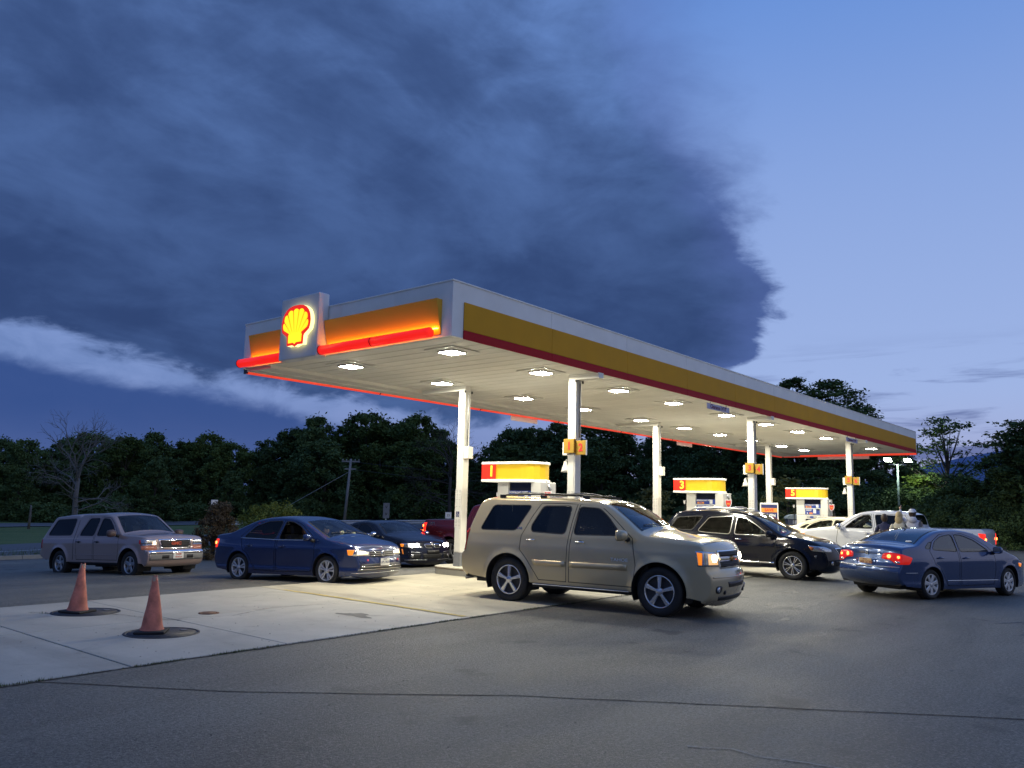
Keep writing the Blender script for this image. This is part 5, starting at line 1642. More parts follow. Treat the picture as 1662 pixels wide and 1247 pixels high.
# ---------------------------------------------------------------- sedans
def sedan(root, pm, kind='jetta', **kw):
    if kind == 'jetta':
        S = dict(wb=2.651, w=0.89, rw=0.318, ra=0.365, flare=0.012,
            top=[(-3.46, 0.30, .04, .05), (-3.55, 0.40, .06, .10), (-3.57, 0.55, .06, .12), (-3.52, 0.68, .05, .11), (-3.50, 0.88, .05, .08), (-3.50, 1.01, .03, .07), (-3.42, 1.045, .05, .04), (-3.10, 1.08, .06, .03), (-2.96, 1.10, .04, .04), (-2.60, 1.25, .05, .07), (-2.25, 1.38, .06, .05), (-1.9, 1.435, .07, .035), (-1.5, 1.45, .07, .03), (-1.1, 1.415, .06, .04), (-0.85, 1.345, .05, .05), (-0.35, 1.12, .04, .09), (-0.02, 0.98, .035, .10), (0.10, 0.955, .04, .08), (0.42, 0.91, .08, .04), (0.66, 0.83, .07, .05), (0.73, 0.75, .05, .08), (0.76, 0.60, .05, .10), (0.80, 0.48, .05, .11), (0.80, 0.34, .05, .10), (0.75, 0.22, .04, .08), (0.64, 0.19, .03, .07)],
            loft=[(8.15, 10.9, .88, 'rear_window'), (14.05, 15.95, .88, 'windshield'), (17.1, 19.6, .925, 'hood'), (5.2, 7.85, .88, 'trunk_lid')],
            sec=[(0.15, .94), (0.30, .975), (0.38, .965), (0.60, .985), (0.78, 1.0), (0.83, .99), (0.96, .955), (1.00, .94), (1.40, .73), (1.50, .70)],
            plan=(-0.05, 0.16, -2.6, 0.13), sill=[(0.58, 0.21), (0.40, 0.20), (-0.3, 0.19), (-2.2, 0.19), (-3.05, 0.24), (-3.40, 0.28)],
            doors=[dict(poly=[(-0.32, 0.93), (-0.33, 0.60), (-0.42, 0.27), (-1.46, 0.25), (-1.48, 0.60), (-1.44, 1.0), (-1.36, 1.395), (-1.15, 1.38), (-0.85, 1.28), (-0.50, 1.08)]),
                   dict(poly=[(-1.50, 0.25), (-2.12, 0.27), (-2.22, 0.42), (-2.36, 0.62), (-2.50, 0.70), (-2.62, 1.02), (-2.30, 1.29), (-1.9, 1.40), (-1.40, 1.41), (-1.48, 1.0), (-1.52, 0.60)])],
            windows=[dict(poly=[(-0.48, 0.965), (-1.40, 0.965), (-1.36, 1.35), (-1.15, 1.335), (-0.87, 1.235)], door=0, glass='glass', frame=0.016, open='R'),
                     dict(poly=[(-1.53, 0.965), (-2.50, 0.995), (-2.25, 1.235), (-1.9, 1.34), (-1.46, 1.355)], door=1, glass='glass', frame=0.016)],
            cab=(-2.75, -0.15), belt=0.95, hroof=1.43, rows=[-1.15, -2.05], zfloor=0.2)
    elif kind == 'civic':
        S = dict(wb=2.70, w=0.875, rw=0.312, ra=0.365, flare=0.012,
            top=[(-3.50, 0.30, .04, .05), (-3.60, 0.42, .06, .10), (-3.62, 0.58, .06, .12), (-3.56, 0.70, .05, .11), (-3.53, 0.88, .05, .09), (-3.50, 1.02, .04, .08), (-3.42, 1.06, .04, .05), (-3.22, 1.085, .04, .04), (-3.05, 1.11, .04, .05), (-2.65, 1.27, .05, .08), (-2.25, 1.385, .06, .05), (-1.9, 1.425, .07, .035), (-1.5, 1.435, .07, .03), (-1.1, 1.40, .06, .04), (-0.85, 1.33, .05, .06), (-0.30, 1.08, .04, .09), (0.10, 0.93, .035, .09), (0.20, 0.905, .04, .08), (0.45, 0.85, .09, .04), (0.68, 0.76, .08, .06), (0.77, 0.68, .05, .12), (0.81, 0.55, .05, .15), (0.83, 0.42, .05, .16), (0.82, 0.30, .05, .15), (0.76, 0.21, .04, .12), (0.66, 0.18, .03, .10)],
            loft=[(8.15, 10.8, .88, 'rear_window'), (14.05, 15.95, .88, 'windshield'), (17.1, 19.6, .925, 'hood'), (4.1, 7.85, .80, 'trunk_lid')],
            sec=[(0.15, .94), (0.30, .975), (0.38, .97), (0.60, .99), (0.80, 1.0), (0.86, .985), (0.98, .955), (1.03, .94), (1.38, .735), (1.50, .70)],
            plan=(-0.05, 0.22, -2.75, 0.14), sill=[(0.60, 0.20), (0.40, 0.19), (-0.3, 0.19), (-2.2, 0.20), (-3.05, 0.24), (-3.44, 0.28)],
            doors=[dict(poly=[(-0.52, 0.95), (-0.50, 0.60), (-0.56, 0.27), (-1.72, 0.25), (-1.74, 0.60), (-1.74, 1.0), (-1.66, 1.385), (-1.35, 1.36), (-1.0, 1.26), (-0.70, 1.10)]),
                   dict(poly=[(-1.77, 0.25), (-2.18, 0.27), (-2.28, 0.42), (-2.42, 0.62), (-2.60, 0.72), (-2.72, 1.00), (-2.50, 1.20), (-2.15, 1.34), (-1.70, 1.39), (-1.78, 1.0), (-1.78, 0.60)])],
            windows=[dict(poly=[(-0.70, 0.985), (-1.70, 0.985), (-1.65, 1.335), (-1.38, 1.315), (-1.05, 1.215)], door=0, glass='glass', frame=0.016),
                     dict(poly=[(-1.80, 0.985), (-2.60, 1.03), (-2.42, 1.18), (-2.15, 1.285), (-1.75, 1.335)], door=1, glass='glass', frame=0.016),
                     dict(poly=[(-2.68, 1.04), (-2.84, 1.05), (-2.62, 1.17), (-2.52, 1.18)], glass='glass', frame=0.012)],
            cab=(-2.85, -0.15), belt=0.97, hroof=1.42, rows=[-1.30, -2.20], zfloor=0.2)
    elif kind == 'coupe':
        S = dict(wb=2.81, w=0.905, rw=0.328, ra=0.375, flare=0.018,
            top=[(-3.50, 0.28, .04, .05), (-3.60, 0.40, .06, .10), (-3.62, 0.60, .06, .11), (-3.57, 0.75, .05, .09), (-3.55, 0.95, .05, .07), (-3.48, 1.01, .04, .05), (-3.2, 1.04, .05, .03), (-3.0, 1.06, .04, .05), (-2.6, 1.22, .05, .07), (-2.2, 1.33, .06, .05), (-1.8, 1.375, .07, .035), (-1.4, 1.37, .07, .03), (-1.1, 1.32, .06, .04), (-0.95, 1.28, .05, .05), (-0.62, 1.12, .04, .09), (-0.32, 0.975, .035, .10), (-0.2, 0.955, .04, .08), (0.25, 0.90, .09, .04), (0.62, 0.80, .08, .05), (0.72, 0.72, .05, .11), (0.76, 0.60, .05, .15), (0.79, 0.48, .05, .16), (0.79, 0.34, .05, .15), (0.73, 0.20, .04, .12), (0.62, 0.17, .03, .10)],
            loft=[(7.15, 8.9, .88, 'rear_window'), (13.05, 14.95, .88, 'windshield'), (16.1, 18.6, .925, 'hood')],
            sec=[(0.15, .93), (0.28, .975), (0.38, .965), (0.60, .985), (0.76, 1.0), (0.82, .985), (0.93, .95), (0.98, .93), (1.33, .73), (1.45, .70)],
            plan=(-0.05, 0.20, -2.8, 0.13), sill=[(0.58, 0.19), (0.40, 0.18), (-0.3, 0.18), (-2.3, 0.18), (-3.20, 0.24), (-3.44, 0.27)],
            doors=[dict(poly=[(-0.52, 0.90), (-0.52, 0.55), (-0.58, 0.26), (-1.78, 0.24), (-1.86, 0.60), (-1.84, 0.95), (-1.78, 1.30), (-1.40, 1.30), (-1.1, 1.22), (-0.8, 1.08)])],
            windows=[dict(poly=[(-0.72, 0.945), (-1.78, 0.945), (-1.74, 1.275), (-1.40, 1.265), (-1.14, 1.18)], door=0, glass='dark', frame=0.014),
                     dict(poly=[(-1.88, 0.95), (-2.62, 0.98), (-2.4, 1.14), (-2.15, 1.23), (-1.84, 1.275)], glass='dark', frame=0.014)],
            cab=(-2.75, -0.45), belt=0.93, hroof=1.36, rows=[-1.50], zfloor=0.2)
    mats = dict(paint=pm, glass=kw.get('glass', M_glass), dark=M_glassd, ws=kw.get('ws', M_glassw), rw=kw.get('rw', M_glass), int=kw.get('int', M_int), seat=kw.get('seat', M_int))
    return Car(S).build(root, mats)

FR, RE = (-1, 0, 0), (1, 0, 0)
# blue sedan (left)
pj = paint('paint_deep_blue', (0.010, 0.028, 0.115), 0.24, 0.4, 0.05)
root = place(11.95, 14.46, -79.5, name='sedan', cat='car', wb=2.651, zoff=-0.05, label='deep blue sedan with a white front plate and its front window open, beside the concrete')
J = sedan(root, pj, 'jetta', seat=M_int)
J.wheels((5, 'blade'), 0.205, 0.215, M_hubcap)
J.mirrors(-0.42, 0.95, pj, M_black, 0.9)
J.handles([(0, -1.28, 0.80), (1, -2.30, 0.81)], pj)
for sg in (1, -1):
    D = (-0.80, -0.60*sg, 0)
    h_ = J.patch('headlight', [(0.55, .84*sg, 0.77), (0.76, .60*sg, 0.745), (0.86, .40*sg, 0.70), (0.86, .40*sg, 0.625), (0.62, .84*sg, 0.63)], D, M_refl, off=0.006, depth=0.03, rnd=1)[0]
    J.patch('headlight_glow', [(0.72, .70*sg, 0.735), (0.80, .52*sg, 0.715), (0.84, .46*sg, 0.66), (0.72, .72*sg, 0.65)], D, mat('lamp_glow_soft', (1, 0.85, 0.6), 0.3, emit=1.5, ecol=(1.0, 0.80, 0.52)), h_, off=0.010, depth=0.01)
    J.patch('marker_lens', [(0.56, .84*sg, 0.755), (0.68, .76*sg, 0.75), (0.66, .79*sg, 0.645), (0.60, .84*sg, 0.645)], D, M_amberon, h_, off=0.011, depth=0.01)
    J.patch('tail_light', [(-3.36, .78*sg, 0.95), (-3.52, .50*sg, 0.93), (-3.55, .52*sg, 0.75), (-3.38, .80*sg, 0.75)], (0.8, -0.6*sg, 0), M_tailon, off=0.010, depth=0.02, rnd=1)
    J.disc('tail_bulb', (-3.42, .74*sg, 0.86), (0.6, -0.8*sg, 0), 0.035, M_tailhot, off=0.022)
    J.curve3([(-0.42, sg, 0.945), (-1.4, sg, 0.942), (-2.60, sg, 0.975)], (0, -sg, 0), M_chrome, 'window_chrome', 0.008, 0.006)
    J.curve3([(0.30, sg, 0.245), (-2.3, sg, 0.245)] if False else [(-0.45, sg, 0.30), (-2.15, sg, 0.30)], (0, -sg, 0), pj, 'sill_crease', 0.010, 0.0)
g = J.patch('grille', [(1, .40, .715), (1, -.40, .715), (1, -.39, .60), (1, .39, .60)], FR, M_black, off=0.010, depth=0.02)[0]
for z_ in (0.705, 0.665, 0.625): J.curve3([(1, .40, z_), (1, -.40, z_)], FR, M_chrome, 'grille_bar', 0.0055, 0.016, g)
bd = J.disc('badge', (1, 0, .66), FR, 0.062, M_chrome, g, off=0.030)
hp, nn = J.hit((1, 0, .66), FR)
J.disc('badge_face', (1, 0, .66), FR, 0.050, M_dgrey, bd, off=0.036, depth=0.006)
text('V', 0.055, M_chrome, bd, (hp.x+0.047, 0, .682), (0, 1, 0), (0, 0, 1), 'badge_letter', ext=0.002, fat=0.001)
text('W', 0.060, M_chrome, bd, (hp.x+0.047, 0, .643), (0, 1, 0), (0, 0, 1), 'badge_letter', ext=0.002, fat=0.001)
low_ = J.patch('lower_grille', [(1, .66, .44), (1, .50, .46), (1, -.50, .46), (1, -.66, .44), (1, -.74, .31), (1, .74, .31)], FR, M_black, off=0.006, depth=0.02)[0]
for z_, w_ in ((0.40, .66), (0.345, .73), (0.275, .78)): J.curve3([(1, w_, z_), (1, -w_, z_)], FR, M_chrome, 'lower_chrome', 0.006, 0.012, low_)
J.disc('reflector', (1, .66, .52), (-0.9, -.4, 0), 0.022, M_redp, off=0.008); J.disc('reflector', (1, -.56, .535), (-0.9, .4, 0), 0.022, mat('pink_glint', (0.5, 0.05, 0.08), 0.2, emit=0.3), off=0.008)  # the pink one glows faintly, a glint put into its material
J.nplate(1, 0.49, True, M_plate_w, [('VIRGINIA', 0.032, 0.055), ('UPL-9635', 0.075, -0.01)])
for y0_, y1_ in ((0.50, -0.05), (-0.02, -0.55)):
    J.curve3([(-0.02, y0_, 1.9), (-0.16, y1_, 1.9)], (0, 0, -1), M_black, 'wiper', 0.006, 0.012)

# blue sedan (right, seen from behind)
pc = paint('paint_steel_blue', (0.026, 0.062, 0.175), 0.26, 0.5, 0.10)
root = place(21.8, 3.96, -22.5, name='sedan', cat='car', wb=2.70, label='steel blue sedan driving off with red tail lights and a tan rear plate')
C = sedan(root, pc, 'civic', glass=glass_mat('side_glass_pale', (0.42, 0.50, 0.50), 0.07), rw=glass_mat('rear_glass_pale', (0.45, 0.52, 0.54), 0.09), int=M_int, seat=M_intl)
C.wheels((7, 'cover'), 0.205, 0.212, M_hubcap, steer=0.10)
C.mirrors(-0.60, 0.96, pc, M_black, 0.9)
C.handles([(0, -1.55, 0.84), (1, -2.42, 0.85)], pc)
for sg in (1, -1):
    D = (0.85, -0.55*sg, 0)
    tl = C.patch('tail_light', [(-3.26, .83*sg, 0.86), (-3.44, .72*sg, 0.93), (-3.52, .50*sg, 0.955), (-3.55, .35*sg, 0.93), (-3.60, .34*sg, 0.82), (-3.55, .52*sg, 0.80), (-3.52, .64*sg, 0.72), (-3.36, .83*sg, 0.72)], D, mat('tail_lamp_glow', (0.6, 0.01, 0.01), 0.15, emit=0.34, ecol=(1.0, 0.03, 0.015)), off=0.012, depth=0.03, rnd=1)[0]
    C.patch('reverse_lens', [(-3.50, .70*sg, 0.785), (-3.53, .60*sg, 0.785), (-3.53, .62*sg, 0.735), (-3.50, .71*sg, 0.735)], D, M_refl, tl, off=0.018, depth=0.01)
    C.disc('tail_bulb', (-3.55, .49*sg, 0.875), D, 0.038, M_tailhot, tl, off=0.022)
    C.disc('tail_bulb', (-3.50, .68*sg, 0.865), D, 0.028, M_tailhot, tl, off=0.022)
    C.patch('headlight', [(0.40, .84*sg, 0.735), (0.70, .58*sg, 0.70), (0.74, .50*sg, 0.60), (0.50, .84*sg, 0.62)], (-0.8, -0.6*sg, 0), M_refl, off=0.006, depth=0.03, rnd=1)
    C.patch('marker_lens', [(0.42, .85*sg, 0.72), (0.56, .76*sg, 0.70), (0.54, .80*sg, 0.63), (0.48, .85*sg, 0.64)], (-0.7, -0.7*sg, 0), M_amberon, off=0.010, depth=0.01)
    C.curve3([(-0.42, sg, 0.36), (-2.20, sg, 0.38)], (0, -sg, 0), M_chrome, 'side_strip', 0.007, 0.004)
    C.curve3([(-3.15, sg, 0.55), (-3.45, .82*sg, 0.55)], (0, -sg, 0), M_steel, 'bumper_strip', 0.007, 0.004)
C.curve3([(-4, .74, .66), (-4, -.74, .66)], RE, M_steel, 'bumper_ledge', 0.012, 0.002)
pk = C.patch('plate_recess', [(-4, .26, .80), (-4, -.26, .80), (-4, -.20, .635), (-4, .20, .635)], RE, pc, off=0.004, depth=0.01)[0]
C.nplate(-4, 0.735, False, mat('plate_tan_lamplit', (0.80, 0.52, 0.26), 0.5), [('VIRGINIA', 0.026, 0.055), ('UXR 3CJN', 0.078, -0.008)], mat('plate_text_red', (0.28, 0.05, 0.03), 0.5))  # licence lamp's light is put into the plate colour as a brighter tan
text('H', 0.085, M_chrome, root, (C.hit((-4, 0, .915), RE)[0].x-0.010, 0, .915), (0, -1, 0), (0, 0, 1), 'badge', ext=0.004, fat=0.003)
C.disc('window_sticker', (-2.92, -.52, 1.16), (0.8, 0, -0.6), 0.075, M_pwhite, off=0.006, depth=0.004, ry=0.028)
# roof antenna
MB().tube([(-2.3, 0.0, 1.41), (-2.42, 0, 1.46)], [0.018, 0.006], 8).build('roof_aerial', pc, root)

# dark coupe
pb = paint('paint_black_blue', (0.006, 0.009, 0.024), 0.20, 0.0, 0.0, 0.6, 0.2)
root = place(17.05, 17.84, -95.6, name='coupe', cat='car', wb=2.81, zoff=-0.03, label='black coupe with both white headlights blazing and a twin kidney grille')
B = sedan(root, pb, 'coupe')
B.wheels((5, 'twin'), 0.235, 0.238, M_alloyd)
B.mirrors(-0.62, 0.93, M_chrome, M_black, 0.85)
B.handles([(0, -1.62, 0.80)], pb)
for sg in (1, -1):
    D = (-0.85, -0.5*sg, 0)
    h_ = B.patch('headlight', [(0.48, .84*sg, 0.73), (0.66, .62*sg, 0.72), (0.76, .34*sg, 0.68), (0.76, .34*sg, 0.62), (0.66, .60*sg, 0.585), (0.52, .84*sg, 0.63)], D, M_refl, off=0.008, depth=0.03, rnd=1)[0]
    B.patch('headlight_glow', [(0.62, .70*sg, 0.715), (0.72, .48*sg, 0.70), (0.74, .44*sg, 0.62), (0.64, .70*sg, 0.61)], D, mat('headlamp_glow_white', (1, 1, 1), 0.3, emit=1.4, ecol=(1.0, 0.90, 0.78)), h_, off=0.012, depth=0.01)
    for yy in (.66, .50): B.disc('bulb', (0.8, yy*sg, 0.655), (-0.9, -0.43*sg, 0), 0.058, M_headw, h_, off=0.022)
    B.patch('marker_lens', [(0.48, .85*sg, 0.71), (0.58, .78*sg, 0.70), (0.56, .81*sg, 0.62), (0.50, .85*sg, 0.63)], (-0.6, -0.8*sg, 0), M_amberon, h_, off=0.013, depth=0.01)
    B.patch('marker_lens', [(0.52, .85*sg, 0.56), (0.56, .84*sg, 0.56), (0.60, .84*sg, 0.42), (0.56, .85*sg, 0.42)], (-0.5, -0.85*sg, 0), mat('amber_dim', (0.5, 0.15, 0.03), 0.3, emit=0.4, ecol=(1, 0.3, 0.03)), off=0.008, depth=0.01)
    k_ = B.patch('grille', [(1, .03*sg, .70), (1, .30*sg, .695), (1, .27*sg, .585), (1, .05*sg, .57)], FR, M_chrome, off=0.016, depth=0.02, rnd=1)[0]
    B.patch('grille_mesh', [(1, .05*sg, .682), (1, .275*sg, .680), (1, .25*sg, .60), (1, .068*sg, .588)], FR, M_dark, k_, off=0.022, depth=0.01, rnd=1)
    B.patch('fog_recess', [(1, .42*sg, .42), (1, .74*sg, .44), (1, .72*sg, .30), (1, .46*sg, .28)], FR, M_dark, off=0.006, depth=0.01, rnd=1)
    B.disc('fog_lamp', (1, .66*sg, .365), FR, 0.045, M_refl, off=0.02)
    B.curve3([(1, .40*sg, .46), (1, .74*sg, .475)], FR, M_steel, 'bumper_trim', 0.008, 0.006)
    B.curve3([(1, .20*sg, .245), (1, .78*sg, .255)], FR, M_steel, 'bumper_trim', 0.008, 0.006)
    B.patch('tail_light', [(-3.36, .80*sg, 0.90), (-3.56, .50*sg, 0.88), (-3.58, .50*sg, 0.74), (-3.38, .82*sg, 0.75)], (0.8, -0.6*sg, 0), M_tail, off=0.010, depth=0.02, rnd=1)
B.patch('lower_grille', [(1, .36, .42), (1, -.36, .42), (1, -.32, .28), (1, .32, .28)], FR, M_dark, off=0.006, depth=0.02)
B.patch('plate_bracket', [(1, .22, .52), (1, -.22, .52), (1, -.22, .42), (1, .22, .42)], FR, M_black, off=0.02, depth=0.02)
B.disc('badge', (0.9, 0, .745), (-0.8, 0, -0.6), 0.040, M_chrome, off=0.010)

# pale cream sedan at the far pump, seen over the pickup's hood
pw = paint('paint_cream', (0.66, 0.60, 0.44), 0.32, 0.1, 0.08)
root = place(31.9, 8.3, -90, name='sedan', cat='car', wb=2.70, sx=1.09, label='cream white sedan with a sloping tail parked at pump five')
Wd = sedan(root, pw, 'civic')
Wd.wheels((7, 'cover'), 0.205, 0.212, M_hubcap)
Wd.mirrors(-0.60, 0.96, pw)
Wd.handles([(0, -1.55, 0.84), (1, -2.42, 0.85)], pw)
for sg in (1, -1):
    Wd.patch('tail_light', [(-3.26, .83*sg, 0.86), (-3.44, .72*sg, 0.93), (-3.55, .35*sg, 0.93), (-3.60, .34*sg, 0.82), (-3.52, .64*sg, 0.72), (-3.36, .83*sg, 0.72)], (0.85, -0.55*sg, 0), M_tail, off=0.012, depth=0.03)

# ---------------------------------------------------------------- dark SUV
def mdx():
    S = dict(wb=2.70, w=0.975, rw=0.368, ra=0.43, flare=0.02,
        top=[(-3.72, 0.40, .05, .06), (-3.84, 0.50, .06, .10), (-3.86, 0.68, .06, .12), (-3.80, 0.80, .05, .09), (-3.76, 1.0, .06, .06), (-3.70, 1.15, .06, .05), (-3.45, 1.50, .06, .06), (-3.33, 1.62, .05, .05), (-3.2, 1.675, .06, .04), (-2.6, 1.725, .08, .035), (-1.9, 1.735, .08, .035), (-1.4, 1.70, .07, .04), (-1.12, 1.635, .06, .05), (-0.62, 1.35, .04, .09), (-0.28, 1.14, .035, .11), (-0.18, 1.11, .04, .09), (0.2, 1.065, .09, .04), (0.55, 0.98, .09, .05), (0.72, 0.90, .07, .07), (0.80, 0.80, .06, .13), (0.84, 0.66, .05, .16), (0.87, 0.54, .05, .17), (0.85, 0.40, .05, .15), (0.76, 0.29, .04, .12), (0.62, 0.26, .03, .10)],
        loft=[(5.1, 6.9, .88, 'rear_window'), (12.05, 13.95, .88, 'windshield'), (15.1, 17.7, .925, 'hood')],
        sec=[(0.2, .95), (0.40, .98), (0.62, .985), (0.86, 1.0), (0.92, .985), (1.08, .955), (1.13, .94), (1.62, .76), (1.78, .70)],
        plan=(-0.05, 0.18, -3.0, 0.10), sill=[(0.58, 0.30), (0.45, 0.30), (-0.4, 0.29), (-2.2, 0.30), (-3.15, 0.36), (-3.62, 0.40)],
        doors=[dict(poly=[(-0.42, 1.06), (-0.42, 0.70), (-0.50, 0.38), (-1.62, 0.38), (-1.64, 0.80), (-1.60, 1.1), (-1.52, 1.64), (-1.25, 1.60), (-0.95, 1.44)]),
               dict(poly=[(-1.66, 0.38), (-2.16, 0.38), (-2.24, 0.55), (-2.38, 0.76), (-2.58, 0.86), (-2.66, 1.10), (-2.50, 1.36), (-2.36, 1.60), (-1.56, 1.65), (-1.64, 1.1), (-1.68, 0.80)])],
        windows=[dict(poly=[(-0.62, 1.13), (-1.54, 1.115), (-1.49, 1.575), (-1.28, 1.545), (-0.98, 1.38)], door=0, glass='glass', frame=0.018, trim='chrome'),
                 dict(poly=[(-1.68, 1.115), (-2.36, 1.135), (-2.60, 1.16), (-2.30, 1.53), (-1.62, 1.585)], door=1, glass='dark', frame=0.018, trim='chrome'),
                 dict(poly=[(-2.78, 1.18), (-3.46, 1.20), (-3.24, 1.52), (-2.50, 1.565)], glass='dark', frame=0.016)],
        cab=(-3.4, -0.25), belt=1.10, hroof=1.70, rows=[-1.25, -2.2], zfloor=0.28)
    pm = paint('paint_black', (0.004, 0.006, 0.016), 0.18, 0.0, 0.0, 0.55, 0.1)
    root = place(22.02, 8.02, -86.5, name='suv', cat='suv', wb=2.70, label='black suv with roof rails leaving pump three behind the beige one')
    c = Car(S).build(root, dict(paint=pm, glass=M_glass, dark=M_glassd, ws=M_glassw, rw=M_glassd))
    c.wheels((7, 'twin'), 0.245, 0.245, M_alloy)
    c.mirrors(-0.55, 1.10, pm, M_black, 1.05)
    c.handles([(0, -1.42, 0.98), (1, -2.42, 0.99)], M_chrome)
    for sg in (1, -1):
        c.patch('headlight', [(0.40, .93*sg, 0.90), (0.70, .66*sg, 0.87), (0.82, .48*sg, 0.80), (0.82, .50*sg, 0.72), (0.50, .93*sg, 0.76)], (-0.8, -0.6*sg, 0), M_refl, off=0.008, depth=0.03, rnd=1)
        c.patch('marker_lens', [(0.42, .93*sg, 0.88), (0.52, .88*sg, 0.865), (0.52, .90*sg, 0.785), (0.48, .93*sg, 0.78)], (-0.6, -0.8*sg, 0), M_amber2, off=0.012, depth=0.01)
        c.patch('tail_light', [(-3.60, .90*sg, 1.12), (-3.74, .70*sg, 1.10), (-3.80, .70*sg, 0.86), (-3.66, .92*sg, 0.86)], (0.8, -0.6*sg, 0), M_tail, off=0.012, depth=0.02, rnd=1)
        c.patch('sill_trim', [(-0.46, sg, 0.43), (-2.2, sg, 0.43), (-2.2, sg, 0.385), (-0.46, sg, 0.385)], (0, -sg, 0), M_chrome, off=0.012, depth=0.01, grid=0.1)
        b = MB().tube([(-2.95, sg*.60, 1.70), (-2.80, sg*.60, 1.79), (-2.2, sg*.60, 1.81), (-1.55, sg*.60, 1.79), (-1.35, sg*.60, 1.72)], [0.012, 0.02, 0.02, 0.02, 0.012], 8)
        b.build('roof_rail', M_steel, root)
        c.disc('fog_lamp', (1, .62*sg, .46), FR, 0.05, M_refl, off=0.012)
        c.patch('bumper_scrape', [(0.55, .92*sg, 0.64), (0.62, .90*sg, 0.66), (0.60, .91*sg, 0.57)], (-0.3, -0.95*sg, 0), M_mgrey, off=0.003, depth=0.0)
    for xx in (-2.6, -1.75):
        MB().tube([(xx, -.60, 1.80), (xx+0.02, -.3, 1.83), (xx+0.02, .3, 1.83), (xx, .60, 1.80)], [0.03, 0.022, 0.022, 0.03], 8).build('rack_bar', M_steel, root)
    g = c.patch('grille', [(1, .34, .84), (1, -.34, .84), (1, -.26, .66), (1, .26, .66)], FR, M_chrome, off=0.012, depth=0.02)[0]
    c.patch('grille_mesh', [(1, .30, .82), (1, -.30, .82), (1, -.235, .685), (1, .235, .685)], FR, M_dark, g, off=0.018, depth=0.01)
    c.patch('lower_grille', [(1, .50, .52), (1, -.50, .52), (1, -.46, .40), (1, .46, .40)], FR, M_dark, off=0.006, depth=0.02)
    for y0_, y1_ in ((0.55, -0.05), (-0.05, -0.60)):
        c.curve3([(-0.24, y0_, 1.9), (-0.40, y1_, 1.9)], (0, 0, -1), M_black, 'wiper', 0.007, 0.012)
mdx()

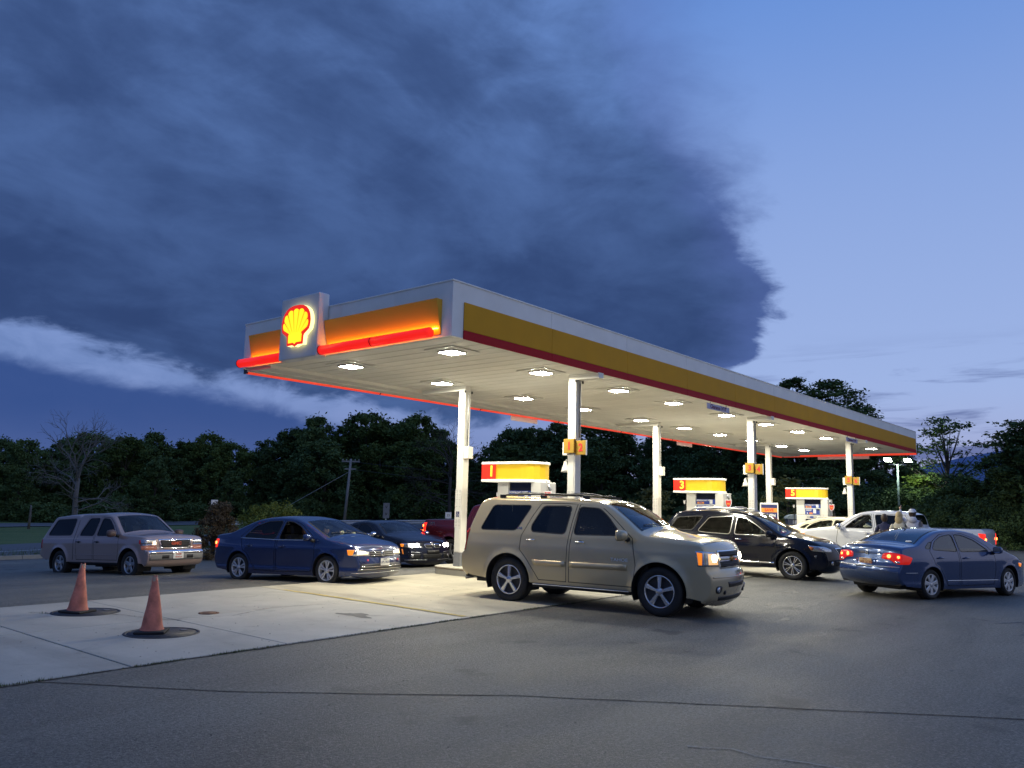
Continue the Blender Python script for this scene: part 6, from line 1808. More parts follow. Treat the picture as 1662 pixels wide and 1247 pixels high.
# ---------------------------------------------------------------- pickups
def pickup(root, pm, capped=False, full=True, **kw):
    if capped:      # mid-size crew cab with a fibreglass cap on the bed
        S = dict(wb=3.20, w=0.875, rw=0.355, ra=0.43, flare=0.03,
            top=[(-4.08, 0.50, .04, .03), (-4.22, 0.56, .05, .06), (-4.22, 0.66, .04, .06), (-4.16, 0.72, .04, .03), (-4.15, 1.00, .04, .03), (-4.10, 1.05, .04, .03), (-3.86, 1.48, .06, .05), (-3.76, 1.60, .06, .04), (-3.5, 1.635, .07, .035), (-2.62, 1.655, .07, .035), (-2.57, 1.60, .03, .03), (-2.53, 1.60, .03, .03), (-2.47, 1.655, .05, .03), (-1.9, 1.685, .08, .035), (-1.3, 1.665, .07, .04), (-1.05, 1.60, .06, .05), (-0.68, 1.33, .04, .09), (-0.42, 1.14, .035, .10), (-0.32, 1.115, .04, .08), (0.2, 1.10, .07, .03), (0.52, 1.065, .06, .03), (0.63, 1.01, .04, .03), (0.65, 0.86, .035, .035), (0.66, 0.73, .035, .035), (0.74, 0.71, .035, .05), (0.77, 0.62, .04, .05), (0.76, 0.48, .035, .05), (0.70, 0.36, .035, .04), (0.60, 0.32, .03, .03)],
            loft=[(5.3, 6.8, .88, 'rear_window'), (15.05, 16.9, .88, 'windshield'), (18.1, 20.2, .925, 'hood')],
            sec=[(0.2, .94), (0.40, .97), (0.62, .985), (0.90, 1.0), (1.02, .98), (1.08, .955), (1.60, .79), (1.75, .75)],
            plan=(0.1, 0.045, -3.9, 0.04), sill=[(0.56, 0.38), (0.46, 0.40), (-0.45, 0.40), (-2.7, 0.40), (-3.66, 0.44), (-4.0, 0.48)],
            doors=[dict(poly=[(-0.50, 1.06), (-0.46, 0.80), (-0.50, 0.46), (-1.56, 0.46), (-1.58, 1.05), (-1.50, 1.60), (-1.12, 1.57), (-0.88, 1.42)]),
                   dict(poly=[(-1.60, 0.46), (-2.36, 0.46), (-2.44, 0.95), (-2.40, 1.10), (-2.20, 1.40), (-2.08, 1.61), (-1.54, 1.62), (-1.62, 1.05)])],
            windows=[dict(poly=[(-0.66, 1.10), (-1.51, 1.10), (-1.45, 1.55), (-1.15, 1.525), (-0.92, 1.36)], door=0, glass='dark', frame=0.016),
                     dict(poly=[(-1.66, 1.10), (-2.30, 1.11), (-2.26, 1.22), (-2.05, 1.55), (-1.60, 1.555)], door=1, glass='dark', frame=0.016),
                     dict(poly=[(-2.72, 1.13), (-3.84, 1.13), (-3.62, 1.52), (-2.70, 1.54)], glass='dark', frame=0.03)],
            cab=(-2.5, -0.35), belt=1.08, hroof=1.64, rows=[-1.35, -2.15], zfloor=0.36)
    else:
        S = dict(wb=3.645, w=1.0, rw=0.395, ra=0.475, flare=0.035,
            top=[(-4.78, 0.52, .04, .03), (-4.93, 0.58, .05, .06), (-4.93, 0.72, .04, .06), (-4.86, 0.80, .04, .03), (-4.85, 1.30, .04, .03), (-4.80, 1.385, .03, .02), (-4.5, 1.39, .03, .01), (-3.2, 1.385, .03, .01), (-2.98, 1.38, .03, .01), (-2.93, 1.42, .03, .02), (-2.88, 1.66, .05, .04), (-2.80, 1.80, .07, .04), (-2.5, 1.865, .08, .035), (-1.9, 1.89, .08, .035), (-1.4, 1.86, .08, .04), (-1.15, 1.80, .06, .05), (-0.72, 1.54, .04, .09), (-0.42, 1.335, .035, .11), (-0.30, 1.30, .04, .09), (0.2, 1.27, .09, .03), (0.62, 1.19, .08, .04), (0.78, 1.10, .05, .07), (0.82, 0.95, .04, .10), (0.83, 0.78, .04, .10), (0.93, 0.75, .04, .12), (0.96, 0.62, .05, .12), (0.94, 0.46, .04, .10), (0.84, 0.34, .04, .08), (0.70, 0.30, .03, .06)],
            loft=[(5.1, 7.9, .925, 'bed_shade_lid'), (9.3, 10.8, .80, 'rear_window'), (15.05, 16.9, .88, 'windshield'), (18.1, 20.4, .925, 'hood')],  # flat black lid stands in for the dark shade inside the open bed
            sec=[(0.2, .95), (0.46, .975), (0.70, .99), (1.05, 1.0), (1.22, .985), (1.32, .955), (1.82, .80), (1.95, .75)],
            plan=(0.1, 0.10, -4.6, 0.03), sill=[(0.64, 0.36), (0.52, 0.40), (-0.50, 0.42), (-3.1, 0.42), (-4.15, 0.46), (-4.7, 0.50)],
            doors=[dict(poly=[(-0.52, 1.26), (-0.46, 0.90), (-0.52, 0.48), (-1.66, 0.48), (-1.68, 1.2), (-1.58, 1.80), (-1.24, 1.77), (-0.95, 1.60)]),
                   dict(poly=[(-1.70, 0.48), (-2.70, 0.48), (-2.78, 1.10), (-2.76, 1.50), (-2.62, 1.78), (-1.62, 1.82), (-1.72, 1.2)])],
            windows=[dict(poly=[(-0.74, 1.325), (-1.61, 1.325), (-1.54, 1.755), (-1.27, 1.73), (-1.0, 1.55)], door=0, glass='glass', frame=0.018, **({'open': 'L'} if kw.get('open') else {})),
                     dict(poly=[(-1.77, 1.325), (-2.62, 1.335), (-2.62, 1.50), (-2.50, 1.735), (-1.69, 1.765)], door=1, glass='glass2', frame=0.018)],
            cab=(-2.8, -0.35), belt=1.31, hroof=1.85, rows=[-1.45, -2.35], zfloor=0.38)
    c = Car(S).build(root, dict(paint=pm, glass=M_glass, glass2=kw.get('glass2', M_glassd), dark=M_glassd, ws=kw.get('ws', M_glassw), rw=M_glassd))
    # tailgate split from the bed, and the gap between cab and bed
    xg = -2.53 if capped else -2.955
    for sg in (1, -1):
        zt_ = 1.52 if capped else 1.33
        c.patch('bed_gap', [(xg-0.008, sg, zt_), (xg+0.008, sg, zt_), (xg+0.008, sg, 0.46), (xg-0.008, sg, 0.46)], (0, -sg, 0), M_dark, c.body, off=0.002, depth=0.0, grid=0.06)
    return c

pg = paint('paint_dusty_mauve', (0.40, 0.30, 0.275), 0.36, 0.35, 0.18)
root = place(10.88, 21.1, -82.2, name='pickup_truck', cat='pickup truck', wb=3.20, zoff=-0.10, label='dusty mauve pickup with a camper cap and chrome grille, parked in the dark lot')
G = pickup(root, pg, capped=True)
G.wheels((5, 'steel'), 0.235, 0.215, M_alloyd)
G.mirrors(-0.58, 1.10, mat('mirror_brownish', (0.12, 0.08, 0.07), 0.5), M_black, 1.1)
G.handles([(0, -1.42, 0.93), (1, -2.28, 0.93)], M_black)
for sg in (1, -1):
    h_ = G.patch('headlight', [(0.44, .86*sg, 0.995), (0.72, .60*sg, 0.99), (0.72, .56*sg, 0.87), (0.48, .86*sg, 0.87)], (-0.85, -0.5*sg, 0), M_refl, off=0.008, depth=0.03)[0]
    G.patch('turn_signal', [(0.48, .86*sg, 0.835), (0.72, .58*sg, 0.835), (0.72, .55*sg, 0.735), (0.52, .86*sg, 0.735)], (-0.85, -0.5*sg, 0), mat('smoked_amber', (0.30, 0.13, 0.09), 0.2, coat=0.8, emit=0.12, ecol=(1, 0.3, 0.15)), off=0.008, depth=0.03)
    G.curve3([(0.5, .86*sg, 0.853), (0.72, .56*sg, 0.853)], (-0.85, -0.5*sg, 0), M_chrome, 'lamp_chrome', 0.014, 0.008)
    if sg < 0: G.disc('bulb', (0.72, .63*sg, 0.90), (-0.9, -0.4*sg, 0), 0.038, mat('bulb_warm_small', (1, 0.9, 0.7), 0.3, emit=7, ecol=(1, 0.72, 0.45)), h_, off=0.018)
    G.patch('marker_lens', [(0.40, .86*sg, 0.98), (0.45, .86*sg, 0.98), (0.47, .86*sg, 0.88), (0.42, .86*sg, 0.88)], (-0.3, -0.95*sg, 0), M_redp, off=0.008, depth=0.01)
    G.patch('door_crease', [(-0.5, sg, 0.60), (-2.5, sg, 0.60), (-2.5, sg, 0.585), (-0.5, sg, 0.585)], (0, -sg, 0), pg, off=0.008, depth=0.0, grid=0.1)
    G.patch('tail_light', [(-4.05, .86*sg, 1.0), (-4.15, .72*sg, 1.0), (-4.15, .72*sg, 0.76), (-4.06, .86*sg, 0.76)], (0.7, -0.7*sg, 0), M_tail, off=0.01, depth=0.02)
g = G.patch('grille', [(1, .50, 1.0), (1, -.50, 1.0), (1, -.44, .745), (1, .44, .745)], FR, M_chrome, off=0.014, depth=0.02, rnd=0)[0]
G.patch('grille_mesh', [(1, .45, .97), (1, -.45, .97), (1, -.385, .775), (1, .385, .775)], FR, M_dark, g, off=0.022, depth=0.01)
for k in range(5): G.curve3([(1, .43-k*.01, .945-k*.037), (1, -.43+k*.01, .945-k*.037)], FR, M_dgrey, 'grille_bar', 0.006, 0.026, g)
hp, nn = G.hit((1, 0, .885), FR)
text('GMC', 0.105, mat('badge_red', (0.45, 0.06, 0.03), 0.35, emit=0.10, ecol=(1, 0.2, 0.08)), g, (hp.x+0.040, 0, .885), (0, 1, 0), (0, 0, 1), 'badge', ext=0.004, fat=0.004, sx=1.25)
G.patch('bumper_chrome', [(1, .84, .715), (1, -.84, .715), (1, -.84, .63), (1, .84, .63)], FR, M_chrome, off=0.022, depth=0.02)
G.patch('bumper_lower', [(1, .80, .625), (1, -.80, .625), (1, -.78, .47), (1, .78, .47)], FR, M_mgrey, off=0.012, depth=0.02)
for y_ in (.36, -.36): G.patch('bumper_opening', [(1, y_+.10, .59), (1, y_-.10, .59), (1, y_-.10, .51), (1, y_+.10, .51)], FR, M_dark, off=0.016, depth=0.01)
G.nplate(1, 0.575, True, M_plate_w, [('FARM', 0.065, 0.035), ('VEHICLE', 0.055, -0.035)], mat('plate_text_redder', (0.5, 0.04, 0.03), 0.5))
MB().box(-2.9, -0.6, -0.5, 0.5, 0.30, 0.40).build('chassis_rail', M_dark, root)

# silver pickup facing left behind the dark SUV
ps = paint('paint_silver', (0.80, 0.81, 0.83), 0.34, 0.0, 0.03)
root = place(28.15, 9.25, 90, name='pickup_truck', cat='pickup truck', wb=3.645, sx=0.96, label='silver crew cab pickup with people leaning at its open side window')
A_ = pickup(root, ps, open=True)
A_.wheels((5, 'thick'), 0.27, 0.25, M_alloyd)
A_.mirrors(-0.62, 1.30, M_chrome, M_black, 1.25)
A_.handles([(0, -1.48, 1.14), (1, -2.55, 1.14)], M_chrome)
for sg in (1, -1):
    A_.patch('headlight', [(0.60, .94*sg, 1.09), (0.80, .62*sg, 1.07), (0.82, .58*sg, 0.86), (0.64, .94*sg, 0.88)], (-0.85, -0.5*sg, 0), M_refl, off=0.008, depth=0.03)
    A_.patch('marker_lens', [(0.58, .94*sg, 1.08), (0.70, .84*sg, 1.07), (0.70, .86*sg, 0.90), (0.62, .94*sg, 0.90)], (-0.6, -0.8*sg, 0), M_amberon if sg > 0 else M_amber2, off=0.012, depth=0.01)
    tl = A_.patch('tail_light', [(-4.70, .98*sg, 1.28), (-4.86, .84*sg, 1.27), (-4.86, .84*sg, 0.92), (-4.72, .98*sg, 0.94)], (0.7, -0.7*sg, 0), M_tailon, off=0.014, depth=0.03)[0]
    A_.disc('tail_bulb', (-4.84, .90*sg, 1.10), (0.7, -0.7*sg, 0), 0.045, M_tailhot, tl, off=0.024)
    text('4x4', 0.10, M_mgrey, root, (-4.45, sg*(float(A_.hw(-4.45, 1.22))+0.004), 1.24), (-sg, 0, 0), (0, 0, 1), 'decal', ext=0.001, fat=0.003, sx=1.4)
A_.patch('grille', [(1, .52, 1.06), (1, -.52, 1.06), (1, -.50, .84), (1, .50, .84)], FR, M_dark, off=0.012, depth=0.02)
A_.patch('bumper_chrome', [(1, .88, .74), (1, -.88, .74), (1, -.86, .52), (1, .86, .52)], FR, M_chrome, off=0.014, depth=0.02)

# dark red pickup behind the coupe and the rear column
pr2 = paint('paint_dark_red', (0.10, 0.010, 0.018), 0.30, 0.35, 0.15)
root = place(19.35, 14.1, -90.5, name='pickup_truck', cat='pickup truck', wb=3.645, sx=0.98, label='dark red pickup with lit tail lights standing behind the black coupe')
K_ = pickup(root, pr2, glass2=M_glassd)
K_.wheels((5, 'thick'), 0.27, 0.25, M_alloyd)
K_.mirrors(-0.62, 1.30, pr2, M_black, 1.2)
K_.handles([(0, -1.48, 1.14), (1, -2.55, 1.14)], pr2)
for sg in (1, -1):
    tl = K_.patch('tail_light', [(-4.70, .98*sg, 1.30), (-4.86, .84*sg, 1.29), (-4.86, .84*sg, 0.93), (-4.72, .98*sg, 0.95)], (0.6, -0.8*sg, 0), M_tailon, off=0.014, depth=0.03)[0]
    for z_ in (1.20, 1.03): K_.disc('tail_bulb', (-4.80, .92*sg, z_), (0.6, -0.8*sg, 0), 0.040, M_tailhot, tl, off=0.024)
    K_.patch('marker_lens', [(-3.05, sg, 1.08), (-3.22, sg, 1.08), (-3.22, sg, 1.04), (-3.05, sg, 1.04)], (0, -sg, 0), M_tailon, off=0.01, depth=0.01)
    text('Z71', 0.11, M_steel, root, (-4.42, sg*(float(K_.hw(-4.42, 1.25))+0.004), 1.27), (-sg, 0, 0), (0, 0, 1), 'decal', ext=0.001, fat=0.003, sx=1.3)
# plain dark blue car standing beyond pump three
pd = paint('paint_night_blue', (0.02, 0.035, 0.13), 0.3, 0.3, 0.1)
root = place(31.3, 17.2, -88, name='sedan', cat='car', wb=2.70, sx=1.10, label='dark blue car mostly hidden behind the black suv and the column of pump three')
Z_ = sedan(root, pd, 'civic', rw=M_glassd, ws=M_glass)
Z_.wheels((7, 'cover'), 0.205, 0.212, M_hubcap)
# ================================================================ vegetation
def leaf_mat(name, c0, c1, rough=0.75):
    m, t, p = base_mat(name); N = NT(t)
    tcn = N.n('ShaderNodeTexCoord'); oi = N.n('ShaderNodeObjectInfo'); geo = N.n('ShaderNodeNewGeometry')
    nz = N.noise(tcn.outputs['Object'], 0.55, 4, 0.6)
    nz2 = N.noise(tcn.outputs['Object'], 3.0, 2, 0.6)
    f = N.m('ADD', N.m('MULTIPLY', nz, 0.6), N.m('ADD', N.m('MULTIPLY', oi.outputs['Random'], 0.3), N.m('MULTIPLY', nz2, 0.25)))
    c = N.mix(N.ss(f, 0.3, 0.85), c0, c1)
    t.links.new(c, p.inputs['Base Color'])
    p.inputs['Roughness'].default_value = rough
    p.inputs['Specular IOR Level'].default_value = 0.2
    MATS[name] = m
    return m
M_leaf = leaf_mat('leaf_dark_green', (0.045, 0.080, 0.028), (0.095, 0.150, 0.052))
M_leaf2 = leaf_mat('leaf_mid_green', (0.050, 0.085, 0.022), (0.10, 0.15, 0.04))
M_leafy = leaf_mat('leaf_yellow_green', (0.15, 0.18, 0.03), (0.24, 0.26, 0.055))
M_leafb = leaf_mat('leaf_bronze', (0.10, 0.075, 0.045), (0.18, 0.135, 0.075))
M_bark = mat('bark', (0.055, 0.045, 0.038), 0.9, var=0.3, vscale=6)
M_barkg = mat('bark_weathered_grey', (0.15, 0.14, 0.135), 0.9, var=0.3, vscale=5)

def crown_mesh(name, seed, rx, h0, h1, n, ls, m, gaps=0.35, style='round'):
    """leaves gathered in clumps that sit on an uneven envelope; quads bent along the middle are not needed at this size"""
    r = np.random.default_rng(seed)
    K = 120
    cl = []
    for k in range(K):
        t = r.random()
        z = h0+(h1-h0)*(t**0.85)
        tt = (z-h0)/(h1-h0)
        if style == 'round': env = math.sqrt(max(0.02, 1-((tt-0.42)/0.60)**2))
        elif style == 'cone': env = 1.0-0.75*tt**1.4
        elif style == 'tall': env = (1-tt)**0.55*0.95+0.12
        else: env = 0.75+0.35*math.sin(tt*5+seed)
        a = r.random()*2*PI; q = (r.random()**0.45)*rx*env*(1+0.18*math.sin(3*a+seed))
        s = rx*r.uniform(0.08, 0.21)*(1.0 if style != 'wispy' else 0.8)
        cl.append((q*math.cos(a), q*math.sin(a), z, s))
    cl = np.array(cl)
    idx = r.integers(0, K, n)
    g = r.normal(size=(n, 3)); g /= np.linalg.norm(g, axis=1)[:, None]
    rad = cl[idx, 3]*(r.random(n)**0.45)*(1+1.1*(r.random(n) > 0.78)*r.random(n))
    c = cl[idx, :3]+g*rad[:, None]*np.array([1, 1, 0.85])
    a = r.normal(size=(n, 3)); a /= np.linalg.norm(a, axis=1)[:, None]
    b = np.cross(a, r.normal(size=(n, 3))); b /= np.linalg.norm(b, axis=1)[:, None]
    s = ls*r.uniform(0.5, 1.25, n)[:, None]
    v = np.stack([c-a*s, c+b*s*0.45, c+a*s, c-b*s*0.45], 1).reshape(-1, 3)
    me = bpy.data.meshes.new(name)
    me.vertices.add(4*n); me.vertices.foreach_set('co', v.ravel())
    me.loops.add(4*n); me.loops.foreach_set('vertex_index', np.arange(4*n))
    me.polygons.add(n); me.polygons.foreach_set('loop_start', np.arange(0, 4*n, 4)); me.polygons.foreach_set('loop_total', np.full(n, 4))
    me.materials.append(m)
    me.update(calc_edges=True)
    return me, cl

def trunk_mesh(name, cl, h0, r0, seed, m=None):
    r = random.Random(seed); b = MB()
    top = cl[:, 2].max()*0.82
    lean = (r.uniform(-.3, .3), r.uniform(-.3, .3))
    P = [(lean[0]*t*1.5+0.08*math.sin(t*7+seed), lean[1]*t*1.5, -0.3+(top+0.3)*t) for t in [0, .1, .25, .45, .65, .85, 1]]
    b.tube(P, [r0*1.35, r0, r0*.85, r0*.68, r0*.45, r0*.25, r0*.08], 7)
    for k in range(14):
        c = cl[r.randrange(len(cl))]
        t = min(0.85, max(0.18, (c[2]*0.72)/top))
        s0 = Vector((lean[0]*t*1.5, lean[1]*t*1.5, -0.3+(top+0.3)*t*0.92))
        e = Vector(c[:3]); md = s0.lerp(e, 0.55)+Vector((0, 0, -0.06*(e-s0).length))
        b.tube([s0, md, e], [r0*.32*(1-t*.5), r0*.18, r0*.05], 5, caps=False)
    me = bpy.data.meshes.new(name); me.from_pydata(b.v, [], b.f); me.materials.append(m or M_bark)
    me.polygons.foreach_set('use_smooth', [True]*len(b.f)); me.update()
    return me

# prototypes of unit height 10 m
PROT = []
for k, (rx, h0, style, m_, n_, ls) in enumerate([
    (3.6, 1.2, 'round', M_leaf, 13000, 0.19), (4.0, 0.9, 'round', M_leaf, 15000, 0.20), (3.0, 1.0, 'tall', M_leaf, 11000, 0.18),
    (3.4, 2.0, 'wispy', M_leaf, 9000, 0.17), (3.8, 0.6, 'round', M_leaf2, 14000, 0.19), (2.9, 1.5, 'wispy', M_leaf2, 8500, 0.17)]):
    me, cl = crown_mesh('crown', 11+k*7, rx, h0, 10.0, n_, ls, m_, style=style)
    PROT.append((me, trunk_mesh('trunk', cl, h0, 0.20, k)))
def tree(x, y, h, kind, lab, group, z=None, wide=1.0, rz=None, name='broadleaf_tree', rnd=random):
    o = empty(name, (x, y, hz(x, y)-0.05 if z is None else z), rnd.uniform(0, 6.28) if rz is None else rz, lab, 'tree', group)
    s = h/10.0
    o.scale = (s*wide, s*wide, s)
    c = bpy.data.objects.new('crown', PROT[kind][0]); link(c, o)
    t = bpy.data.objects.new('trunk', PROT[kind][1]); link(t, o)
    return o
rt = random.Random(21)
ROW = [(32.2, 107.3, 9.2),(34.5, 106.6, 9.3),(34.5, 99.2, 9.0),(40.1, 107.8, 8.0),(41.1, 104.2, 8.4),(41.9, 99.6, 10.2),(41.8, 90.8, 9.5),(47.9, 96.8, 10.6),(53.0, 98.7, 9.7),(54.5, 95.5, 10.7),(53.8, 89.0, 9.3),(59.5, 92.5, 8.0),(60.5, 89.4, 9.7),(60.4, 84.7, 10.7),(59.7, 80.2, 11.9),(64.9, 81.3, 10.6),(64.6, 76.4, 12.3),(68.2, 75.8, 11.3),(67.8, 70.8, 11.9),(70.0, 68.6, 9.3),(76.3, 70.7, 7.9),(75.2, 65.9, 7.7),(75.6, 62.4, 10.3),(74.1, 57.8, 10.2),(77.2, 57.0, 11.0),(74.6, 50.4, 10.5),(76.4, 47.5, 9.8),(76.7, 43.1, 9.6),(76.8, 38.8, 9.4),(76.8, 34.0, 9.8)]
ROLE = ['', ' short and bushy in front', ' rising behind the front ones']
ROW += [(28.5, 108.5, 9.0), (24.5, 107.0, 9.6), (20.5, 109.0, 8.8), (16.0, 107.5, 9.4), (11.5, 109.0, 9.9), (7.0, 107.0, 8.9), (2.0, 108.5, 9.3), (-4.0, 107.5, 9.6), (-10.0, 108.5, 9.0)]
LB = {'L': 'dark broadleaf tree of the wood behind the road', 'M': 'dark broadleaf tree beneath the canopy', 'R': 'dark broadleaf tree past the canopy end'}
def zone(x, y):
    a = math.degrees(CAM_YAW-math.atan2(y, x))
    return 'L' if a < 1 else ('M' if a < 23 else 'R')
def wood(x, y, h, kind=None, wide=None, role=0):
    z = zone(x, y)
    k = rt.choice([0, 1, 2, 3, 4, 0, 1, 4, 5] if z == 'L' else [0, 1, 2, 3, 0, 1]) if kind is None else kind
    tree(x, y, h, k, ('lighter ' if k >= 4 else '')+LB[z].replace('dark ' if k >= 4 else '~', 'green ')+ROLE[role], 'trees of the ' + {'L': 'left wood', 'M': 'wood beyond the canopy', 'R': 'right thicket'}[z], wide=wide or rt.uniform(0.95, 1.3), rnd=rt)
for (x, y, h) in ROW:
    if x < 55: h *= 0.95
    wood(x, y, h*1.0)
    d = math.hypot(x, y); ux, uy = x/d, y/d
    # a shorter tree in front and one behind fill the wood
    wood(x-ux*6+rt.uniform(-1.5, 1.5)+uy*1.5, y-uy*6+rt.uniform(-1.5, 1.5)-ux*1.5, h*rt.uniform(0.62, 0.80), wide=1.35, role=1)
    wood(x+ux*7+uy*rt.uniform(-3, 3), y+uy*7-ux*rt.uniform(-3, 3), h*rt.uniform(0.85, 0.98), wide=1.3, role=2)
# trees rising above the far part of the canopy roof
for (x, y, h) in [(70.5, 28.0, 9.0), (72, 23.0, 8.6), (69.5, 19.2, 7.4), (74, 31, 9.5), (72, 17.5, 4.6), (66, 27, 7.5), (66, 23.5, 7.0), (68, 31.5, 9.0), (69, 16.5, 4.6)]:
    wood(x, y, h, kind=rt.choice([3, 5, 3, 2]) if h > 10 else None, wide=0.95 if h > 10 else 1.3)
# the big dark trees at the right edge and the scrub between
for (x, y, h, w_) in [(68.3, 15.3, 3.9, 1.6), (64.9, 12.2, 3.5, 1.6), (58.0, 8.8, 3.2, 1.6), (70, 13, 3.7, 1.7), (66, 9.5, 3.2, 1.7), (54.5, 7.2, 5.0, 1.3), (49.6, 6.4, 5.6, 1.1), (45.9, 4.4, 6.6, 1.0), (47.0, 3.2, 7.0, 1.1), (52.0, 5.0, 5.5, 1.2), (60, 6, 5.5, 1.3), (49, 1.0, 7.2, 1.1), (55, 10.6, 3.0, 1.6), (60.5, 13.6, 3.2, 1.5), (62, 17.6, 4.2, 1.5), (58, 18.5, 3.6, 1.6), (63.5, 21.5, 4.6, 1.5)]:
    wood(x, y, h, kind=rt.choice([0, 1, 2, 4]), wide=w_)
# undergrowth along the foot of the woods: one object, nobody could count it
ug = []
me_b, _c = crown_mesh('undergrowth', 77, 2.6, 0.1, 2.4, 3800, 0.17, M_leaf, style='round')
vb = np.empty(len(me_b.vertices)*3); me_b.vertices.foreach_get('co', vb); vb = vb.reshape(-1, 3)
allv = []
pts_ = [(x-6*x/math.hypot(x, y), y-6*y/math.hypot(x, y)) for x, y, h in ROW]+[(66, 30), (63, 26), (61, 23), (59, 20.5)]
for i, (x, y) in enumerate(pts_):
    for q in range(3):
        sx_ = rt.uniform(0.8, 1.4); a = rt.uniform(0, 6.28); ca, sa = math.cos(a)*sx_, math.sin(a)*sx_
        px_, py_ = x+rt.uniform(-3, 3), y+rt.uniform(-3, 3)
        w_ = vb.copy(); w_[:, 0], w_[:, 1] = vb[:, 0]*ca-vb[:, 1]*sa+px_, vb[:, 0]*sa+vb[:, 1]*ca+py_
        w_[:, 2] = vb[:, 2]*rt.uniform(0.6, 1.25)+hz(px_, py_)-0.1
        allv.append(w_)
allv = np.concatenate(allv); n_ = len(allv)//4
me = bpy.data.meshes.new('undergrowth')
me.vertices.add(len(allv)); me.vertices.foreach_set('co', allv.ravel())
me.loops.add(4*n_); me.loops.foreach_set('vertex_index', np.arange(4*n_))
me.polygons.add(n_); me.polygons.foreach_set('loop_start', np.arange(0, 4*n_, 4)); me.polygons.foreach_set('loop_total', np.full(n_, 4))
me.materials.append(M_leaf); me.update(calc_edges=True)
tag(link(bpy.data.objects.new('undergrowth', me)), kind='stuff')
me_n, _c = crown_mesh('near_undergrowth', 79, 2.4, 0.1, 2.2, 12000, 0.075, M_leaf, style='round')
for i, (x, y, s_) in enumerate([(57.5, 17, 1.3), (55, 13.5, 1.2), (52.5, 9.5, 1.0), (48.5, 7.0, 0.9), (46.0, 5.0, 0.9), (46, 2.6, 1.0), (57, 11, 1.2), (60, 15, 1.3), (51, 4.0, 1.2), (54.5, 7.5, 1.1), (49.5, 0.0, 1.3)]):
    q = bpy.data.objects.new('bush', me_n); COL.objects.link(q); q.location = (x, y, hz(x, y)-0.1); q.scale = (s_*1.2, s_*1.2, s_); q.rotation_euler = (0, 0, i*1.7)
    tag(q, 'dark leafy bush at the foot of the thicket past the canopy end', 'bush', 'bushes at the foot of the right thicket')

# special trees
def bare_tree(x, y, h, seed, lab, m=M_barkg, spread=0.5, depth=6, r0=0.20, name='bare_tree'):
    r = random.Random(seed)
    o = empty(name, (x, y, hz(x, y)-0.1), 0, lab, 'tree')
    b = MB(); tw = MB()
    def grow(p, d, L, rad, k, bb):
        P = [p]; q = p.copy(); dd = d.copy()
        n = 4
        for i in range(n):
            dd = (dd+Vector((r.gauss(0, .13), r.gauss(0, .13), r.gauss(0.02, .09)))).normalized()
            q = q+dd*(L/n); P.append(q.copy())
        rs = [max(0.006, rad*(1-0.40*i/n)) for i in range(n+1)]
        (b if k > 1 else tw).tube(P, rs, 6 if k > 3 else 4, caps=False)
        if k <= 0: return
        m_ = 3 if k > 3 else r.choice((2, 3, 3))
        for j in range(m_):
            a = r.uniform(0, 2*PI); ax = dd.orthogonal().normalized(); ax = Matrix.Rotation(a, 3, dd) @ ax
            nd = (Matrix.Rotation(r.uniform(0.25, 0.75)*(1.0+spread*0.5), 3, ax) @ dd)
            if k < 4: nd.z += r.uniform(-0.15, 0.15)
            s_ = P[r.choice((2, 3, 4, 4)) if j else 4]
            grow(s_.copy(), nd.normalized(), L*r.uniform(0.62, 0.85), rad*r.uniform(0.48, 0.62), k-1, bb)
    d0 = Vector((0.02, 0.0, 1))
    # trunk with side limbs
    P = [Vector((0, 0, 0)), Vector((0.05, 0, h*.12)), Vector((-.03, 0.02, h*.28)), Vector((.02, 0, h*.45))]
    b.tube(P, [r0*1.4, r0, r0*.85, r0*.7], 8)
    for t, k in ((0.16, 3), (0.20, 3), (0.24, 4), (0.28, 4), (0.33, 4), (0.38, 4), (0.43, 4)):
        a = r.uniform(0, 2*PI)
        grow(Vector((0, 0, h*t)), Vector((math.cos(a), math.sin(a), r.uniform(0.0, 0.5))).normalized(), h*.19, r0*.30, k, b)
    for j in range(4):
        a = j*PI/2+r.uniform(-.4, .4)
        grow(P[-1].copy(), Vector((math.cos(a)*.42, math.sin(a)*.42, 1)).normalized(), h*.21, r0*.42, depth-2, b)
    b.build('trunk', m, o, fixn=False)
    tag(tw.build('twigs', m, o, fixn=False), kind='stuff')
    return o
bare_tree(28.4, 69.4, 9.2, 23, 'bare dead grey tree with spreading limbs standing alone before the wood on the left', r0=0.24)
bare_tree(61.2, 59.0, 10.6, 9, 'bare leafless tree top beside the rear column of pump one', m=M_bark, r0=0.2)
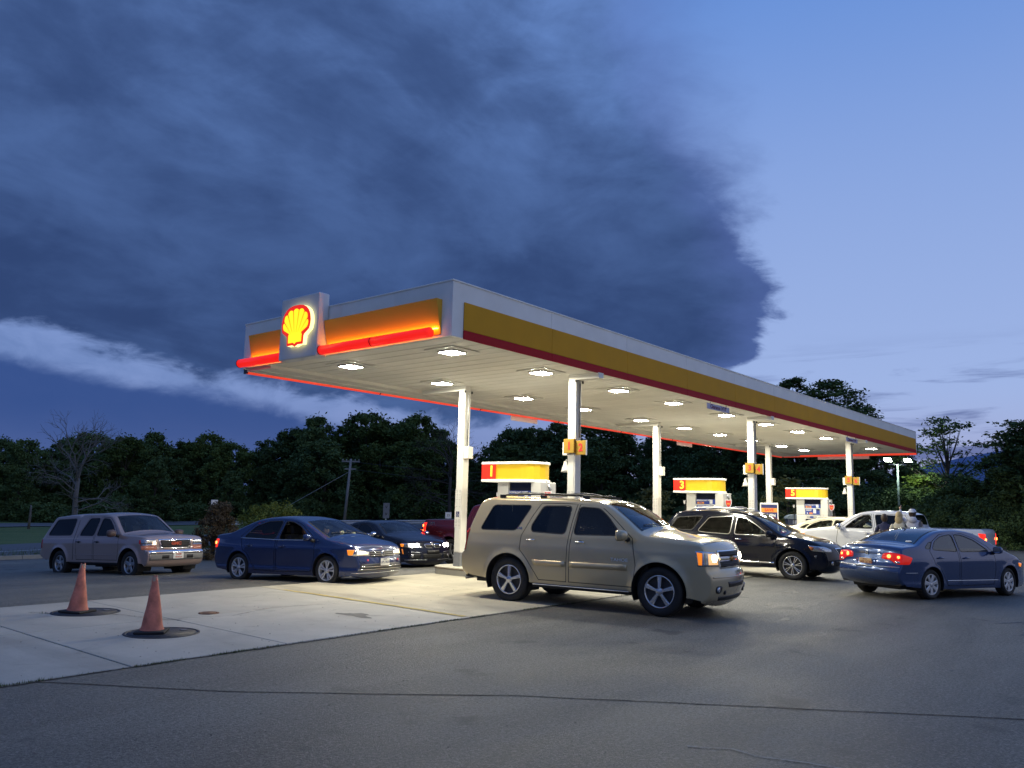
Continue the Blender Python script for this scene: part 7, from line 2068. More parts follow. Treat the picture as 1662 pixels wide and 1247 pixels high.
# open silhouetted tree past the far end of the canopy
def open_tree(x, y, h, seed, lab, m, lm, n_cl=34, ls=0.16, spread=2.6, per=55, name='open_tree', low=0.35):
    r = random.Random(seed); rn = np.random.default_rng(seed)
    o = empty(name, (x, y, hz(x, y)-0.1), 0, lab, 'tree')
    b = MB(); b.tube([(0, 0, 0), (0.1, 0, h*.25), (0.0, 0.1, h*.5), (0.15, 0, h*.75)], [h*.02, h*.016, h*.012, h*.006], 7)
    V = []
    for k in range(n_cl):
        t = r.uniform(low, 1.0); a = r.uniform(0, 2*PI)
        q = spread*(0.35+0.75*math.sin(PI*min(1, (t-low)/(1.05-low)+0.12)))*r.uniform(0.35, 1.05)
        e = Vector((q*math.cos(a), q*math.sin(a), h*t))
        s0 = Vector((0.05, 0, h*max(0.15, t*0.62)))
        b.tube([s0, s0.lerp(e, .5)+Vector((0, 0, -.15)), e], [h*.0065, h*.004, h*.0012], 4, caps=False)
        c = rn.normal(size=(per, 3))*np.array([0.40, 0.40, 0.11])*spread/2.6+np.array(e)
        aa = rn.normal(size=(per, 3))*np.array([1, 1, .35]); aa /= np.linalg.norm(aa, axis=1)[:, None]
        bb = np.cross(aa, rn.normal(size=(per, 3))); bb /= np.linalg.norm(bb, axis=1)[:, None]
        s = ls*rn.uniform(.5, 1.3, per)[:, None]
        V.append(np.stack([c-aa*s, c+bb*s*.45, c+aa*s, c-bb*s*.45], 1).reshape(-1, 3))
    V = np.concatenate(V); n = len(V)//4
    me = bpy.data.meshes.new('crown'); me.from_pydata(V.tolist(), [], [(4*i, 4*i+1, 4*i+2, 4*i+3) for i in range(n)]); me.materials.append(lm)
    link(bpy.data.objects.new('crown', me), o)
    b.build('trunk', m, o, fixn=False)
    return o
open_tree(69.5, 29.3, 12.4, 41, 'leafy tree top breaking the skyline first past the canopy roof middle', M_bark, M_leaf, 60, 0.17, 3.0, 110, low=0.45)
open_tree(69.2, 25.4, 12.9, 43, 'tallest leafy tree top with ragged twigs above the canopy roof', M_bark, M_leaf, 50, 0.17, 2.1, 110, low=0.5)
open_tree(67.5, 22.0, 12.0, 47, 'broad leafy tree top above the far part of the canopy roof', M_bark, M_leaf, 80, 0.17, 3.1, 120, low=0.5)
open_tree(56.9, 11.4, 7.3, 4, 'open airy tree silhouetted against the sky past the far end of the canopy', M_bark, M_leaf, 44, 0.13, 2.5, 60)
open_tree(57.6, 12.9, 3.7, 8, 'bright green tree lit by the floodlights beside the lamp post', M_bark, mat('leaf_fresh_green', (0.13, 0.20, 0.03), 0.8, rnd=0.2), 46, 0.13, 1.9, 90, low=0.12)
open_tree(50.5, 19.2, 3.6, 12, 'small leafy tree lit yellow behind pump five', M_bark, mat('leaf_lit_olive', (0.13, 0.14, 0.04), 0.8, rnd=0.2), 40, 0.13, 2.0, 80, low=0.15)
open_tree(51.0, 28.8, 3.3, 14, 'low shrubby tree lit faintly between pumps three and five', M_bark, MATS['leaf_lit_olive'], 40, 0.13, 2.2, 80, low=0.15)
open_tree(49.5, 6.1, 6.6, 16, 'tall dark tree with layered open branches at the right edge of the view', M_bark, M_leaf, 60, 0.12, 2.1, 120, low=0.25)

def shrub(x, y, w_, h, seed, m, lab, ls=0.07, n=6000, style='round', grp=None):
    o = empty('shrub', (x, y, hz(x, y)-0.03), 0, lab, 'shrub', grp)
    me, cl = crown_mesh('foliage', seed, w_, 0.02, h, n, ls, m, style=style)
    link(bpy.data.objects.new('foliage', me), o)
    b = MB()
    for c in cl[:20]: b.tube([(0, 0, 0), (c[0]*.4, c[1]*.4, c[2]*.5), tuple(c[:3])], [0.03, 0.02, 0.006], 5, caps=False)
    b.build('stem', M_bark, o, fixn=False)
    return o
shrub(16.9, 28.4, 1.02, 2.05, 31, M_leafb, 'bronze brown conical shrub between the mauve pickup and the blue sedan', 0.05, 16000, 'cone')
shrub(24.2, 35.6, 1.75, 2.2, 33, M_leafy, 'yellow green rounded shrub behind the roof of the blue sedan', 0.075, 9000)
shrub(14.9, 31.6, 0.7, 0.45, 35, M_leaf2, 'low green clump at the kerb behind the mauve pickup', 0.05, 1500)
shrub(43.0, 90.5, 3.0, 4.8, 37, M_leaf2, 'paler young tree clump in front of the wood above the mauve pickup', 0.22, 3000, 'tall')

# ================================================================ road, verge, far things
M_road = mat('road_grey', (0.115, 0.115, 0.12), 0.75, var=0.15, vscale=0.6)
def strip(name, pts, w0, w1, m, dz, kind='structure'):
    vs = []
    P = []
    for a, b_ in zip(pts[:-1], pts[1:]):
        n = max(1, int(math.hypot(b_[0]-a[0], b_[1]-a[1])/2))
        P += [(a[0]+(b_[0]-a[0])*k/n, a[1]+(b_[1]-a[1])*k/n) for k in range(n)]
    P.append(pts[-1])
    for i, q in enumerate(P):
        t = Vector((P[min(i+1, len(P)-1)][0]-P[max(i-1, 0)][0], P[min(i+1, len(P)-1)][1]-P[max(i-1, 0)][1], 0)).normalized()
        nn = Vector((-t.y, t.x, 0))
        for w in (w0, (w0+w1)/2, w1):
            c = Vector((*q, 0))+nn*w; vs.append((c.x, c.y, hz(c.x, c.y)+dz))
    fs = [(3*i+j, 3*i+3+j, 3*i+4+j, 3*i+1+j) for i in range(len(P)-1) for j in (0, 1)]
    o = MB().add(vs, fs, 0, True).build(name, m, None, fixn=False)
    return tag(o, kind=kind)
# near access road (left), its white edge line, far highway
near = [(-30, 30.5), (0, 35.8), (13, 39.2), (22, 43.5), (34, 50), (60, 60)]
strip('access_road', near, -4.2, 4.0, M_road, 0.03)
strip('road_marking', near, -0.9, -0.78, M_pwhite, 0.036)
farr = [(-20, 66), (10, 74), (27, 81), (40, 80), (60, 72), (78, 58)]
strip('highway', farr, -5, 5.5, M_road, 0.03)
strip('road_marking', farr, -4.4, -4.25, M_pwhite, 0.036)
# kerb along the lot
kb = [(-45, 27.4), (0, 32.0), (12, 33.5), (22, 34.7), (31, 35.9), (52, 38.4)]
for i in range(len(kb)-1):
    a, b_ = kb[i], kb[i+1]
    L = math.hypot(b_[0]-a[0], b_[1]-a[1]); n = max(1, int(L/3))
    for k in range(n):
        p0 = (a[0]+(b_[0]-a[0])*k/n, a[1]+(b_[1]-a[1])*k/n); p1 = (a[0]+(b_[0]-a[0])*(k+1)/n, a[1]+(b_[1]-a[1])*(k+1)/n)
        if k == 0 and i == 0: kerb = tag(empty('kerb'), kind='structure')
        t = Vector((p1[0]-p0[0], p1[1]-p0[1], 0)).normalized(); nn = Vector((-t.y, t.x, 0))
        e0 = Vector((*p0, hz(*p0)))+t*0.01; e1 = Vector((*p1, hz(*p1)))-t*0.01
        vs = []
        for e in (e0, e1): vs += [e-nn*.08-Vector((0, 0, .1)), e+nn*.08-Vector((0, 0, .1)), e+nn*.07+Vector((0, 0, .14)), e-nn*.06+Vector((0, 0, .14))]
        MB().add(vs, [(0, 1, 2, 3), (7, 6, 5, 4), (0, 4, 5, 1), (1, 5, 6, 2), (2, 6, 7, 3), (3, 7, 4, 0)]).build('kerb_stone', M_kerbc, kerb)
# raised grass bank inside the kerb's return at the left
# guardrail: posts and corrugated beams
M_galv = mat('galvanised_steel', (0.50, 0.52, 0.55), 0.45, 0.5, var=0.12)
gr = empty('guardrail', (30, 52, 0), 0, 'pale steel guardrail along the highway behind the parked cars', 'guardrail')
gp = [(36.5, 62.1), (41.5, 58.9), (46.5, 55.1), (50.8, 51.1), (54.2, 47.5)]
gz = [-0.20, -0.02, 0.12, 0.26, 0.36]
beam = []
for i in range(len(gp)-1):
    a, b_ = Vector((*gp[i], gz[i])), Vector((*gp[i+1], gz[i+1]))
    n = 2
    for k in range(n):
        p0 = a.lerp(b_, k/n)-Vector((30, 52, 0)); p1 = a.lerp(b_, (k+1)/n)-Vector((30, 52, 0))
        t = (p1-p0).normalized(); nn = Vector((-t.y, t.x, 0)).normalized()
        prof = [(-.02, -.30), (.04, -.25), (.04, -.18), (-.02, -.13), (.04, -.08), (.04, -.02), (-.02, 0.0)]
        vs = [p+nn*q[0]*-1+Vector((0, 0, q[1]*1.15)) for p in (p0, p1-t*0.02) for q in prof]
        m = len(prof)
        MB().add(vs, [(j, j+1, m+j+1, m+j) for j in range(m-1)]).build('rail_beam', M_galv, gr, fixn=False)
        g0 = hz(p0.x+30, p0.y+52)
        MB().box(p0.x-.06, p0.x+.06, p0.y+.05, p0.y+.2, g0-0.2, p0.z-0.02).build('post', M_galv, gr)
# utility pole with guy wire
up_ = empty('utility_pole', (55.5, 68.3, hz(55.5, 68.3)), 0, 'leaning grey wooden utility pole with a crossarm and guy wire before the wood', 'utility pole')
ph_ = 6.18-hz(55.5, 68.3)
M_pole = mat('pole_wood_grey', (0.26, 0.25, 0.25), 0.85, var=0.2, vscale=4)
MB().tube([(-0.25, 0.25, -0.3), (0.0, 0.0, ph_)], [0.17, 0.12], 10).build('pole', M_pole, up_)
MB().box(-0.95, 0.95, -0.06, 0.06, ph_-0.35, ph_-0.2, M=Matrix.Rotation(R(-50), 4, 'Z')).build('crossarm', M_pole, up_)
MB().box(-0.6, 0.6, -0.06, 0.06, ph_-1.15, ph_-1.0, M=Matrix.Rotation(R(-50), 4, 'Z')).build('crossarm', M_pole, up_)
for q in (-0.85, -0.45, 0.45, 0.85):
    c_ = Matrix.Rotation(R(-50), 3, 'Z') @ Vector((q, 0, 0))
    MB().lathe([(0.03, 0), (0.05, 0.05), (0.03, 0.10), (0.045, 0.13), (0.01, 0.17)], (c_.x, c_.y, ph_-0.2), n=10).build('insulator', M_steel, up_)
MB().tube([(0, 0, ph_-1.3), (-6.6, 6.2, -0.2)], 0.018, 5).build('guy_wire', M_galv, up_)
MB().tube([(0, 0, ph_-0.3), (6, -8, ph_-1.2), (13, -17, ph_-1.0)], 0.022, 5).build('cable', M_dgrey, up_)
MB().tube([(0, 0, ph_-1.1), (6, -8, ph_-2.1), (13, -17, ph_-1.9)], 0.022, 5).build('cable', M_dgrey, up_)
# roadside signs
def road_sign(x, y, ztop, w_, h, deg, lab, lines, m=M_pwhite, post=M_galv, name='road_sign'):
    g = hz(x, y); o = empty(name, (x, y, g), R(deg), lab, 'sign')
    H_ = ztop-g
    MB().box(-0.03, 0.03, -0.03, 0.03, -0.1, H_-0.02).build('post', post, o)
    pl = MB().box(-w_/2, w_/2, -0.05, -0.032, H_-h, H_).build('sign_plate', m, o, bevel=0.006, seg=1)
    for (t, sz, dz_) in lines:
        text(t, sz, M_black, pl, (0, -0.053, H_-h+h*dz_), (1, 0, 0), (0, 0, 1))
    return o
road_sign(17.2, 29.35, 1.66, 0.25, 0.24, -28, 'small white sign with a black arrow over a plate above the bronze shrub', [('<', 0.2, 0.5)])
road_sign(17.25, 29.42, 1.38, 0.25, 0.12, -28, 'small white plate just beneath the arrow sign above the bronze shrub', [('45', 0.09, 0.5)])
road_sign(39.9, 44.8, 1.66, 0.46, 1.10, -40, 'narrow grey sign with worn marks in front of the wood behind the coupe', [('v', 0.4, 0.75), ('v', 0.4, 0.3)], m=mat('sign_back_grey', (0.20, 0.20, 0.22), 0.6, var=0.3, vscale=6))
road_sign(32.4, 31.3, 1.26, 0.34, 0.34, -35, 'small square white sign showing above the red pickup bed', [('25', 0.18, 0.5)])
o = empty('fence_post', (25.5, 70.5, hz(25.5, 70.5)), 0, 'weathered wooden post standing in the grass at the far left', 'post')
MB().tube([(0, 0, -.2), (0.05, 0, 1.5), (0.02, 0, 1.85)], [0.09, 0.08, 0.05], 8).build('post', M_barkg, o)
MB().tube([(0.1, 0.05, -.2), (0.12, 0.05, 1.2)], [0.05, 0.04], 8).build('brace', M_barkg, o)
# grass blades on the nearer verge
rg = random.Random(3); b = MB()
for _ in range(9000):
    x = rg.uniform(2, 34); y = 33.9+0.12*(x-12)+abs(rg.gauss(0, 2.6)); z = hz(x, y)-0.02
    a = rg.uniform(0, 2*PI); h_ = rg.uniform(.06, .22); w_ = 0.012
    b.add([(x-w_*math.sin(a), y+w_*math.cos(a), z), (x+w_*math.sin(a), y-w_*math.cos(a), z), (x+.08*math.cos(a), y+.08*math.sin(a), z+h_)], [(0, 1, 2)])
tag(b.build('grass', mat('grass_blades', (0.06, 0.10, 0.025), 0.9, rnd=0.1), None, fixn=False), kind='stuff')
# distant hills on the right
def hill(name, pts, base, m):
    vs = []; fs = []
    for (x, y, z) in pts: vs += [(x, y, base), (x*0.86, y*0.86, base), (x, y, z), (x*1.25, y*1.25, base)]
    n = len(pts)
    for i in range(n-1):
        a, b_ = 4*i, 4*(i+1)
        fs += [(a+1, b_+1, b_+2, a+2), (a+2, b_+2, b_+3, a+3)]
    return tag(MB().add(vs, fs, 0, True).build(name, m, None, fixn=False), kind='structure')
M_hill = mat('hill_forest_hazed', (0.11, 0.17, 0.34), 0.95, var=0.12, vscale=0.004)  # blue of the distant haze is put into the hill colour
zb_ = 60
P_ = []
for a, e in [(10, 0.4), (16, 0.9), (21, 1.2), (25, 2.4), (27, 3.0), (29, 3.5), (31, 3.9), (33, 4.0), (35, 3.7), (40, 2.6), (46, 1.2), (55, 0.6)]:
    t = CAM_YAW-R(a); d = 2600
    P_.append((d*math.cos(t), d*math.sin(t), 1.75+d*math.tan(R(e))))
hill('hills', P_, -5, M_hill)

# ---------------------------------------------------------------- lamp post with two floodlights
lx, ly = 54.3, 13.7
o = empty('light_pole', (lx, ly, hz(lx, ly)), 0, 'pale green lamp post carrying two bright floodlights past the canopy', 'lamp post')
ph_ = 5.0-hz(lx, ly)
MB().tube([(0, 0, -.2), (0, 0, ph_-0.2)], [0.085, 0.06], 10).build('pole', mat('pole_pale_green', (0.36, 0.45, 0.42), 0.45, 0.2), o)
A = Matrix.Rotation(CAM_YAW-PI/2, 4, 'Z')
MB().box(-0.55, 0.55, -0.035, 0.035, ph_-0.22, ph_-0.16, M=A).build('arm', M_galv, o)
M_flood = mat('floodlight_face', (1, 1, 0.95), 0.3, emit=55, ecol=(0.86, 1.0, 0.80))
for q in (-0.62, 0.62):
    Mq = A @ Matrix.Translation((q, 0, ph_+0.02)) @ Matrix.Rotation(R(-38), 4, 'X')
    hd_ = MB().box(-0.26, 0.26, -0.10, 0.16, -0.16, 0.16, M=Mq).build('floodlight', M_dgrey, o, bevel=0.03)
    MB().box(-0.22, 0.22, -0.112, -0.102, -0.13, 0.13, M=Mq).build('lamp_face', M_flood, hd_)
    ld = bpy.data.lights.new('flood_beam', 'SPOT'); ld.energy = 420; ld.color = (0.85, 1.0, 0.78); ld.spot_size = R(150); ld.shadow_soft_size = 0.15
    lo = bpy.data.objects.new('flood_beam', ld); link(lo, o)
    lo.matrix_local = Mq @ Matrix.Translation((0, -0.16, 0)) @ Matrix.Rotation(R(90), 4, 'X')
# spot without a fixture, added to brighten the crown beside the floods
ld = bpy.data.lights.new('added_crown_spot', 'SPOT'); ld.energy = 330; ld.color = (0.88, 1.0, 0.75); ld.spot_size = R(75); ld.shadow_soft_size = 0.2
lo = bpy.data.objects.new('added_crown_spot', ld); link(lo, o); lo.location = (0.3, -0.4, ph_-0.3)
lo.rotation_euler = Vector((3.2, -0.4, -2.0)).to_track_quat('-Z', 'Y').to_euler()
# small lamp glowing behind the columns
o = empty('yard_lamp', (48.0, 22.5, hz(48, 22.5)), 0, 'small white glowing yard lamp beyond the rear column of pump five', 'lamp post')
MB().tube([(0, 0, -.2), (0, 0, 3.5)], [0.06, 0.045], 8).build('pole', M_dgrey, o)
MB().tube([(0, 0, 3.5), (-0.25, -.1, 3.62), (-0.5, -.2, 3.6)], 0.03, 8).build('arm', M_dgrey, o)
MB().lathe([(0.02, 0.10), (0.12, 0.04), (0.15, -0.04), (0.10, -0.10), (0.001, -0.11)], (-0.55, -.22, 3.55), n=14).build('lamp_globe', mat('yard_globe', (1, 1, 1), 0.3, emit=22, ecol=(1, 0.95, 0.85)), o)
ld = bpy.data.lights.new('yard_light', 'POINT'); ld.energy = 130; ld.color = (1, 0.93, 0.72); ld.shadow_soft_size = 0.15
lo = bpy.data.objects.new('yard_light', ld); link(lo, o); lo.location = (-0.75, -.3, 3.35)

# ---------------------------------------------------------------- board and bin behind pump five
o = empty('promo_board', (34.3, 13.9, 0), R(-68), 'blue promotional board in a white frame behind the rear column of pump five', 'sign')
MB().box(-0.38, 0.38, -0.03, 0.03, 0.25, 2.10).build('frame', M_pwhite, o, bevel=0.02)
pn = MB().box(-0.33, 0.33, -0.036, -0.031, 0.62, 2.03).build('panel', M_navy, o)
MB().box(-0.33, 0.33, -0.039, -0.037, 1.70, 1.88).build('orange_strip', M_orange, pn)
text('SAVE', 0.17, M_redp, pn, (0, -0.040, 1.79), (1, 0, 0), (0, 0, 1), fat=0.006)
text('WHEN', 0.17, M_pwhite, pn, (0, -0.038, 1.56), (1, 0, 0), (0, 0, 1), fat=0.006)
text('YOU PAY', 0.15, M_pwhite, pn, (0, -0.038, 1.34), (1, 0, 0), (0, 0, 1), fat=0.006)
for s in (-1, 1): MB().box(s*.33-.03, s*.33+.03, -.25, .25, 0.0, 0.25).build('foot', M_dgrey, o)
o = empty('waste_bin', (35.9, 13.4, 0.0), R(-58), 'dark navy plastic bin with a domed lid behind the fuel pump numbered five', 'bin')
M_bin = mat('bin_navy', (0.022, 0.032, 0.075), 0.4, var=0.1); M_binl = mat('bin_lid_slate', (0.12, 0.16, 0.22), 0.4)
b = MB(); b.prism([(-.30, 0), (.30, 0), (.36, 1.30), (-.36, 1.30)], lambda a, c: (a, -.30, c+0.2), lambda a, c: (a, .30, c+0.2)); b.build('bin_body', M_bin, o, bevel=0.03)
b = MB(); arc = [(.40*math.cos(PI*k/12), 1.46+0.17*math.sin(PI*k/12)) for k in range(13)]
b.prism([(0.40, 1.42)]+arc+[(-0.40, 1.42)], lambda a, c: (a, -.34, c), lambda a, c: (a, .34, c)); b.build('lid', M_binl, o, bevel=0.015)
MB().box(-.14, .14, -.309, -.303, 1.22, 1.38).build('label_patch', mat('label_slate', (0.2, 0.22, 0.32), 0.6), o)

# ================================================================ people
M_skin = mat('skin', (0.45, 0.25, 0.17), 0.55)
M_skinl = mat('skin_fair', (0.55, 0.33, 0.24), 0.55)
def skin_body(name, verts, edges, radii, m, parent, root_i=0, sub=2):
    me = bpy.data.meshes.new(name); me.from_pydata(verts, edges, []); me.update()
    o = link(bpy.data.objects.new(name, me), parent)
    bm = bmesh.new(); bm.from_mesh(me)
    lay = bm.verts.layers.skin.verify()
    bm.verts.ensure_lookup_table()
    for v, r_ in zip(bm.verts, radii):
        r_ = r_ if isinstance(r_, tuple) else (r_, r_)
        v[lay].radius = r_
        v[lay].use_root = (v.index == root_i)
    bm.to_mesh(me); bm.free()
    sk = o.modifiers.new('skin', 'SKIN'); sk.use_smooth_shade = True; sk.branch_smoothing = 0.6
    ss_ = o.modifiers.new('sub', 'SUBSURF'); ss_.levels = sub; ss_.render_levels = sub
    dg = bpy.context.evaluated_depsgraph_get(); dg.update()
    me2 = bpy.data.meshes.new_from_object(o.evaluated_get(dg))
    o.modifiers.clear(); o.data = me2
    me2.materials.clear(); me2.materials.append(m)
    me2.polygons.foreach_set('use_smooth', [True]*len(me2.polygons))
    return o
def ellipsoid(c, r, n=16, k=10, cut=None):
    vs = []; fs = []
    for i in range(k+1):
        t = PI*i/k
        for j in range(n):
            a = 2*PI*j/n
            vs.append((c[0]+r[0]*math.sin(t)*math.cos(a), c[1]+r[1]*math.sin(t)*math.sin(a), c[2]+r[2]*math.cos(t)))
    for i in range(k):
        for j in range(n): fs.append((i*n+j, (i+1)*n+j, (i+1)*n+(j+1) % n, i*n+(j+1) % n))
    if cut:
        keep = [f for f in fs if all(cut(vs[q]) for q in f)]
        fs = keep
    return vs, fs
def head(par, c, r_=0.105, skin=None, yaw=0.0, parts=True):
    """face towards local +x turned by yaw"""
    M = Matrix.Translation(c) @ Matrix.Rotation(yaw, 4, 'Z')
    vs, fs = ellipsoid((0, 0, 0), (r_*.92, r_*.76, r_*1.18), 20, 14)
    V = []
    for v in vs:
        x, y, z = v
        if z < -0.02: x *= 1-0.18*min(1, (-z-0.02)/0.09) if x < 0 else 1; y *= 1-0.22*min(1, (-z-0.02)/0.1)
        if x > 0 and abs(y) < 0.022 and -0.035 < z < 0.03: x += 0.020*(1-abs(y)/0.022)*(1-abs(z+0.005)/0.035)   # nose
        if x > 0 and 0.008 < abs(y) < 0.05 and 0.0 < z < 0.035: x -= 0.008                                     # eye sockets
        V.append(M @ Vector((x, y, z)))
    b = MB().add(V, fs, 0, True)
    h_ = b.build('head', skin, par)
    for sg in (1, -1):
        vs, fs = ellipsoid((0.002, sg*r_*.77, -0.005), (0.018, 0.010, 0.030), 8, 6)
        MB().add([M @ Vector(q) for q in vs], fs, 0, True).build('ear', skin, h_)
        vs, fs = ellipsoid((r_*.84, sg*0.034, 0.012), (0.007, 0.012, 0.007), 8, 6)
        MB().add([M @ Vector(q) for q in vs], fs, 0, True).build('eye', M_dark, h_)
    MB().box(r_*.83, r_*.90, -0.022, 0.022, -0.062, -0.054, M=M).build('mouth', mat('lips', (0.3, 0.09, 0.08), 0.5), h_, bevel=0.002, seg=1)
    return h_
def hand(par, wrist, d, pn, m, s=1.0, curl=0.5):
    """palm and five separate curled fingers; d along the hand, pn out of the palm"""
    d = Vector(d).normalized(); pn = Vector(pn); pn = (pn-d*pn.dot(d)).normalized(); sd_ = d.cross(pn)
    w = Vector(wrist)
    V = [tuple(w), tuple(w+d*.045*s), tuple(w+d*.085*s)]; E = [(0, 1), (1, 2)]; Rr = [(.024*s, .018*s), (.036*s, .017*s), (.036*s, .015*s)]
    p_ = skin_body('palm', V, E, Rr, m, par, 0, 1)
    for k, (off, L) in enumerate([(.030, .070), (.010, .078), (-.010, .072), (-.029, .056)]):
        a = w+d*.080*s+sd_*off*s; P = [a]; dd = d.copy()
        for j in range(3):
            dd = (dd+pn*curl*(0.6+0.3*j)).normalized(); a = a+dd*L*s*(0.42, 0.32, 0.26)[j]; P.append(a)
        skin_body('finger', [tuple(q) for q in P], [(0, 1), (1, 2), (2, 3)], [.0095*s, .0088*s, .008*s, .0065*s], m, p_, 0, 1)
    a = w+d*.025*s+sd_*.026*s; P = [a, a+(d*.6+sd_*.8).normalized()*.035*s, a+(d*.8+sd_*.7+pn*.4).normalized()*.062*s]
    skin_body('thumb', [tuple(q) for q in P], [(0, 1), (1, 2)], [.012*s, .0105*s, .008*s], m, p_, 0, 1)
    return p_
def person(x, y, z, deg, lab, shirt, trousers, skin, hair=None, cap=None, arms=None, hgt=1.75, bend=0.0, long_hair=False, sleeves=True, hood=False):
    o = empty('person', (x, y, z), R(deg), lab, 'person')
    s = hgt/1.75; o.scale = (s, s, s)
    bx_ = lambda t: bend*t      # forward lean by height above the hip
    hip = 0.93
    sh = (bx_(0.50), 1.42); nk = (bx_(0.56), 1.50); hdz = (bx_(0.66)+0.02, 1.64)
    # one continuous clothed body: pelvis, spine, shoulders, arms, legs
    V = [(0, 0, hip), (bx_(0.15), 0, 1.08), (bx_(0.33), 0, 1.26), (sh[0], 0, 1.40), (nk[0], 0, nk[1]), (nk[0]+0.01, 0, 1.55)]
    E = [(0, 1), (1, 2), (2, 3), (3, 4), (4, 5)]; Rr = [(.15, .115), (.14, .11), (.165, .12), (.13, .10), (.062, .06), (.055, .055)]
    arms = arms or {1: [(0.02, 0.26, 1.12), (0.10, 0.27, 0.90)], -1: [(0.02, -0.26, 1.12), (0.10, -0.27, 0.90)]}
    ends = {}
    for sg in (1, -1):
        b0 = len(V); V += [(sh[0], sg*0.17, 1.405)]+[tuple(q) for q in arms[sg]]
        E += [(3, b0), (b0, b0+1), (b0+1, b0+2)]; Rr += [.075, .052, .036]
        ends[sg] = (Vector(arms[sg][0]), Vector(arms[sg][1]))
    torso = skin_body('upper_body', V, E, Rr, shirt, o, 0, 2)
    V = [(0, 0, hip)]; E = []; Rr = [(.155, .12)]
    for sg in (1, -1):
        b0 = len(V); V += [(0, sg*.095, 0.86), (0.03, sg*.10, 0.48), (-0.01, sg*.10, 0.10)]; E += [(0, b0), (b0, b0+1), (b0+1, b0+2)]; Rr += [.095, .066, .048]
    skin_body('trousers', V, E, Rr, trousers, o, 0, 2)
    for sg in (1, -1):
        V = [(-0.05, sg*.10, 0.055), (0.06, sg*.105, 0.05), (0.17, sg*.11, 0.04)]
        skin_body('shoe', V, [(0, 1), (1, 2)], [(.045, .05), (.045, .045), (.04, .035)], M_pwhite if cap else M_dark, o, 0, 1)
        e, w = ends[sg]
        hand(o, w+(w-e).normalized()*0.02, (w-e), (0.3, -sg*1.0, -0.2), skin, 1.0, 0.45)
    hd_ = head(o, (hdz[0], 0, hdz[1]), 0.108, skin)
    if hair:
        cut = (lambda q: q[0]-hdz[0] < 0.045 or q[2] > hdz[1]+0.075)
        vs, fs = ellipsoid((hdz[0]-0.012, 0, hdz[1]+0.015), (.112, .098, .135), 18, 12, cut)
        b = MB().add(vs, fs, 0, True)
        if long_hair:
            vs, fs = ellipsoid((hdz[0]-0.055, 0, hdz[1]-0.10), (.075, .105, .17), 16, 10)
            b.add(vs, fs, 0, True)
        b.build('hair', hair, hd_)
    if cap:
        cut = (lambda q: q[2] > hdz[1]+0.02)
        vs, fs = ellipsoid((hdz[0]-0.01, 0, hdz[1]+0.02), (.122, .105, .125), 20, 14, cut)
        b = MB().add(vs, fs, 0, True)
        vs, fs = ellipsoid((hdz[0]-0.125, 0, hdz[1]+0.035), (.085, .080, .014), 16, 6)
        b.add(vs, fs, 0, True)
        b.build('cap', cap, hd_)
    if hood:
        vs, fs = ellipsoid((nk[0]-0.09, 0, 1.47), (.075, .12, .085), 16, 10)
        MB().add(vs, fs, 0, True).build('hood', shirt, torso)
    return o
M_hoodie = mat('white_hoodie', (0.62, 0.63, 0.70), 0.85, var=0.08, vscale=8)
M_capw = mat('white_cap', (0.72, 0.72, 0.74), 0.7)
M_jeans = mat('dark_jeans', (0.03, 0.035, 0.06), 0.85)
M_blond = mat('blond_hair', (0.50, 0.38, 0.20), 0.6, var=0.3, vscale=40)
M_brown = mat('brown_hair', (0.05, 0.03, 0.02), 0.6)
M_navyc = mat('navy_jumper', (0.03, 0.035, 0.09), 0.85)
M_cream = mat('cream_top', (0.62, 0.57, 0.44), 0.85)
# three people at the pickup's open window, facing it (+x)
person(26.60, 6.36, 0.0, 8, 'person in white hoodie and backwards white cap, one arm on the pickup roof', M_hoodie, M_jeans, M_skinl, cap=M_capw, hair=M_brown, hgt=1.90, bend=0.10,
       arms={1: [(0.28, 0.32, 1.52), (0.46, 0.34, 1.74)], -1: [(0.14, -0.28, 1.16), (0.36, -0.20, 1.10)]}, hood=True)
person(26.50, 6.72, 0.0, 4, 'person with blond hair and a pale top between two others at the pickup window', M_cream, M_jeans, M_skinl, hair=M_blond, long_hair=True, hgt=1.80, bend=0.12)
person(26.62, 7.16, 0.0, 12, 'person with dark hair in a navy top nearest the pickup mirror', M_navyc, M_jeans, M_skin, hair=M_brown, hgt=1.72, bend=0.10,
       arms={1: [(0.20, 0.28, 1.18), (0.42, 0.20, 1.24)], -1: [(0.18, -0.28, 1.16), (0.40, -0.16, 1.20)]})
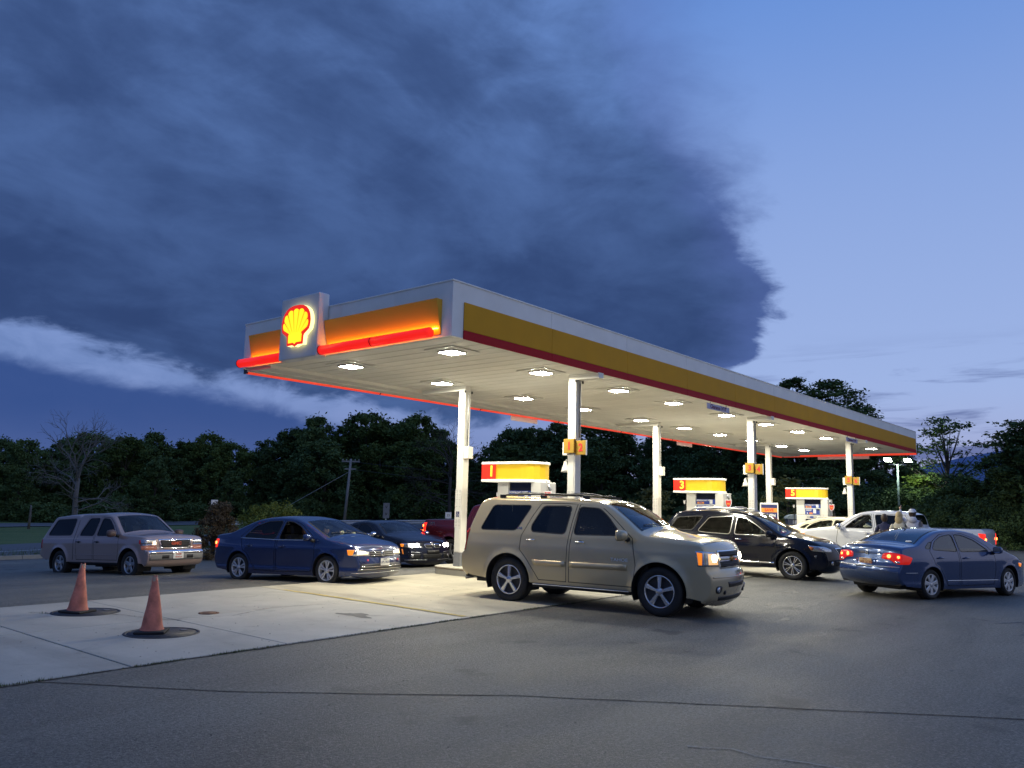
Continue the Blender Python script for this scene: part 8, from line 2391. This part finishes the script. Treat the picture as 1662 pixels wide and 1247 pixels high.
# seated driver in the left blue sedan (its right side faces us; steering wheel on the far side)
def seated(carroot, px, py_, zseat, lab, shirt, skin, hair):
    o = empty('person', (0, 0, 0), 0, lab, 'person')
    bpy.context.view_layer.update()
    o.matrix_world = carroot.matrix_world @ Matrix.Translation((px, py_, zseat))
    V = [(0, 0, 0.10), (-.04, 0, .26), (-.07, 0, .42), (-.07, 0, .53), (-.05, 0, .62)]
    E = [(0, 1), (1, 2), (2, 3), (3, 4)]; Rr = [(.16, .12), (.15, .11), (.165, .12), (.13, .10), (.06, .06)]
    for sg in (1, -1):
        b0 = len(V); V += [(-.05, sg*.18, .50), (.12, sg*.24, .30), (.36, sg*.16, .38)]; E += [(3, b0), (b0, b0+1), (b0+1, b0+2)]; Rr += [.07, .05, .036]
        b0 = len(V); V += [(.18, sg*.12, .12), (.48, sg*.14, .14), (.60, sg*.14, -.08)]; E += [(0, b0), (b0, b0+1), (b0+1, b0+2)]; Rr += [.09, .07, .05]
    skin_body('body', V, E, Rr, shirt, o, 0, 2)
    for sg in (1, -1): hand(o, (.38, sg*.155, .385), (1, -sg*.2, .1), (0, -sg, -.3), skin, 1.0, .7)
    hd_ = head(o, (-.02, 0, .735), .105, skin)
    vs, fs = ellipsoid((-.035, 0, .75), (.11, .095, .13), 16, 12, lambda q: q[0] < 0.03 or q[2] > .83)
    MB().add(vs, fs, 0, True).build('hair', hair, hd_)
    return o
seated(J.root, -1.12, 0.36, 0.42, 'person in dark clothes at the wheel of the deep blue sedan', M_navyc, M_skinl, M_brown)
seated(J.root, -1.02, -0.36, 0.38, 'person with ginger hair in the passenger seat at the open sedan window', M_cream, M_skinl, mat('ginger_hair', (0.22, 0.08, 0.03), 0.6))
# dashboard toys
def toy(carroot, px, py_, pz, s, lab, name='plush_toy'):
    bpy.context.view_layer.update()
    o = empty(name, (0, 0, 0), 0, lab, 'soft toy')
    o.matrix_world = carroot.matrix_world @ Matrix.Translation((px, py_, pz))
    m = mat('plush_cream', (0.72, 0.62, 0.42), 0.95)
    vs, fs = ellipsoid((0, 0, .05*s), (.05*s, .055*s, .055*s), 12, 8); MB().add(vs, fs, 0, True).build('body', m, o)
    vs, fs = ellipsoid((.015*s, 0, .13*s), (.04*s, .045*s, .04*s), 12, 8); h_ = MB().add(vs, fs, 0, True).build('head', m, o)
    for sg in (1, -1):
        vs, fs = ellipsoid((0, sg*.045*s, .15*s), (.012*s, .016*s, .025*s), 8, 6); MB().add(vs, fs, 0, True).build('ear', mat('plush_brown', (0.25, 0.15, 0.08), 0.95), h_)
        vs, fs = ellipsoid((.05*s, sg*.03*s, .02*s), (.035*s, .018*s, .016*s), 8, 6); MB().add(vs, fs, 0, True).build('paw', m, o)
    vs, fs = ellipsoid((.055*s, 0, .12*s), (.008*s, .010*s, .008*s), 8, 6); MB().add(vs, fs, 0, True).build('nose', M_dark, h_)
    return o
toy(J.root, -0.42, 0.10, 0.945, 1.15, 'cream soft toy sitting on the dashboard of the deep blue sedan nearest its driver')
toy(J.root, -0.34, 0.42, 0.945, 0.95, 'smaller cream soft toy at the far side of the dashboard of the deep blue sedan')
